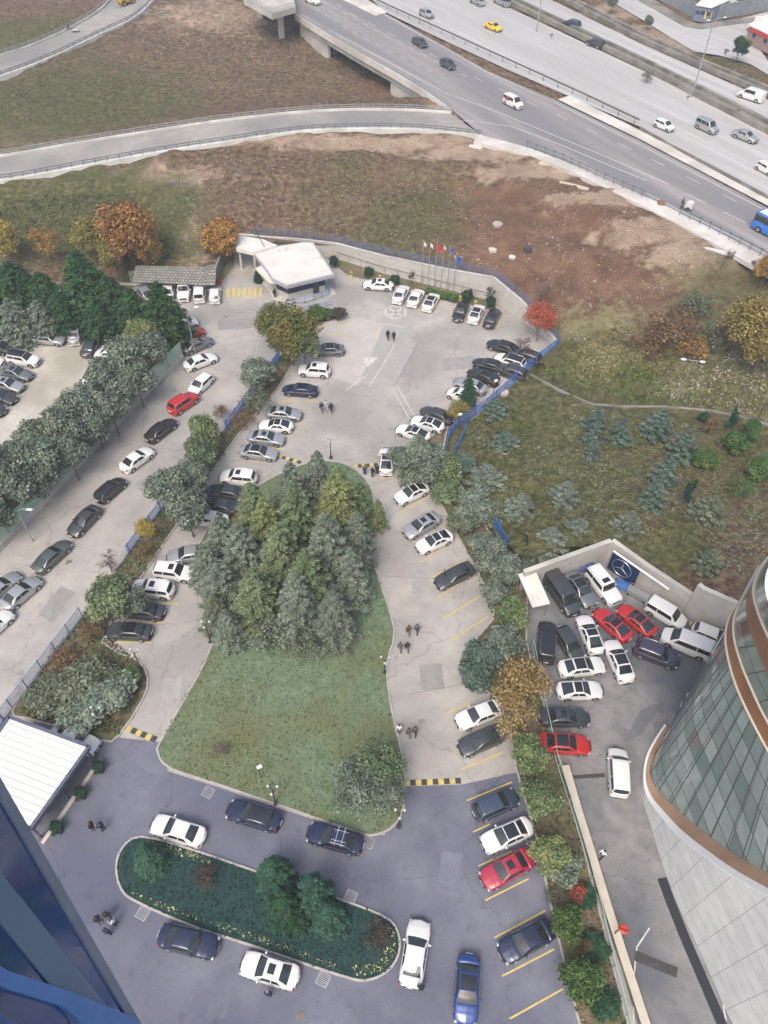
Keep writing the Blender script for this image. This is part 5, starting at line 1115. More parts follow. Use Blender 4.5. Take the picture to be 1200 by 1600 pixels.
    for sx, x in ((1, hl), (-1, -hl)):
        for s_ in (-1, 1):
            zz = (T['nose']*.86 if sx > 0 else T['tail']*.84); b2 = MB(); b2.ell((sx*(hl-.27 if tn != 'bus' else hl-.14), s_*hw*.74, zz-(.01 if sx > 0 else 0)), (.15 if sx > 0 else .13, .20, .06 if sx > 0 else .075), 12, 8, Matrix.Rotation(-s_*sx*.6, 3, 'Z')); b2.build('headlight' if sx > 0 else 'taillight', M_HL if sx > 0 else M_TL, root, True)
        b2 = MB(); b2.box((x+sx*.012, 0, .48 if sx > 0 else .72), (.025, .52, .12)); b2.build('number_plate', M_PL, root)
    b2 = MB(); b2.box((hl-.045, 0, T['nose']*.74), (.12, hw*.95, .20)); b2.build('grille', M_TRIM, root)
    for s_ in (-1, 1):
        b2 = MB(); b2.ell((fr0-.28, s_*(hw+.06), belt+.06), (.09, .13, .075), 8, 6); b2.build('side_mirror', PAINT['white'], root, True)
        b2 = MB(); b2.beam(Vector((xr0+.5, s_*(hw*.965), belt-.01)), Vector((fr0-.2, s_*(hw*.965), belt-.01)), .012, .03); b2.build('chrome_strip', M_CHR, root)
        for c in wx:
            b2 = MB(); b2.tube([(c, s_*(hw-.24), T['wr']), (c, s_*(hw-.235), T['wr']), (c, s_*(hw-.03), T['wr']), (c, s_*(hw-.015), T['wr'])], [T['wr']-.03, T['wr'], T['wr'], T['wr']-.03], 20)
            wh = b2.build('wheel', M_TY, root, True); b3 = MB(); b3.tube([(c, s_*(hw-.05), T['wr']), (c, s_*(hw+.002), T['wr'])], [T['wr']*.66, T['wr']*.62], 16); b3.build('rim', M_RIM, wh)
    return root
PROTO = {}
def place_car(tn, roof, colour, rear, front, label, group, z=0.0, cat=None, name=None, cargo=False):
    key = (tn, roof, cargo)
    if key not in PROTO:
        r_ = car_proto(tn, roof, cargo); bpy.context.view_layer.update(); reg(r_); PROTO[key] = r_; root = r_
    else: root = copy_tree(PROTO[key])
    a = G(*rear, z+.7); b_ = G(*front, z+.7); d = b_-a; c = (a+b_)/2
    root.location = (c.x, c.y, z+.015); root.rotation_euler = (0, 0, math.atan2(d.y, d.x))
    if name: root.name = name
    if 'label' in root.keys(): pass
    k_ = rnd.uniform(.965, 1.03); root.scale = (k_, rnd.uniform(.98, 1.02), rnd.uniform(.97, 1.04))
    tag(root, label, cat or {'van': 'van', 'minivan': 'minivan', 'bus': 'minibus'}.get(tn, 'car'), group)
    for ch in root.children:
        if ch.name.split('.')[0] in ('body', 'side_mirror'): setmat(ch, PAINT[colour])
    return root
GY, GD, GC, GF, GS, GK, GH, GR = 'cars in the gravel yard', 'cars parked along the driveway wall', 'cars in the left stalls of the car park', 'cars in the far row by the retaining wall', 'cars in the right hand stalls', 'cars crowded in the walled courtyard', 'vehicles on the highway', 'double-parked cars by the blue fence'
GT_ = 'vehicles by the block wall'; GFC = 'cars on the front court'
CARS = [
 # front court
 ('sedan', 'plain', 'white', (321, 1311), (236, 1284), 'white sedan on the front court between lawn and island, nose at the round island shrub', GFC),
 ('sedan', 'pano', 'navy', (438, 1286), (356, 1262), 'dark sedan beside the lawn kerb, ahead of the car with the roof rack', GFC),
 ('sedan', 'rack', 'navy', (566, 1321), (482, 1298), 'dark sedan with a silver roof rack beside the rounded lawn corner', GFC),
 ('sedan', 'plain', 'navy', (248, 1459), (341, 1482), 'dark navy sedan below the island, right of the group of four people', GFC),
 ('sedan', 'sunroof', 'white', (467, 1530), (377, 1502), 'pale white sedan with a small sunroof below the island kerb at the bottom', GFC),
 ('sedan', 'plain', 'white', (641, 1536), (656, 1443), 'white sedan standing upright in the picture at the right tip of the island', GFC),
 ('sedan', 'pano', 'blue', (733, 1493), (727, 1600), 'deep blue sedan at the bottom edge right of the upright white sedan', GFC),
 ('sedan', 'plain', 'offwhite', (80, 1140), (153, 1170), 'white sedan half hidden behind the pavilion roof', GFC),
 # right stalls
 ('coupe', 'pano', 'white', (603, 739), (604, 700), 'white coupe with dark glass roof parked alone by the speed bump and three people', GS),
 ('coupe', 'pano', 'white', (671, 757), (615, 783), 'white coupe with black glass roof, topmost in the slanted right stalls', GS),
 ('sedan', 'sunroof', 'silver', (686, 805), (631, 836), 'grey sedan with a sunroof touching the white coupe in the slanted stalls', GS),
 ('coupe', 'pano', 'white', (707, 833), (650, 858), 'white coupe with black glass roof just below the grey sedan', GS),
 ('sedan', 'plain', 'dark', (740, 884), (680, 914), 'dark grey sedan alone between yellow lines under the shrubs', GS),
 ('sedan', 'plain', 'white', (785, 1102), (713, 1130), 'white sedan nosed out from under the orange-brown tree', GS),
 ('sedan', 'plain', 'dark', (788, 1141), (716, 1172), 'dark grey sedan beside the white one under the orange-brown tree', GS),
 ('hatch', 'plain', 'bluegrey', (740, 1272), (808, 1242), 'dark blue hatchback parked nose in beneath the pale green shrub', GS),
 ('sedan', 'pano', 'white', (832, 1287), (752, 1322), 'white sedan with dark glass roof above the red car in the slanted stalls', GS),
 ('sedan', 'sunroof', 'maroon', (830, 1337), (754, 1378), 'crimson red car with a sunroof in the slanted stalls', GS),
 ('sedan', 'sunroof', 'navy', (866, 1446), (778, 1494), 'dark blue-grey sedan in the slanted stalls beside the clipped green tree', GS),
 # far row
 ('sedan', 'sunroof', 'white', (614, 446), (568, 443), 'white sedan parked sideways near the guard house', GF),
 ('sedan', 'plain', 'white', (620, 470), (633, 447), 'white sedan, first of the three side by side in the far row', GF),
 ('sedan', 'plain', 'white', (643, 476), (657, 452), 'white sedan, the middle of the three side by side in the far row', GF),
 ('sedan', 'pano', 'white', (666, 483), (681, 458), 'white sedan with dark roof, third of the three side by side in the far row', GF),
 ('sedan', 'pano', 'black', (725, 473), (714, 499), 'black sedan facing out of the far row between yellow lines', GF),
 ('sedan', 'pano', 'white', (738, 502), (751, 476), 'white dark-roofed sedan between the two black cars of the far row', GF),
 ('sedan', 'plain', 'black', (763, 508), (775, 484), 'black sedan at the right end of the far row, nearest the wall corner', GF),
 # cluster by the blue fence
 ('sedan', 'plain', 'black', (805, 548), (768, 536), 'black sedan at the top of the cluster, below the bare purple tree', GR),
 ('suv', 'plain', 'dark', (838, 563), (806, 552), 'dark car beneath the bare purple tree, close to the blue fence', GR),
 ('suv', 'blackroof', 'white', (822, 573), (772, 556), 'white car with black roof in the double-parked cluster', GR),
 ('sedan', 'plain', 'black', (784, 575), (745, 565), 'black car left of the white one with the black roof', GR),
 ('suv', 'plain', 'dark', (816, 588), (782, 575), 'dark hatch-backed car next to the blue fence in the cluster', GR),
 ('sedan', 'pano', 'black', (776, 596), (735, 580), 'long black sedan in the middle of the double-parked cluster', GR),
 ('sedan', 'plain', 'silver', (760, 611), (711, 593), 'silver sedan partly behind the small dark conifer', GR),
 ('hatch', 'plain', 'white', (747, 626), (694, 608), 'white hatchback nosed out beside the small dark conifer', GR),
 ('sedan', 'plain', 'dark', (702, 655), (664, 641), 'dark grey car above the white one at the big grey-green shrub', GR),
 ('coupe', 'pano', 'white', (690, 668), (646, 655), 'white coupe with black roof between the dark car and the shrub', GR),
 ('coupe', 'pano', 'white', (668, 683), (623, 668), 'white coupe with dark roof half under the big grey-green shrub', GR),
 # left stalls
 ('sedan', 'pano', 'grey', (537, 546), (488, 546), 'grey sedan poking out from beneath the tall yellow-green tree', GC),
 ('suv', 'sunroof', 'white', (514, 581), (468, 577), 'small white off-roader with a square sunroof in the left stalls', GC),
 ('sedan', 'plain', 'navy', (498, 611), (441, 607), 'dark blue-black sedan below the small white off-roader', GC),
 ('sedan', 'sunroof', 'silver', (414, 643), (473, 648), 'silver-grey sedan with sunroof, above the black-roofed white car', GC),
 ('coupe', 'pano', 'white', (460, 667), (402, 663), 'white car with black glass roof between two silver sedans', GC),
 ('sedan', 'sunroof', 'silver', (386, 681), (446, 687), 'silver sedan just below the white black-roofed car', GC),
 ('sedan', 'pano', 'silver', (374, 703), (434, 710), 'silver sedan with dark roof beside the speed bump', GC),
 ('suv', 'sunroof', 'white', (397, 749), (348, 744), 'white car with a small sunroof, topmost of the four beside the big leafy tree', GC),
 ('sedan', 'plain', 'dark', (378, 772), (330, 765), 'dark sedan below the white sunroof car beside the big leafy tree', GC),
 ('sedan', 'plain', 'dark', (366, 794), (318, 787), 'dark grey sedan above the white car half hidden by the leafy tree', GC),
 ('sedan', 'plain', 'white', (349, 814), (300, 806), 'white car half hidden by leaves beneath the dark grey sedan', GC),
 ('sedan', 'plain', 'silver', (323, 862), (265, 870), 'silver sedan partly under the cedar edge, above the two white off-roaders', GC),
 ('suv', 'sunroof', 'white', (237, 890), (305, 898), 'white estate car with sunroof facing right, upper of a white pair', GC),
 ('suv', 'sunroof', 'white', (272, 924), (206, 916), 'white estate car facing left, lower of a white pair', GC),
 ('sedan', 'plain', 'dark', (253, 957), (190, 950), 'black sedan directly below the white estate cars', GC),
 ('sedan', 'pano', 'dark', (238, 988), (165, 984), 'black sedan at the lower end of the left stalls', GC),
 # driveway
 ('sedan', 'plain', 'white', (292, 572), (334, 556), 'white sedan nearest the end of the netting wall on the driveway', GD),
 ('hatch', 'plain', 'white', (328, 587), (300, 612), 'white hatchback facing the camera next to the red estate car', GD),
 ('suv', 'plain', 'red', (269, 641), (303, 618), 'red estate car on the driveway between white hatchback and black sedan', GD),
 ('sedan', 'plain', 'black', (232, 686), (270, 657), 'black sedan on the driveway just below the red estate car', GD),
 ('sedan', 'plain', 'white', (193, 732), (234, 702), 'white sedan alone between black cars along the driveway wall', GD),
 ('hatch', 'plain', 'black', (151, 783), (193, 747), 'black car with red tail lights below the white driveway sedan', GD),
 ('sedan', 'plain', 'dark', (152, 792), (110, 835), 'black sedan facing down the driveway, left of the leafless tree', GD),
 ('sedan', 'plain', 'greengrey', (53, 894), (107, 844), 'dull green-grey car half lost in reflection beside the street lamp', GD),
 ('sedan', 'plain', 'silver', (4, 950), (60, 902), 'silver sedan in front of the green-grey car at the left edge', GD),
 ('sedan', 'plain', 'silver', (-22, 938), (24, 899), 'silver car cut by the left edge behind the silver sedan', GD),
 ('sedan', 'plain', 'white', (-35, 1000), (8, 962), 'white car barely showing at the left edge of the driveway', GD),
 ('sedan', 'plain', 'grey', (290, 546), (325, 531), 'grey-blue car at the corner under the dark fir, above the white sedan', GD),
 ('hatch', 'plain', 'red', (280, 530), (318, 514), 'bright red car peeping from behind the dark fir', GD),
 ('hatch', 'plain', 'white', (270, 512), (306, 501), 'white car peeping from behind the dark fir above the red one', GD),
 # block wall
 ('boxsuv', 'plain', 'white', (290, 441), (286, 467), 'white pickup-like car, leftmost of three in front of the cobble blocks', GT_),
 ('minivan', 'plain', 'white', (311, 471), (313, 443), 'white square-backed car, middle of three in front of the cobble blocks', GT_),
 ('hatch', 'plain', 'white', (335, 473), (336, 446), 'white hatchback, nearest the blue gate post', GT_),
 ('sedan', 'plain', 'silver', (232, 463), (218, 450), 'silver car glimpsed between the dark firs', GT_),
 ('sedan', 'plain', 'white', (262, 464), (264, 442), 'white car half hidden behind the pointed fir', GT_),
 ('sedan', 'plain', 'white', (84, 478), (84, 446), 'white car glimpsed through the gap between the big firs', GT_),
 # gravel yard
 ('sedan', 'sunroof', 'silver', (50, 527), (102, 531), 'silver sedan with rear spoiler lying across the top of the gravel yard', GY),
 ('sedan', 'sunroof', 'silver', (115, 535), (120, 506), 'silver-white sedan seen from behind at the top of the gravel yard', GY),
 ('sedan', 'plain', 'dark', (134, 553), (150, 525), 'dark sedan in shade beside the silver-white sedan', GY),
 ('sedan', 'plain', 'dark', (30, 532), (-18, 526), 'dark car with pale rear window near the left edge of the gravel yard', GY),
 ('sedan', 'plain', 'dark', (17, 546), (-30, 541), 'dark car at the left edge above the black-roofed off-roader', GY),
 ('suv', 'blackroof', 'white', (6, 556), (67, 566), 'white off-roader with black roof and bonnet vent in the gravel yard', GY),
 ('suv', 'plain', 'white', (-44, 560), (4, 568), 'white car cut by the left edge behind the black-roofed off-roader', GY),
 ('sedan', 'sunroof', 'grey', (-4, 577), (52, 588), 'grey sedan between the white off-roader and the silver-white sedan', GY),
 ('sedan', 'sunroof', 'silver', (-18, 594), (38, 606), 'silver-white sedan third in the slanted yard row', GY),
 ('sedan', 'plain', 'dark', (-28, 612), (26, 625), 'dark grey sedan fourth in the slanted yard row', GY),
 ('sedan', 'plain', 'dark', (-45, 630), (10, 644), 'dark car at the lower end of the slanted yard row', GY),
 ('hatch', 'plain', 'white', (190, 556), (150, 550), 'white car mostly under the hedge trees at the upper yard row', GY),
 ('sedan', 'plain', 'white', (192, 580), (138, 572), 'white car, upper of three bonnets showing under the hedge trees', GY),
 ('sedan', 'plain', 'white', (180, 600), (127, 590), 'white car, middle of three bonnets showing under the hedge trees', GY),
 ('sedan', 'plain', 'white', (176, 617), (124, 608), 'white car, lowest of three bonnets showing under the hedge trees', GY),
 ('sedan', 'plain', 'dark', (145, 630), (93, 622), 'dark car, upper of three dark bonnets under the hedge trees', GY),
 ('sedan', 'plain', 'grey', (128, 646), (77, 641), 'grey car, middle of three dark bonnets under the hedge trees', GY),
 ('sedan', 'plain', 'dark', (114, 672), (63, 665), 'dark car, lowest of three dark bonnets under the hedge trees', GY),
 # courtyard
 ('van', 'plain', 'dark', (858, 900), (898, 958), 'long dark grey van beside the white ribbed canopy in the courtyard', GK),
 ('sedan', 'pano', 'grey', (890, 895), (925, 945), 'grey sedan with dark roof between the long van and the white boxy off-roader', GK),
 ('boxsuv', 'sunroof', 'white', (924, 893), (962, 940), 'white boxy off-roader with sunroof in front of the emblem panel', GK),
 ('coupe', 'pano', 'red', (985, 1000), (930, 951), 'red coupe, left of the red pair in the courtyard', GK),
 ('coupe', 'pano', 'red', (1024, 993), (967, 945), 'red coupe, right of the red pair, beside the silver cart', GK),
 ('coupe', 'pano', 'white', (934, 1020), (910, 961), 'white coupe with black glass roof beside the left red coupe', GK),
 ('sedan', 'pano', 'white', (980, 1062), (954, 1002), 'white sedan with one glass and one white roof half below the red coupes', GK),
 ('boxsuv', 'plain', 'black', (853, 1032), (855, 976), 'black boxy off-roader near the yellow barrier beam', GK),
 ('hatch', 'plain', 'dark', (878, 988), (900, 1022), 'small dark hatchback beside the yellow barrier beam', GK),
 ('sedan', 'pano', 'white', (873, 1046), (945, 1037), 'white sedan lying across the courtyard, upper of two', GK),
 ('coupe', 'pano', 'white', (867, 1079), (945, 1077), 'white coupe with bonnet vents lying across the courtyard, lower of two', GK),
 ('minivan', 'plain', 'white', (1014, 943), (1068, 975), 'white people carrier beside the courtyard wall, right of the silver cart', GK),
 ('van', 'plain', 'white', (1113, 1022), (1034, 990), 'large silver-white van behind the dark purple car', GK),
 ('suv', 'rails', 'purple', (996, 1010), (1056, 1033), 'dark purple-grey estate car with chrome rails beside the large van', GK),
 ('hatch', 'plain', 'white', (1093, 986), (1132, 1002), 'small white car close to the curved building and the tall wall', GK),
 ('sedan', 'sunroof', 'dark', (853, 1120), (912, 1120), 'dark grey car above the red one behind the orange-brown tree', GK),
 ('sedan', 'pano', 'red', (852, 1160), (912, 1164), 'red car beside the thin green fence at the courtyard entrance', GK),
 ('minivan', 'plain', 'white', (968, 1236), (965, 1176), 'white people carrier driving alone up the side lane', GK),
]
for t in CARS: place_car(*t)
van1 = None
HW = [
 ('hatch', 'plain', 'white', (1022, 188), (1054, 202), 'white hatchback on the near highway carriageway', 'car'),
 ('minivan', 'plain', 'silver', (1088, 190), (1122, 206), 'silver people carrier between two cars on the highway', 'minivan'),
 ('sedan', 'plain', 'silver', (1147, 205), (1183, 219), 'silver sedan ahead of the people carrier on the highway', 'car'),
 ('hatch', 'plain', 'white', (1182, 254), (1214, 271), 'white car cut by the right edge on the highway', 'car'),
 ('minivan', 'plain', 'white', (786, 152), (818, 168), 'white delivery van with a red mark on the access road', 'van'),
 ('hatch', 'plain', 'dark', (686, 93), (714, 107), 'dark car on the access road nearest the white delivery van', 'car'),
 ('hatch', 'plain', 'dark', (642, 60), (670, 72), 'dark grey car on the access road, behind the other dark one', 'car'),
 ('hatch', 'plain', 'silver', (655, 16), (678, 26), 'silver hatchback on the highway left of the yellow taxi', 'car'),
 ('sedan', 'plain', 'yellow', (758, 36), (784, 46), 'yellow taxi on the highway', 'taxi'),
 ('sedan', 'plain', 'white', (478, -4), (499, 4), 'white car at the top edge of the access road', 'car'),
 ('sedan', 'plain', 'silver', (760, 8), (733, -5), 'silver car at the top edge of the far carriageway', 'car'),
 ('van', 'plain', 'silver', (801, 10), (768, -6), 'silver-blue van at the top edge of the far carriageway', 'van'),
 ('suv', 'plain', 'navy', (911, 43), (876, 32), 'black off-roader on the far carriageway, the upper of two', 'car'),
 ('suv', 'plain', 'black', (946, 73), (915, 62), 'black off-roader on the far carriageway, the lower of two', 'car'),
]
for tn, ro, c, a, b_, l_, cat in HW: place_car(tn, ro, c, a, b_, l_, GH, HZ+.01, cat, 'moving_car' if cat in ('car', 'taxi') else None)
place_car('van', 'plain', 'white', (1200, 158), (1148, 141), 'white panel van on the far carriageway beside the tall lamp', GH, HZ+.01, 'van', 'panel_van', True)
place_car('bus', 'plain', 'busblue', (1186, 350), (1236, 376), 'blue minibus with a white roof entering at the right edge of the access road', GH, HZ+.01)
lt = [o for o in bpy.data.objects if o.get('label') == 'white delivery van with a red mark on the access road'][0]
mb = MB(); mb.box((-.9, -.90, 1.15), (1.2, .03, .35)); ob = mb.build('logo', mat('signal_red', (.45, .03, .03)), lt)
bs = [o for o in bpy.data.objects if o.get('category') == 'minibus'][0]; mb = MB(); mb.box((-.2, 0, 2.74), (5.6, 1.5, .1)); mb.build('roof_panel', MATS['white_paint'], bs)
# backhoe loader in the upper left
p = G(199, 8, 5.6); f = thing('wheel_loader', 'yellow wheel loader on the upper left road at the top edge', 'wheel loader', p, R(-125)); YL = mat('machine_yellow', (.62, .36, .03), (.5, .3, .03), 2, .5)
mb = MB(); mb.box((0, 0, 1.2), (3.2, 1.5, .9)); mb.box((1.4, 0, 1.35), (1.4, 1.1, .7)); mb.build('body', YL, f)
mb = MB(); mb.box((-.5, 0, 2.2), (1.4, 1.3, 1.3), taper=.85); mb.build('cab', M_GL, f); mb = MB(); mb.box((-.5, 0, 2.9), (1.5, 1.4, .12)); mb.build('cab_roof', YL, f)
mb = MB(); mb.beam(Vector((1.2, .5, 1.3)), Vector((3.0, .5, .6)), .15, .25); mb.beam(Vector((1.2, -.5, 1.3)), Vector((3.0, -.5, .6)), .15, .25); mb.build('arm', YL, f)
mb = MB(); mb.box((3.2, 0, .5), (.7, 2.3, .8), taper=.7); mb.build('bucket', M_STEEL, f)
for x in (-1.2, 1.5):
    for s_ in (-1, 1): mb = MB(); mb.tube([(x, s_*.65, .7), (x, s_*1.05, .7)], .7, 18); wv = mb.build('wheel', M_TY, f, True); mb = MB(); mb.tube([(x, s_*1.0, .7), (x, s_*1.07, .7)], .3, 12); mb.build('rim', YL, wv)

# ------------------------------------------------------------------ plants
def leafmat(name, c1, c2, isl=.45): return mat('leaf_'+name, c1, c2, 1.4, .75, island=isl, spec=.25)
LM = {'amber': leafmat('amber', (.21, .14, .06), (.35, .26, .12)), 'fir': leafmat('fir', (.015, .05, .02), (.042, .10, .036)), 'firlight': leafmat('firlight', (.04, .085, .03), (.085, .14, .045)), 'grey': leafmat('grey', (.095, .128, .098), (.21, .25, .19)),  # grey, cedar and blue leaves take the milky window reflection into their colour
      'cedar': leafmat('cedar', (.085, .125, .068), (.19, .24, .125)), 'cedargold': leafmat('cedargold', (.12, .17, .07), (.26, .27, .11)), 'blue': leafmat('blue', (.09, .12, .095), (.18, .21, .165)), 'spruce': leafmat('spruce', (.055, .09, .07), (.125, .175, .14)),
      'green': leafmat('green', (.04, .09, .025), (.10, .165, .05)), 'lime': leafmat('lime', (.095, .145, .06), (.21, .25, .12)), 'yellowgreen': leafmat('yellowgreen', (.055, .085, .025), (.18, .16, .045)), 'orange': leafmat('orange', (.26, .13, .035), (.38, .23, .065)),
      'rust': leafmat('rust', (.20, .10, .04), (.36, .21, .06)), 'yellow': leafmat('yellow', (.27, .20, .045), (.42, .32, .09)), 'olive': leafmat('olive', (.15, .14, .045), (.28, .22, .07)), 'red': leafmat('red', (.30, .045, .035), (.42, .11, .08)), 'darkgreen': leafmat('darkgreen', (.012, .045, .025), (.04, .10, .05)), 'brown': leafmat('brown', (.10, .065, .035), (.19, .13, .07)),
      'teal': leafmat('teal', (.02, .065, .045), (.05, .12, .08)), 'dusty': leafmat('dusty', (.075, .095, .06), (.16, .18, .12)), 'wine': leafmat('wine', (.045, .04, .035), (.09, .065, .055)), 'straw': leafmat('straw', (.20, .19, .10), (.33, .30, .17))}
M_BARK = mat('bark', (.10, .075, .055), (.17, .135, .10), 4, .9, bump=.5, stretch=(1, 1, .3)); M_TWIG = mat('twig', (.13, .095, .085), (.20, .15, .14), 4, .9); M_TWIGD = mat('twig_dark', (.07, .055, .05), (.12, .095, .085), 4, .9)
def leaf_arr(P_, A_, B_):                       # quads centred on P with half axes A, B
    v = np.stack([P_-A_-B_, P_+A_-B_, P_+A_+B_, P_-A_+B_], 1).reshape(-1, 3); n_ = len(P_); f = np.arange(n_*4).reshape(n_, 4); return v, f
def mesh_np(name, v, f, m):
    me = bpy.data.meshes.new(name); n_ = len(v); k = f.shape[1]; me.vertices.add(n_); me.vertices.foreach_set('co', v.astype(np.float32).ravel()); me.loops.add(f.size); me.loops.foreach_set('vertex_index', f.astype(np.int32).ravel())
    me.polygons.add(len(f)); me.polygons.foreach_set('loop_start', np.arange(0, f.size, k, dtype=np.int32)); me.polygons.foreach_set('loop_total', np.full(len(f), k, dtype=np.int32)); me.update(calc_edges=True); me.validate(); me.materials.append(m); return me
def unit(a): return a/np.maximum(1e-9, np.linalg.norm(a, axis=1, keepdims=True))
def crown_broad(seed, n=5200, leaf=.05, nb=34, zc=.62, zr=.36, flat=.25):
    r = np.random.RandomState(seed); th = r.rand(nb)*6.283; cz = r.rand(nb)*1.5-.5; rad = np.sqrt(np.clip(1-cz**2*.85, .05, 1))*(.45+.38*r.rand(nb)); br = .13+.26*r.rand(nb)**1.3
    c = np.stack([np.cos(th)*rad, np.sin(th)*rad, cz*.75], 1); c[0] = (0, 0, .45); c[1] = (0, .1, .1); br[0] = .42; br[1] = .5
    k = r.choice(nb, n, p=br**2/np.sum(br**2)); d = unit(r.randn(n, 3)); rr_ = br[k]*(.42+.85*r.rand(n)**.8)
    p = c[k]+d*rr_[:, None]; nrm = unit(d+.55*r.randn(n, 3)+np.array([0, 0, flat])); a = unit(np.cross(nrm, r.randn(n, 3))); b_ = np.cross(nrm, a); s = leaf*(.6+.9*r.rand(n))[:, None]
    p[:, 2] = zc+p[:, 2]*zr; zs = np.array([1, 1, .42]); return leaf_arr(p, a*s*zs, b_*s*.75*zs)
def crown_conifer(seed, levels=15, n_br=9, leaf=.042, droop=.10, shape=.85, zlo=.08, dens=1.0, tipup=0.0):
    r = np.random.RandomState(seed); PP_, AA, BB = [], [], []
    for i in range(levels):
        t = i/(levels-1); z0 = zlo+(1-zlo)*t*.97; R_ = (1-t)**shape*(.85+.15*r.rand())+.05
        for k in range(max(4, int(n_br*(1-t*.45)))):
            an = r.rand()*6.283 if 0 else (k+.5*(i % 2)+.35*r.rand())/max(4, int(n_br*(1-t*.45)))*6.283; L = R_*(.72+.42*r.rand()); m_ = int((22+46*L)*dens)
            u = (r.rand(m_)**.75); wid = .26*L*(1-u*.75)+.03; side = (r.rand(m_)*2-1)*wid
            ca, sa = math.cos(an), math.sin(an); x = u*L*ca-side*sa; y = u*L*sa+side*ca; z = z0-droop*L*(u**1.6)+tipup*u**3*L+(r.rand(m_)-.5)*.030
            PP_.append(np.stack([x, y, z], 1)); dr = np.stack([ca+np.sign(side)*-sa*.9+r.randn(m_)*.3, sa+np.sign(side)*ca*.9+r.randn(m_)*.3, -droop*1.2+r.randn(m_)*.12], 1); dr = unit(dr)
            nn_ = unit(np.stack([r.randn(m_)*.45, r.randn(m_)*.45, np.ones(m_)], 1)); b_ = np.cross(nn_, dr); s = leaf*(.7+.7*r.rand(m_))[:, None]; AA.append(dr*s*1.35); BB.append(b_*s*.42)
    p = np.concatenate(PP_); a = np.concatenate(AA); b_ = np.concatenate(BB); a[:, 2] *= .5; b_[:, 2] *= .5; return leaf_arr(p, a, b_)
def branches(seed, depth=5, spread=.55, r0=.028, up=.55):
    r = random.Random(seed); mb = MB()
    def rec(p, d, L, rad, k):
        q = p+d*L; m_ = p.lerp(q, .5)+Vector((r.uniform(-1, 1), r.uniform(-1, 1), 0))*L*.06; mb.tube([p, m_, q], [rad, rad*.8, rad*.62], 5 if k > 2 else 3, False)
        if k == 0: return
        for j in range(3 if k > 1 else 4):
            a = r.uniform(0, 6.28); s_ = spread*r.uniform(.6, 1.3); dd = (d+Vector((math.cos(a)*s_, math.sin(a)*s_, up*.25))).normalized(); rec(q if j else m_, dd, L*r.uniform(.62, .82), max(.0028, rad*.58), k-1)
    rec(Vector((0, 0, 0)), Vector((0, 0, 1)), .27, r0, depth); return mb
def trunk_mb(h=.55, r0=.035, limbs=6, seed=1, spread=.5):
    r = random.Random(seed); mb = MB(); mb.tube([(0, 0, -.02), (.01, 0, h*.5), (0, .01, h)], [r0, r0*.75, r0*.4], 8)
    for k in range(limbs): a = k*6.28/limbs+r.uniform(-.4, .4); z = h*r.uniform(.45, .9); L = spread*r.uniform(.6, 1); mb.tube([(0, 0, z), (math.cos(a)*L*.5, math.sin(a)*L*.5, z+.10), (math.cos(a)*L, math.sin(a)*L, z+.22)], [r0*.45, r0*.3, r0*.12], 5, False)
    return mb
TPROTO = {}
def tree_meshes(kind):
    if kind in TPROTO: return TPROTO[kind]
    b = kind.rstrip('0123456789'); sd = sum(map(ord, kind)); cr = []
    if b == 'broad': va = crown_broad(sd, 7800, .034); tk = trunk_mb(.6, .04, 7, sd)
    elif b == 'big': va = crown_broad(sd, 15000, .028, 54); tk = trunk_mb(.6, .04, 8, sd)
    elif b == 'sparse': va = crown_broad(sd, 1900, .028, 36); tk = branches(sd, 4, .6, .035)
    elif b == 'half': va = crown_broad(sd, 6000, .026, 44); tk = branches(sd, 4, .6, .035)
    elif b == 'round': va = crown_broad(sd, 6000, .045, 44, .52, .46, .0); tk = trunk_mb(.4, .05, 4, sd, .3)
    elif b == 'bush': va = crown_broad(sd, 4500, .05, 30, .48, .48); tk = trunk_mb(.4, .04, 5, sd, .4)
    elif b == 'loose': va = crown_broad(sd, 1100, .034, 26, .5, .45); tk = branches(sd, 6, .95, .05)
    elif b == 'fir': va = crown_conifer(sd, 20, 10, .044, .20, .52, .06, 1.15); tk = trunk_mb(.9, .04, 0, sd)
    elif b == 'cedar': va = crown_conifer(sd, 16, 8, .031, .10, .62, .14, 2.7, .05); tk = trunk_mb(.95, .04, 0, sd)
    elif b == 'spruce': va = crown_conifer(sd, 9, 7, .062, .05, .8, .08, 1.1, .1); tk = trunk_mb(.9, .05, 0, sd)
    elif b == 'column': va = crown_broad(sd, 1600, .11, 12, .5, .5); tk = trunk_mb(.3, .08, 0, sd)
    elif b == 'bare': va = None; tk = branches(sd, 6, 1.7, .032, .35)
    me = mesh_np('crown', *va, LM['green']) if va is not None else None
    t_ = tk.build('trunk', M_BARK, None, True, link=False).data
    TPROTO[kind] = (me, t_); return TPROTO[kind]
def tree_at(p, Rm, h, kind, leaf, label, name, cat, group=None, twig=None):
    me, tk = tree_meshes(kind); f = thing(name, label, cat, p, rnd.uniform(0, 6.28), group); f.scale = (Rm, Rm, h)
    if me: o = bpy.data.objects.new('crown', me); C.objects.link(o); o.parent = f; o.material_slots[0].link = 'OBJECT'; o.material_slots[0].material = LM[leaf]
    o = bpy.data.objects.new('trunk' if kind[:4] != 'bare' else 'branches', tk); C.objects.link(o); o.parent = f
    if kind[:4] in ('bare', 'loos', 'spar', 'half'): o.material_slots[0].link = 'OBJECT'; o.material_slots[0].material = twig or M_TWIG
    return f
def ground_z(x, y):
    if inpoly(np.array([x]), np.array([y]), FLATW)[0]: return .1
    return zat(x, y)
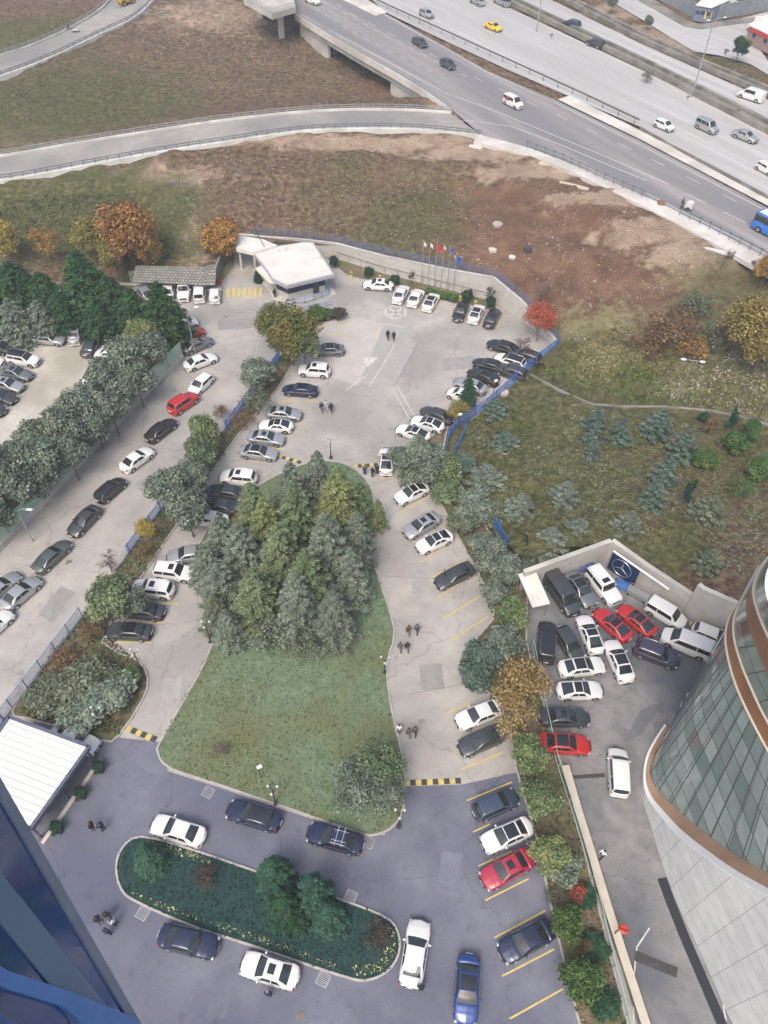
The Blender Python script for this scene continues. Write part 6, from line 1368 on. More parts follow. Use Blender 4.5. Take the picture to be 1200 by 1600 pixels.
def tree(cx, cy, rpx, kind, h, leaf, label, name=None, cat='tree', group=None, twig=None, zf=.6, hz_=None):
    z0 = 0.1
    for _ in range(10):
        g = G(cx, cy, z0+h*zf); zn = hz_ if hz_ is not None else ground_z(g.x, g.y); z0 = z0*.4+zn*.6
    g = G(cx, cy, z0+h*zf); Rm = rpx/ppm(cx, cy, z0+h*zf)
    b = kind.rstrip('0123456789'); nm = name or {'fir': 'fir_tree', 'cedar': 'cedar_tree', 'spruce': 'blue_spruce', 'bare': 'bare_tree', 'bush': 'shrub', 'loose': 'shrub', 'round': 'round_bush', 'column': 'cypress'}.get(b, 'tree')
    if cat == 'tree' and b in ('bush', 'loose', 'round'): cat = 'shrub'
    return tree_at((g.x, g.y, z0-.05), Rm, h, kind, leaf, label, nm, cat, group, twig)
GA, GB, GCC, GDD, GE, GFF = 'dark firs at the upper left', 'autumn trees behind the firs', 'hedge trees between the yard and the driveway wall', 'trees of the strip beside the driveway', 'cedars of the central lawn', 'spruces in the sloping garden'
T_ = [
 # upper-left firs
 (22, 442, 56, 'fir1', 8.6, 'fir', 'dark fir at the far left edge above the gravel yard', GA), (68, 454, 47, 'fir2', 7.8, 'fir', 'dark fir between the left edge fir and the tallest fir', GA), (128, 434, 60, 'fir3', 10.9, 'fir', 'tallest dark fir, in front of the orange autumn tree', GA),
 (172, 460, 45, 'fir1', 7.8, 'fir', 'dark fir right of the tallest fir', GA), (206, 476, 38, 'fir2', 7.0, 'fir', 'low dark fir touching the pointed fir', GA), (252, 480, 54, 'fir3', 10.1, 'fir', 'pointed fir at the driveway corner beside the three white vehicles', GA), (95, 480, 43, 'fir2', 6.2, 'fir', 'low fir filling the gap below the tallest fir', GA), (150, 494, 36, 'fir1', 5.5, 'fir', 'lowest dark fir at the edge of the gravel yard', GA), (20, 492, 40, 'fir3', 7, 'grey', 'greyish fir above the gravel yard at the left edge', GA),
 (-20, 472, 54, 'fir2', 7.0, 'fir', 'dark fir cut by the left edge', GA), (62, 492, 34, 'fir1', 6, 'grey', 'greyish low fir above the lying silver sedan', GA),
 # autumn
 (2, 372, 30, 'half1', 8, 'yellow', 'yellow autumn tree cut by the left edge', GB), (68, 378, 26, 'sparse1', 7, 'rust', 'thin brown-leaved tree between the yellow trees', GB), (137, 368, 30, 'half2', 8, 'olive', 'yellow-green autumn tree left of the big orange one', GB), (198, 362, 47, 'half3', 12, 'rust', 'big orange-brown autumn tree behind the firs', GB), (230, 392, 26, 'sparse2', 8, 'rust', 'small brown-leaved tree right of the big orange one', GB), (345, 372, 31, 'broad1', 7.5, 'orange', 'round orange tree beside the gate canopy', GB),
 (175, 395, 30, 'half1', 7, 'olive', 'olive tree in front of the big orange one', GB),
 # hedge row
 (223, 524, 30, 'half4', 7, 'cedargold', 'yellowish tree at the top of the yard hedge', GCC), (240, 548, 28, 'broad2', 7, 'grey', 'grey-green tree at the corner of the netting fence', GCC), (198, 561, 36, 'broad3', 8, 'grey', 'broad grey-green hedge tree above the white bonnets', GCC), (168, 596, 36, 'broad2', 8, 'grey', 'grey-green hedge tree beside the lowest white bonnet', GCC), (213, 596, 31, 'broad1', 7, 'grey', 'grey-green hedge tree leaning over the netting fence', GCC),
 (138, 636, 38, 'broad3', 8, 'grey', 'grey-green hedge tree beside the dark bonnets', GCC), (173, 641, 30, 'broad2', 7, 'grey', 'hedge tree over the netting opposite the black driveway sedan', GCC), (100, 676, 40, 'broad1', 8, 'grey', 'grey-green hedge tree below the lowest dark bonnet', GCC), (63, 721, 40, 'broad3', 8, 'grey', 'grey-green hedge tree above the curved street lamp', GCC), (108, 711, 28, 'broad2', 7, 'grey', 'hedge tree near the netting opposite the white driveway sedan', GCC), (20, 761, 42, 'broad2', 8, 'grey', 'grey-green hedge tree by the curved street lamp', GCC), (-17, 741, 36, 'broad1', 8, 'grey', 'hedge tree at the left edge, upper of two', GCC), (-14, 811, 35, 'broad3', 7, 'grey', 'hedge tree at the left edge, lower of two', GCC), (-62, 796, 42, 'broad2', 8, 'grey', 'hedge tree mostly outside the left edge', GCC),
 (55, 688, 36, 'broad2', 6, 'grey', 'hedge tree at the yard side, beside the lowest dark car', GCC), (115, 640, 32, 'broad1', 6, 'grey', 'hedge tree at the yard side, covering the dark bonnets', GCC), (18, 722, 38, 'broad3', 6, 'grey', 'hedge tree at the yard side near the left edge', GCC), (150, 668, 32, 'broad1', 6, 'grey', 'hedge tree in the middle of the yard hedge', GCC), (60, 745, 34, 'broad3', 6, 'grey', 'hedge tree between the street lamp and the yard', GCC), (195, 575, 30, 'broad2', 6, 'grey', 'hedge tree over the white upper yard cars', GCC), (178, 618, 32, 'broad3', 6, 'grey', 'hedge tree over the lowest white bonnet', GCC), (85, 700, 30, 'half1', 6, 'cedar', 'greener hedge tree above the street lamp', GCC),
 # driveway strip
 (453, 520, 47, 'big1', 9, 'yellowgreen', 'tall yellow-green tree in the strip near the guard house', GDD), (475, 540, 30, 'broad2', 7, 'cedar', 'green tree at the foot of the tall yellow-green tree', GDD), (425, 505, 26, 'half2', 8, 'yellowgreen', 'left arm of yellow-tinged leaves beside the tall yellow-green tree', GDD), (402, 585, 30, 'broad3', 5.5, 'grey', 'grey-green tree below the tall yellow-green tree', GDD), (400, 622, 28, 'loose1', 4.5, 'dusty', 'dusty thin tree beside the upper blue fence', GDD), (318, 678, 28, 'broad1', 6, 'lime', 'light green tree beside the upper blue fence', GDD),
 (312, 712, 30, 'broad2', 6, 'cedar', 'green tree below the light green one', GDD), (262, 772, 40, 'broad3', 7, 'grey', 'big dark leafy tree left of the four parked cars', GDD), (292, 800, 38, 'broad2', 7, 'grey', 'leafy tree overlapping the half hidden white car', GDD), (298, 745, 30, 'broad1', 6, 'grey', 'grey-green tree left of the white sunroof car', GDD), (228, 828, 17, 'half3', 4, 'yellow', 'small bright yellow tree at the driveway edge', GDD), (172, 935, 42, 'broad3', 6, 'cedar', 'fresh green tree by the end of the pale blue fence', GDD), (205, 940, 26, 'broad1', 5, 'grey', 'grey-green tree over the black sedan', GDD),
 (80, 1085, 40, 'bush1', 2.5, 'dusty', 'dusty shrub beside the pale blue fence, left', GDD), (125, 1060, 44, 'bush2', 3, 'dusty', 'dusty shrub at the top of the shrub bed', GDD), (165, 1085, 44, 'bush3', 2.6, 'grey', 'grey-green shrub by the four-globe lamp', GDD), (125, 1110, 40, 'bush1', 2.4, 'grey', 'grey-green shrub above the half hidden white car', GDD), (160, 1050, 30, 'loose2', 2.2, 'dusty', 'thin shrub at the rounded end of the shrub bed', GDD), (196, 1060, 24, 'bush2', 1.6, 'green', 'low green shrub on the rounded tip of the shrub bed', GDD), (100, 1030, 28, 'loose1', 2, 'brown', 'brown thin shrub along the pale blue fence', GDD),
 (345, 640, 14, 'loose2', 2, 'brown', 'brown dry shrub by the upper blue fence', GDD), (378, 655, 22, 'loose1', 2, 'brown', 'brown dry shrub beside the white black-roofed car', GDD), (412, 575, 14, 'loose1', 1.6, 'brown', 'brown dry shrub under the grey-green tree', GDD), (225, 862, 18, 'loose2', 2, 'brown', 'brown dry shrub under the silver sedan bonnet', GDD), (140, 985, 22, 'loose1', 2, 'brown', 'brown dry shrub at the end of the pale blue fence', GDD),
 # central cedars
 (497, 735, 34, 'fir2', 8, 'blue', 'blue-grey conifer at the upper tip of the central lawn', GE), (528, 778, 52, 'cedar1', 12, 'cedargold', 'golden-tipped cedar at the top right of the central group', GE), (462, 800, 52, 'cedar2', 12, 'cedar', 'green cedar left of the golden-tipped cedar', GE), (415, 815, 42, 'cedar3', 10, 'cedargold', 'yellowish cedar on the left shoulder of the central group', GE), (375, 858, 50, 'cedar1', 10, 'grey', 'grey-green cedar by the silver sedan', GE), (440, 865, 58, 'cedar3', 12, 'cedar', 'broad cedar in the middle of the central group', GE), (510, 850, 56, 'cedar2', 12, 'grey', 'broad grey-green cedar right of the middle', GE),
 (558, 835, 38, 'cedar3', 9, 'grey', 'cedar at the right edge of the central group above the lawn', GE), (345, 910, 44, 'cedar2', 8, 'grey', 'cedar overhanging the left lawn edge', GE), (400, 925, 52, 'cedar1', 10, 'cedar', 'green cedar at the lower left of the central group', GE), (465, 935, 52, 'cedar3', 10, 'grey', 'grey-green cedar in the lower middle of the central group', GE), (522, 955, 42, 'cedar2', 9, 'blue', 'blue-grey cedar at the lower right of the central group', GE), (345, 835, 42, 'cedar2', 8, 'grey', 'grey-green cedar at the upper left lawn edge beside the half hidden white car', GE), (395, 785, 40, 'cedar3', 8, 'cedar', 'cedar at the upper left edge of the central group', GE), (455, 752, 36, 'cedar1', 8, 'grey', 'grey-green cedar left of the blue-grey tip conifer', GE), (562, 782, 32, 'cedar2', 8, 'cedar', 'cedar at the upper right kerb of the central group', GE), (322, 878, 38, 'cedar3', 7, 'grey', 'grey-green cedar at the widest left point of the lawn', GE), (548, 890, 42, 'cedar1', 9, 'grey', 'grey-green cedar at the right foot of the central group', GE), (480, 900, 50, 'cedar2', 11, 'cedar', 'cedar between the broad middle cedar and the blue-grey one', GE), (338, 950, 32, 'cedar1', 6, 'dusty', 'dusty cedar above the globe lamp on the left lawn edge', GE),
 (590, 798, 20, 'cedar1', 5, 'cedargold', 'small golden cedar reaching over the kerb at right', GE), (355, 975, 32, 'cedar3', 6, 'grey', 'small cedar by the globe lamp on the left lawn edge', GE), (420, 985, 38, 'loose2', 4, 'grey', 'thin grey-green shrub below the cedars', GE), (475, 1005, 34, 'loose1', 3.5, 'dusty', 'thin dusty shrub at the foot of the blue-grey cedar', GE),
 (590, 1195, 44, 'half2', 5, 'cedar', 'green tree at the right lawn edge beside the white-shirted person', 'trees on the lower lawn'), (560, 1228, 46, 'half3', 5, 'grey', 'grey-green tree on the lower lawn', 'trees on the lower lawn'), (605, 1240, 34, 'half4', 4.5, 'grey', 'leafy tree above the rounded lawn corner', 'trees on the lower lawn'), (350, 1165, 36, 'bare3', 3, 'green', 'leafless pale shrub on the lower left lawn', 'trees on the lower lawn'),
 # island
 (229, 1335, 33, 'fir3', 4, 'teal', 'round dark shrub-like conifer at the left end of the island', 'plants on the island'), (428, 1360, 38, 'cedar1', 6.5, 'teal', 'dark conifer at the top of the island', 'plants on the island'), (488, 1390, 42, 'cedar2', 7, 'teal', 'broad dark conifer in the middle of the island', 'plants on the island'), (448, 1418, 40, 'cedar3', 6, 'darkgreen', 'dark conifer at the lower edge of the island', 'plants on the island'), (510, 1425, 34, 'cedar1', 5, 'teal', 'dark conifer at the right of the island group', 'plants on the island'), (320, 1368, 22, 'loose1', 2, 'wine', 'thin wine-red shrub on the left of the island', 'plants on the island'), (592, 1462, 26, 'loose2', 2, 'wine', 'thin wine-red shrub at the right end of the island', 'plants on the island'),
 # right strip
 (652, 705, 38, 'fir1', 7, 'grey', 'big grey-green conifer beside the white coupe with dark roof', None), (672, 725, 32, 'broad1', 6, 'grey', 'grey-green tree joined to the big conifer', None), (630, 720, 26, 'broad2', 5, 'grey', 'dark grey-green tree right of the lone white coupe', None), (697, 732, 24, 'round1', 5, 'lime', 'yellowish round tree below the blue fence end', None), (700, 765, 26, 'bush1', 3, 'cedar', 'green shrub below the yellowish round tree', None), (740, 790, 34, 'bush2', 3, 'grey', 'grey-green shrub left of the small blue fence corner', None),
 (722, 815, 26, 'bush3', 2.4, 'dusty', 'dusty shrub beside the topmost slanted stalls', None), (775, 800, 26, 'bush1', 2.4, 'dusty', 'dusty shrub above the small blue fence corner', None), (758, 862, 32, 'broad3', 5, 'grey', 'grey-green tree above the lone dark grey sedan', None), (790, 885, 28, 'bush2', 3.5, 'grey', 'grey-green tree beside the courtyard wall corner', None), (800, 955, 27, 'round2', 4.5, 'lime', 'yellow-green round tree left of the white canopy', None), (775, 925, 26, 'bush3', 3.5, 'grey', 'grey-green shrub left of the yellow-green round tree', None), (790, 1000, 30, 'bush1', 4, 'grey', 'grey-green shrub above the orange-brown tree', None),
 (755, 1025, 32, 'bush2', 3.5, 'spruce', 'blue-green shrub on the kerb left of the orange-brown tree', None), (740, 1055, 26, 'bush3', 3, 'spruce', 'blue-green shrub above the white nosed-out sedan', None), (815, 1070, 48, 'half1', 8.5, 'amber', 'tall orange-brown tree between the stalls and the courtyard', None), (800, 1115, 36, 'sparse1', 8, 'amber', 'lower brown part-bare tree beside the tall orange-brown one', None), (825, 1178, 33, 'broad1', 5, 'lime', 'pale green tree by the red courtyard car', None), (843, 1250, 34, 'broad2', 4.5, 'lime', 'pale green tree above the white sedan with dark roof', None),
 (858, 1335, 34, 'broad3', 4.5, 'cedargold', 'yellow-green tree beside the crimson car', None), (882, 1352, 28, 'bush1', 3.5, 'grey', 'grey-green shrub beside the yellow-green tree', None), (886, 1441, 27, 'round1', 3.2, 'green', 'clipped green tree beside the dark blue-grey sedan', None), (911, 1532, 36, 'round2', 3.4, 'green', 'clipped green tree at the lower end of the strip', None), (903, 1395, 16, 'loose1', 2, 'red', 'thin red-leaved shrub above the clipped green tree', None), (915, 1478, 14, 'loose2', 1.8, 'brown', 'thin brown shrub between the two clipped trees', None), (945, 1570, 26, 'bush3', 1.4, 'darkgreen', 'dark ground shrub by the low wall at the bottom', None), (932, 1480, 24, 'bush2', 1.4, 'darkgreen', 'dark ground shrub by the low wall below the red sign', None), (915, 1400, 20, 'bush1', 1.2, 'darkgreen', 'dark ground shrub by the low wall above the red sign', None), (862, 1400, 14, 'loose1', 1.2, 'dusty', 'thin dusty shrub by the stall kerb', None),
 # garden spruces
 (934, 650, 21, 'spruce1', 4, 'spruce', 'blue-green spruce touching the garden kerb, uppermost of a column of three', GFF), (930, 675, 18, 'spruce2', 3.5, 'spruce', 'blue-green spruce, middle of a column of three', GFF), (928, 697, 16, 'spruce1', 3, 'spruce', 'blue-green spruce, lowest of a column of three', GFF), (972, 668, 24, 'spruce2', 4, 'spruce', 'blue-green spruce right of the column of three', GFF), (1033, 656, 30, 'spruce3', 4.5, 'spruce', 'wide blue-green spruce below the garden kerb', GFF), (1072, 690, 28, 'spruce1', 4.5, 'spruce', 'blue-green spruce right of centre in the garden', GFF), (1044, 730, 27, 'spruce2', 4.2, 'spruce', 'dark blue-green spruce in the middle of the garden', GFF), (1026, 765, 26, 'spruce3', 4.2, 'spruce', 'blue-green spruce below the middle one', GFF),
 (790, 684, 24, 'spruce1', 2.5, 'spruce', 'low spreading spruce alone on the grass near the hose', GFF), (776, 632, 24, 'spruce3', 2.5, 'spruce', 'low spreading spruce beside the blue fence', GFF), (885, 766, 27, 'spruce2', 3.5, 'blue', 'pale spruce alone in the lower garden', GFF), (815, 785, 30, 'spruce3', 3.5, 'blue', 'pale spruce near the small blue fence corner', GFF), (985, 812, 27, 'spruce1', 3.5, 'blue', 'pale spruce above the courtyard corner', GFF), (905, 822, 30, 'spruce2', 3, 'blue', 'pale spruce along the top of the courtyard wall', GFF), (862, 838, 34, 'spruce3', 3.5, 'blue', 'broad pale spruce above the courtyard wall', GFF), (760, 740, 34, 'spruce1', 3, 'blue', 'pale spruce right of the yellowish round tree', GFF), (722, 720, 22, 'bush2', 1.5, 'spruce', 'low pale blue-green shrub by the blue railing end', None),
 (1112, 790, 34, 'spruce2', 4, 'dusty', 'dull green spruce in the right garden', GFF), (1110, 870, 30, 'spruce3', 3, 'dusty', 'dull green spruce above the tall courtyard wall', GFF), (1150, 690, 20, 'round1', 3, 'green', 'round dark green bush below the garden kerb', None), (1176, 668, 16, 'round2', 3, 'green', 'round green bush at the right end of the kerb', None), (1105, 714, 20, 'bush1', 2.5, 'green', 'green bush in the right garden', None), (1146, 655, 8, 'column1', 3.5, 'darkgreen', 'slim dark cypress by the garden kerb', None), (1112, 612+50, 9, 'column2', 3, 'brown', 'slim brownish cypress by the garden kerb', None), (1078, 765, 9, 'column1', 4, 'darkgreen', 'slim dark cypress in the shaded garden', None), (1195, 730, 24, 'bush3', 3, 'green', 'dark green bush at the right edge of the garden', None), (1160, 760, 24, 'loose1', 3, 'green', 'loose green shrub at the right of the garden', None), (1100, 650, 10, 'bush2', 1.5, 'darkgreen', 'small dark bush above the slim cypress', None), (838, 860, 30, 'spruce1', 3, 'blue', 'pale spruce at the courtyard wall end above the canopy', GFF),
 # right slopes
 (1178, 505, 50, 'half2', 9, 'olive', 'big yellow autumn tree at the right edge', None), (1195, 545, 34, 'half4', 7, 'olive', 'olive-yellow tree under the big yellow one', None), (1200, 420, 22, 'half1', 6, 'orange', 'orange tree cut by the right edge below the minibus', None), (1052, 505, 56, 'loose1', 5, 'brown', 'wide leafless brown thicket on the slope', None), (1020, 530, 36, 'loose2', 4, 'brown', 'brown thicket left of the wide one', None), (1090, 470, 34, 'loose1', 4.5, 'dusty', 'dull olive thicket above the wide brown one', None), (1115, 520, 34, 'loose2', 4, 'dusty', 'dull thicket beside the big yellow tree', None), (1085, 540, 30, 'loose1', 3, 'rust', 'rust-tinged thicket below the wide brown one', None), (845, 500, 28, 'half3', 6, 'red', 'bright red maple behind the wall corner', None), (990, 520, 24, 'loose1', 2.5, 'straw', 'straw-coloured clump at the edge of the red earth', None),
 (733, 608, 19, 'fir1', 5, 'darkgreen', 'small dark conifer growing among the double-parked cars', None), (716, 640, 20, 'half1', 3, 'olive', 'yellow-brown shrub below the small dark conifer', None), (648, 735+30, 0.1, 'bush1', .1, 'green', '', 'skip'),
 # by the wall
 (521, 407, 8, 'round1', 2, 'darkgreen', 'small dark round bush right of the guard house', 'round bushes along the retaining wall'), (576, 423, 8, 'round2', 1.8, 'darkgreen', 'small dark round bush beside the left yellow post', 'round bushes along the retaining wall'), (617, 436, 9, 'round1', 1.9, 'darkgreen', 'small dark round bush behind the sideways white sedan', 'round bushes along the retaining wall'), (731, 460, 10, 'round2', 2.2, 'darkgreen', 'small dark round bush between the two right yellow posts', 'round bushes along the retaining wall'), (767, 470, 9, 'round1', 2, 'darkgreen', 'small dark round bush in the wall corner', 'round bushes along the retaining wall'),
 (493, 487, 16, 'round2', 2.2, 'green', 'round green bush below the guard house, largest of three', None), (511, 489, 12, 'round1', 1.6, 'green', 'round green bush, middle of three below the guard house', None), (529, 488, 13, 'bush1', 1.6, 'wine', 'round reddish-green bush, right of three below the guard house', None), (402, 428, 9, 'fir1', 2.2, 'darkgreen', 'dark bush at the left wall of the guard house', None),
 # highway greenery
 (1012, 117, 11, 'loose1', 2.4, 'dusty', 'spiky grey-green bush growing on the highway median', None), (862, 50, 9, 'bare1', 2.2, 'green', 'leafless bush on the highway median at the top', None), (1076, 147, 8, 'bare2', 2, 'green', 'leafless bush at the foot of the tall street lamp', None), (1156, 168, 10, 'bare3', 2.6, 'green', 'leafless bush on the median below the white panel van', None), (1157, 74, 14, 'broad1', 5, 'darkgreen', 'dark evergreen beside the kiosk', None), (1138, 72, 13, 'bare1', 4.5, 'green', 'leafless tree beside the dark evergreen', None), (1014, 33, 9, 'broad2', 3, 'grey', 'small dark bush on the orange earth of the verge', None), (958, 4, 9, 'broad3', 3.5, 'grey', 'small dark tree at the top edge of the verge', None),
]
for t in T_:
    if t[7] == 'skip': continue
    on_h = t[1] < 200 and t[0] > 840
    tree(*t[:7], group=t[7], hz_=9.0 if on_h else None)
for (cx, cy, r_, k_, h, l_, tw) in ((162, 862, 44, 'bare1', 6, 'leafless purple-grey tree over the driveway', M_TWIG), (822, 525, 36, 'bare2', 6, 'bare purple-twigged tree in front of the double-parked cars', M_TWIG), (642, 418, 18, 'bare3', 6, 'bare tree in front of the retaining wall behind the white sedans', M_TWIGD), (770, 442, 22, 'bare1', 6.5, 'bare tree at the corner of the retaining wall', M_TWIGD), (850, 440, 34, 'bare2', 5, 'pale bare thicket on the slope above the wall corner', M_TWIG), (1140, 385, 26, 'bare3', 6, 'bare tree with pinkish buds at the roadside pavement', M_TWIG), (1184, 402, 18, 'bare1', 5, 'bare tree by the right edge pavement', M_TWIG), (255, 0, 0, '', 0, '', None), (690, 400, 26, 'bare3', 3, 'pale dry thicket behind the flagpoles', M_TWIG)):
    if k_: tree(cx, cy, r_, k_, h, 'green', l_, twig=tw)
for f2 in globals().get('PLANT_BUSH', []):
    me_, tk_ = tree_meshes('round1'); o = bpy.data.objects.new('bush', me_); C.objects.link(o); o.parent = f2; o.location = (0, 0, .35); o.scale = (.62, .62, 1.05); o.material_slots[0].link = 'OBJECT'; o.material_slots[0].material = LM['darkgreen']
# low clipped hedge in the wall bed
a, b_ = G(664, 459), G(715, 472); v, f_ = crown_broad(5, 2200, .05, 20, .5, .45); d = b_-a; L_ = d.length; r9 = np.random.RandomState(4); n9 = 2600
p9 = np.stack([r9.rand(n9)*L_, (r9.rand(n9)-.5)*1.3, .1+r9.rand(n9)**.5*.75], 1); nn9 = unit(r9.randn(n9, 3)+np.array([0, 0, .8])); a9 = unit(np.cross(nn9, r9.randn(n9, 3))); b9 = np.cross(nn9, a9); v, f_ = leaf_arr(p9, a9*.09, b9*.07)
o = bpy.data.objects.new('hedge', mesh_np('hedge', v, f_, LM['green'])); C.objects.link(o); o.location = a; o.rotation_euler = (0, 0, math.atan2(d.y, d.x)); tag(o, 'low clipped green hedge in the soil bed in front of the flagpoles', 'hedge')

# flowers of the island (yellow) and grass tufts, weeds, rubble: stuff
def scatter(name, polys, n, size, m, zfn, wh=1.0, mask=None, kind='stuff', thick=None, rock=False, seed=1, up=.6):
    r = np.random.RandomState(seed); P_ = []
    for poly in polys:
        xs2 = [p.x for p in poly]; ys2 = [p.y for p in poly]; tries = 0; k = 0; want = n//len(polys)
        while k < want and tries < 60:
            tries += 1; x = r.uniform(min(xs2), max(xs2), 4000); y = r.uniform(min(ys2), max(ys2), 4000); ok_ = inpoly(x, y, poly)
            if mask is not None: ok_[ok_] = [r.rand() < bil(mask, a_, b2)*1.1-.08 for a_, b2 in zip(x[ok_], y[ok_])]
            x = x[ok_][:want-k]; y = y[ok_][:want-k]; P_.append(np.stack([x, y], 1)); k += len(x)
    P_ = np.concatenate(P_); z = np.array([zfn(a_, b2) for a_, b2 in P_]); p = np.column_stack([P_, z]); n_ = len(p)
    s = size*(.4+1.1*r.rand(n_)**2)[:, None]
    if rock:
        base_ = np.array([(1, 0, 0), (-.6, .8, 0), (-.5, -.9, 0), (.1, .1, .8)]); vs = []; fs = []
        ang = r.rand(n_)*6.28; ca, sa = np.cos(ang), np.sin(ang); q = base_[None]*(.6+.8*r.rand(n_, 4, 1))*s[:, None]; x = q[..., 0]*ca[:, None]-q[..., 1]*sa[:, None]; y = q[..., 0]*sa[:, None]+q[..., 1]*ca[:, None]
        v = np.stack([x, y, q[..., 2]-.02], -1)+p[:, None]; idx_ = np.arange(n_)[:, None]*4; f = np.concatenate([idx_+np.array([[0, 1, 3]]), idx_+np.array([[1, 2, 3]]), idx_+np.array([[2, 0, 3]])]); v = v.reshape(-1, 3)
    else:
        nn_ = unit(r.randn(n_, 3)+np.array([0, 0, up])); a_ = unit(np.cross(nn_, r.randn(n_, 3))); b2 = np.cross(nn_, a_); p[:, 2] += s[:, 0]*.5*wh; v, f = leaf_arr(p, a_*s, b2*s*.6)
    o = bpy.data.objects.new(name, mesh_np(name, v, f, m)); C.objects.link(o); return tag(o, kind=kind)
flatz = lambda x, y: .1
fl = mat('flower_yellow', (.50, .42, .08), (.6, .56, .36), 3, .8, island=.3)
bands_ = [PP(q) for q in ([(232, 1312), (300, 1332), (330, 1345), (328, 1352), (295, 1342), (230, 1322)], [(205, 1400), (300, 1438), (400, 1470), (530, 1518), (528, 1508), (400, 1460), (300, 1430), (206, 1392)], [(545, 1510), (590, 1505), (612, 1470), (600, 1440), (615, 1450), (619, 1490), (600, 1516), (560, 1526)])]
scatter('flowers', bands_, 750, .055, fl, flatz, seed=3)
scatter('lawn_tufts', [PP(LAWN)], 24000, .085, mat('tuft_green', (.09, .145, .08), (.175, .235, .14), .5, .9, island=.35, spec=.2, c3=(.13, .14, .08), s3=.12), flatz, seed=5)
scatter('island_tufts', [isl], 6000, .08, mat('tuft_blue_tint', (.013, .042, .04), (.028, .07, .055), .6, .9, island=.35, spec=.2), flatz, seed=6)  # same blue reflection tint in the tuft colour
grd = lambda x, y: max(zat(x, y), 0)-.01
def TP(pts): return [GT(*p) for p in pts]
scatter('weeds', [TP(q) for q in ([(860, 550), (1000, 535), (1130, 600), (1200, 640), (1000, 632), (830, 580)], [(920, 520), (1040, 500), (1060, 590), (880, 590)])], 22000, .115, mat('tuft_straw', (.13, .125, .055), (.27, .25, .13), .25, .9, island=.4, spec=.2, c3=(.07, .11, .03), s3=.1), grd, seed=7, up=.3, mask=np.maximum(grass, straw))
scatter('weeds', [TP(q) for q in ([(0, 310), (200, 300), (250, 340), (300, 405), (200, 412), (0, 400)],)], 15000, .11, mat('tuft_olive', (.05, .07, .03), (.13, .14, .07), .3, .9, island=.4, spec=.2), grd, seed=8, up=.5, mask=grass)
scatter('weeds', [TP(q) for q in ([(480, 250), (720, 290), (760, 360), (740, 420), (620, 395), (450, 350)], [(0, 130), (180, 90), (230, 130), (200, 190), (0, 200)])], 14000, .10, mat('tuft_brown', (.07, .075, .04), (.17, .15, .095), .22, .9, island=.45, spec=.2), grd, seed=9, up=.5, mask=grass)
scatter('weeds', [TP(q) for q in ([(700, 700), (790, 625), (870, 620), (960, 645), (1200, 690), (1200, 920), (1100, 900), (950, 840), (820, 880), (760, 820)],)], 20000, .10, mat('tuft_garden', (.06, .09, .035), (.15, .15, .075), .2, .9, island=.4, spec=.2, c3=(.14, .17, .13), s3=.1), grd, seed=10, up=.4)
scatter('bed_plants', [PP(q) for q in ([(478, 532), (432, 610), (372, 680), (330, 740), (290, 800), (248, 862), (200, 935), (160, 1004), (128, 963), (215, 845), (295, 740), (352, 668), (432, 560)], [(655, 745), (690, 790), (727, 860), (771, 968), (716, 1034), (790, 1120), (838, 1310), (868, 1450), (905, 1600), (980, 1600), (930, 1400), (878, 1200), (846, 1090), (822, 1000), (800, 884), (722, 762)], [(100, 1138), (30, 1115), (60, 1050), (128, 963), (215, 1032), (231, 1060), (186, 1150)])], 16000, .12, mat('tuft_bed', (.06, .085, .04), (.16, .13, .08), .3, .9, island=.4, spec=.2), flatz, seed=11, up=.4)
rk = mat('rubble', (.26, .24, .20), (.50, .48, .44), 1.0, .9, island=.3)
scatter('rubble', [TP(q) for q in ([(250, 255), (600, 235), (760, 290), (780, 430), (600, 395), (400, 360), (290, 350)], [(400, 30), (350, 20), (240, 60), (200, 150), (560, 150), (600, 120)], [(860, 270), (1060, 350), (1120, 420), (950, 500), (800, 420)], [(1040, 570), (1200, 540), (1200, 660), (1100, 640), (1010, 620)])], 6500, .115, rk, grd, rock=True, seed=12)
scatter('rubble', [TP(q) for q in ([(880, 500), (925, 525), (935, 545), (905, 540), (875, 520)], [(1130, 560), (1200, 520), (1200, 640), (1170, 650), (1120, 590)], [(1050, 590), (1110, 590), (1090, 625), (1030, 620)], [(700, 395), (760, 400), (775, 420), (640, 400)], [(780, 205), (700, 230), (720, 243), (800, 235)])], 950, .13, mat('rubble_pale', (.22, .19, .15), (.46, .43, .39), 1.0, .9, island=.3), grd, rock=True, seed=13)
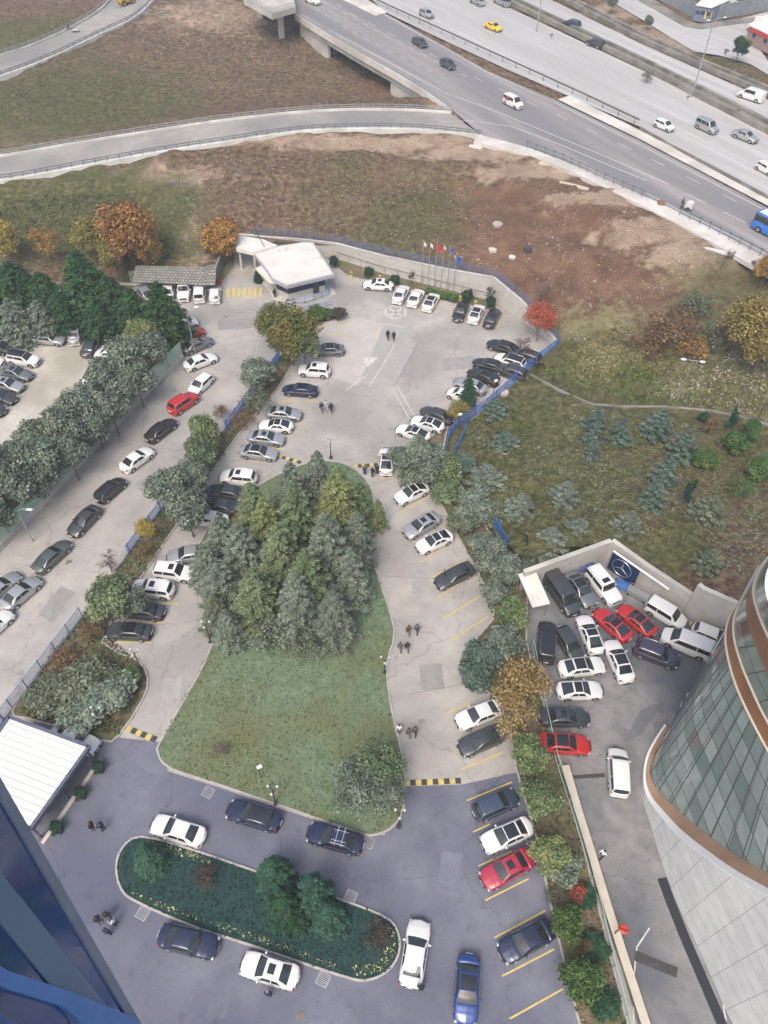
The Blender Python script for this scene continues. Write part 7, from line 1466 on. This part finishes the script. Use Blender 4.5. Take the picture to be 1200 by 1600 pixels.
# litter and slabs on the slopes, each a thing
for k, (x, y, sx, sy, h, c, l_) in enumerate(((900, 291, 6.5, 1.1, .08, (.55, .48, .38), 'long pale slab lying on the tan earth below the pedestrian railing'), (742, 230, 3.0, 1.2, .15, (.6, .58, .52), 'white board lying on the earth below the ramp road end'), (850, 257, 2.0, 1.2, .2, (.55, .47, .36), 'pale slab near the start of the pedestrian railing'), (770, 392, 1.4, 1.0, .3, (.6, .52, .46), 'pink-white block lying on the slope above the wall corner'), (800, 403, 1.2, .8, .3, (.6, .6, .58), 'small white block on the red earth edge'), (777, 352, 1.6, 1.6, .3, (.4, .37, .33), 'grey block lying on the upper slope'), (824, 393, 1.2, 1.0, .8, (.06, .06, .07), 'dark barrel on the red earth'), (1032, 321, 1.3, 1.0, .7, (.22, .13, .07), 'brown heap on the pavement left of the handcart'), (770, 592+10, 0, 0, 0, None, ''), (786, 616, 1.6, 1.4, .5, (.45, .40, .34), 'beige box beside the floodlight fence post'), (1126, 394, 4.5, 1.0, .12, (.62, .62, .60), 'white bench-like slab by the roadside bare tree'), (875, 851, .9, .6, .3, (.6, .6, .58), 'white scrap near the courtyard wall top'))):
    if c is None: continue
    p = GT(x, y); mb = MB(); N_ = 12; top_ = []; r7 = random.Random(k)
    ring_ = [Vector((math.cos(t)*sx/2*r7.uniform(.8, 1.1), math.sin(t)*sy/2*r7.uniform(.8, 1.1), 0)) for t in [i*6.283/N_ for i in range(N_)]]
    mb.poly([q+Vector((0, 0, h)) for q in ring_], None, h+.05); o = mb.build('slab' if h < .4 else 'block', mat('litter%d' % k, c, tuple(q*.8 for q in c), 2, .85)); o.location = p; o.rotation_euler = (0, 0, R(-28)); tag(o, l_, 'debris')
hose = [GT(x, y) for x, y in ((770, 690), (778, 705), (792, 710), (798, 703), (812, 697))]; mb = MB(); mb.tube([p+Vector((0, 0, .06)) for p in smoothpts(hose, 5)], .05, 5); o = mb.build('hose', mat('hose_yellow', (.45, .43, .28), rough=.7)); tag(o, 'pale garden hose curling on the grass below the lone spreading spruce', 'hose')

# ------------------------------------------------------------------ people
def skin_mesh(name, verts, edges, radii, m, sub=1):
    me = bpy.data.meshes.new(name); me.from_pydata(verts, edges, []); o = bpy.data.objects.new(name, me); C.objects.link(o)
    md = o.modifiers.new('s', 'SKIN'); 
    for i, r_ in enumerate(radii): sv = me.skin_vertices[0].data[i]; sv.radius = r_ if hasattr(r_, '__len__') else (r_, r_); sv.use_root = (i == 0)
    md.use_smooth_shade = True; s_ = o.modifiers.new('u', 'SUBSURF'); s_.levels = sub; s_.render_levels = sub
    dg = bpy.context.evaluated_depsgraph_get(); ev = o.evaluated_get(dg); nm = bpy.data.meshes.new_from_object(ev); nm.name = name; bpy.data.objects.remove(o); nm.materials.clear(); nm.materials.append(m); nm.polygons.foreach_set('use_smooth', [True]*len(nm.polygons)); return nm
M_SKIN = mat('skin', (.52, .33, .24), rough=.55)
def pose(kind):
    st = .26 if kind == 'walk' else .04
    J = {'pel': (0, 0, .95), 'sp': (0, 0, 1.15), 'ch': (.01, 0, 1.38), 'nk': (.02, 0, 1.50), 'hd': (.04, 0, 1.60), 'tp': (.035, 0, 1.74)}
    for s_, sg in (('l', 1), ('r', -1)):
        f = st*sg; bend = .10 if (kind == 'walk' and sg < 0) else 0
        J['hip'+s_] = (0, .09*sg, .90); J['kn'+s_] = (f*.45+(.06 if kind == 'walk' else .01), .10*sg, .50); J['an'+s_] = (f, .10*sg, .09+bend*.8); J['to'+s_] = (f+.17, .12*sg, .04+bend*.4)
        J['sh'+s_] = (0, .19*sg, 1.42)
        if kind == 'talk' and sg > 0: J['el'+s_] = (.10, .27*sg, 1.17); J['wr'+s_] = (.32, .16*sg, 1.24)
        elif kind == 'phone' and sg < 0: J['el'+s_] = (.12, .26*sg, 1.18); J['wr'+s_] = (.20, .13*sg, 1.42)
        else: a = -f*.7; J['el'+s_] = (a*.5-.02, .25*sg, 1.13); J['wr'+s_] = (a+.04, .26*sg, .89)
    return J
PM = {}
def person_meshes(kind):
    if kind in PM: return PM[kind]
    J = pose(kind); V = []; E_ = []; Rr = []; ix = {}
    def v(n_, r_, p=None): ix[n_] = len(V); V.append(p or J[n_]); Rr.append(r_)
    def e(a, b): E_.append((ix[a], ix[b]))
    v('pel', (.11, .08)); v('sp', (.10, .075)); v('ch', (.115, .085)); v('nk', .05); v('hd', (.078, .088)); v('tp', (.06, .07)); e('pel', 'sp'); e('sp', 'ch'); e('ch', 'nk'); e('nk', 'hd'); e('hd', 'tp')
    v('nose', .016, (J['hd'][0]+.105, 0, J['hd'][2]+.01)); e('hd', 'nose')
    for s_ in 'lr':
        sg = 1 if s_ == 'l' else -1
        v('hip'+s_, .085); v('kn'+s_, .058); v('an'+s_, .042); v('to'+s_, .035); e('pel', 'hip'+s_); e('hip'+s_, 'kn'+s_); e('kn'+s_, 'an'+s_); e('an'+s_, 'to'+s_)
        v('sh'+s_, .052); v('el'+s_, .042); v('wr'+s_, .028); e('ch', 'sh'+s_); e('sh'+s_, 'el'+s_); e('el'+s_, 'wr'+s_)
        W_ = Vector(J['wr'+s_]); D = (W_-Vector(J['el'+s_])).normalized(); v('pm'+s_, (.026, .016), tuple(W_+D*.07)); e('wr'+s_, 'pm'+s_)
        for k in range(4):
            o_ = Vector((.03-.02*k, 0, 0)) if abs(D.z) > .5 else Vector((0, .03-.02*k, 0)); a = W_+D*.085+o_; b = W_+D*(.125-.006*abs(k-1.3))+o_*1.1+Vector((.005, -.005*sg, 0)); c = W_+D*(.158-.010*abs(k-1.3))+o_*1.1+Vector((.012, -.014*sg, 0))
            v('f%d%s' % (k, s_), .008, tuple(a)); v('g%d%s' % (k, s_), .008, tuple(b)); v('h%d%s' % (k, s_), .0065, tuple(c)); e('pm'+s_, 'f%d%s' % (k, s_)); e('f%d%s' % (k, s_), 'g%d%s' % (k, s_)); e('g%d%s' % (k, s_), 'h%d%s' % (k, s_))
        a = W_+D*.04+Vector((.035, 0, 0)); v('t1'+s_, .010, tuple(a)); v('t2'+s_, .008, tuple(a+D*.045+Vector((.015, 0, 0)))); e('pm'+s_, 't1'+s_); e('t1'+s_, 't2'+s_)
    body = skin_mesh('body', V, E_, Rr, M_SKIN)
    def sub(names, edges, radii, nm):
        return skin_mesh(nm, [J[n_] for n_ in names], [(names.index(a), names.index(b)) for a, b in edges], radii, M_SKIN)
    jk = sub(['sp', 'ch', 'pel', 'nk', 'shl', 'ell', 'wrl', 'shr', 'elr', 'wrr'], [('pel', 'sp'), ('sp', 'ch'), ('ch', 'nk'), ('ch', 'shl'), ('shl', 'ell'), ('ell', 'wrl'), ('ch', 'shr'), ('shr', 'elr'), ('elr', 'wrr')], [(.155, .145), (.18, .165), (.16, .15), .075, .105, .062, .046, .085, .062, .046], 'jacket')
    tr = sub(['pel', 'hipl', 'knl', 'anl', 'hipr', 'knr', 'anr'], [('pel', 'hipl'), ('hipl', 'knl'), ('knl', 'anl'), ('pel', 'hipr'), ('hipr', 'knr'), ('knr', 'anr')], [(.15, .135), .115, .078, .062, .105, .078, .062], 'trousers')
    mb = MB(); h_ = J['hd']; mb.ell((h_[0]-.02, 0, h_[2]+.06), (.112, .10, .105), 12, 8); hair = mb.build('hair', M_SKIN, None, True, link=False).data
    sh = [MB().ell(((J['an'+s_][0]+J['to'+s_][0])/2, J['to'+s_][1], J['to'+s_][2]+.005), (.14, .052, .05), 10, 6).build('shoe', M_SKIN, None, True, link=False).data for s_ in 'lr']
    PM[kind] = (body, jk, tr, hair, sh); return PM[kind]
def cl(name, c): return mat('cloth_'+name, c, rough=.9)
CLO = {'black': cl('black', (.015, .015, .018)), 'navy': cl('navy', (.018, .025, .055)), 'grey': cl('grey', (.09, .09, .09)), 'white': cl('white', (.66, .66, .66)), 'brown': cl('brown', (.09, .055, .04)), 'blue': cl('blue', (.06, .12, .30)), 'pale': cl('pale', (.42, .45, .5)), 'maroon': cl('maroon', (.10, .04, .04))}
HAIRM = mat('hair', (.02, .016, .013), rough=.8); HAIRG = mat('hair_grey', (.25, .24, .23), rough=.8)
def person(px, py, face, kind, jacket, trousers, label, z=0.0, group=None, hair=None):
    g = G(px, py, z); f = thing('person', label, 'person', (g.x, g.y, z+.012), R(face), group); b_, jk, tr, ha, sh = person_meshes(kind)
    for nm, me_, m_ in (('body', b_, M_SKIN), ('jacket', jk, CLO[jacket]), ('trousers', tr, CLO[trousers]), ('hair', ha, hair or HAIRM), ('shoe', sh[0], CLO['black']), ('shoe', sh[1], CLO['black'])):
        o = bpy.data.objects.new(nm, me_); C.objects.link(o); o.parent = f; o.material_slots[0].link = 'OBJECT'; o.material_slots[0].material = m_
    return f
for a in [
 (606, 531, -100, 'walk', 'black', 'black', 'person in black walking near the painted circle, left of a pair'), (615, 533, -95, 'walk', 'navy', 'black', 'person in dark clothes walking near the painted circle, right of a pair'),
 (503, 644, -90, 'walk', 'black', 'grey', 'person in black walking beside the silver sedans, left of three'), (510, 641, -85, 'walk', 'pale', 'pale', 'person in pale clothes, middle of three beside the silver sedans'), (518, 645, -95, 'walk', 'black', 'black', 'person in black with light shirt, right of three beside the silver sedans'),
 (570, 742, 90, 'stand', 'grey', 'black', 'person in grey by the speed bump, left of three next to the white coupe'), (582, 746, 80, 'talk', 'black', 'grey', 'person in dark coat by the speed bump, middle of three next to the white coupe'), (589, 741, 100, 'stand', 'navy', 'black', 'person by the speed bump standing right against the white coupe'),
 (638, 992, 90, 'walk', 'maroon', 'grey', 'person in a reddish-brown top, upper left of four by the lawn kerb'), (651, 990, 70, 'walk', 'grey', 'black', 'person in dark grey, upper right of four by the lawn kerb'), (625, 1018, 80, 'walk', 'grey', 'grey', 'person in grey, lower left of four by the lawn kerb'), (636, 1018, 90, 'walk', 'black', 'grey', 'person in black, lower right of four by the lawn kerb'),
 (623, 1146, 90, 'stand', 'white', 'grey', 'person in a white shirt on the lawn kerb near two dark figures'), (638, 1151, 100, 'walk', 'grey', 'grey', 'person in dark grey, left of two right of the white-shirted person'), (648, 1149, 80, 'walk', 'grey', 'black', 'person in dark grey, right of two right of the white-shirted person'),
 (147, 1296, -10, 'stand', 'black', 'black', 'person in black beside the pavilion, left of two'), (163, 1297, 170, 'talk', 'navy', 'navy', 'person in navy stretching out an arm beside the pavilion'),
 (157, 1441, -40, 'stand', 'navy', 'black', 'person in navy, left of the group of four'), (172, 1434, -80, 'stand', 'black', 'navy', 'person in black, top of the group of four'), (183, 1444, 180, 'talk', 'pale', 'navy', 'person in a pale blue shirt, right of the group of four'), (172, 1460, 90, 'stand', 'navy', 'black', 'person in dark blue, bottom of the group of four'),
 (657, 1547, 100, 'talk', 'black', 'black', 'person in black at the tail of the upright white sedan'), (421, 1556, 90, 'stand', 'navy', 'black', 'person in dark clothes with pale hair below the pale white sedan', 0, None, HAIRG),
 (938, 1340, 35, 'walk', 'white', 'black', 'person in a white top and dark trousers walking in the side lane'), (430, 466, -70, 'stand', 'black', 'black', 'guard in black at the corner of the guard house'),
 ]: person(*a)
person(1064, 326, 10, 'walk', 'grey', 'black', 'person in dark clothes pushing a white handcart along the access road', HZ+.01)
f = thing('handcart', 'white sack-loaded handcart on the access road beside the pedestrian railing', 'handcart', G(1075, 328, HZ+.02), R(-30))
mb = MB(); mb.box((0, 0, .85), (1.2, .85, .8), taper=.8); mb.ell((.1, 0, 1.25), (.5, .38, .3), 10, 6); mb.build('sack', mat('sack_white', (.42, .42, .42), (.55, .55, .55), 2, .9), f); mb = MB(); mb.box((0, 0, .35), (1.2, .8, .08)); mb.tube([(-.6, -.35, .35), (-1.1, -.35, .95)], .025, 6); mb.tube([(-.6, .35, .35), (-1.1, .35, .95)], .025, 6); mb.build('frame', M_STEEL, f)
for s_ in (-.4, .4): mb = MB(); mb.tube([(0, s_-.04, .3), (0, s_+.04, .3)], .3, 16); mb.build('wheel', M_BLACK, f)
f = person(108, 48, 200, 'walk', 'black', 'black', 'person in black pulling a pale sheet over the parapet of the upper left road', 5.35)
mb = MB(); rows = [[Vector((u*.3, v*.3, .25+.15*math.sin(u+v*2)+.1*u)) for v in range(5)] for u in range(6)]; mb.grid(rows); o = mb.build('sheet_bundle', mat('sack_white', (.6, .6, .6)), None, True); o.location = G(112, 52, 5.35); tag(o, 'pale crumpled sheet held at the parapet of the upper left road', 'sheet')

# ------------------------------------------------------------------ thin volume added to stand in for the milky window reflection
mb = MB(); mb.box((0, 500, 41), (5200, 3400, 90)); o = mb.build('reflection_haze', None); tag(o, kind='stuff')
hm = bpy.data.materials.new('reflection_haze'); hm.use_nodes = True; hn = hm.node_tree; hn.nodes.remove(hn.nodes['Principled BSDF']); pv_ = hn.nodes.new('ShaderNodeVolumePrincipled')
pv_.inputs['Color'].default_value = (.80, .84, .88, 1); pv_.inputs['Density'].default_value = .0008; pv_.inputs['Anisotropy'].default_value = .2; hn.links.new(pv_.outputs[0], hn.nodes['Material Output'].inputs['Volume']); o.data.materials.append(hm)
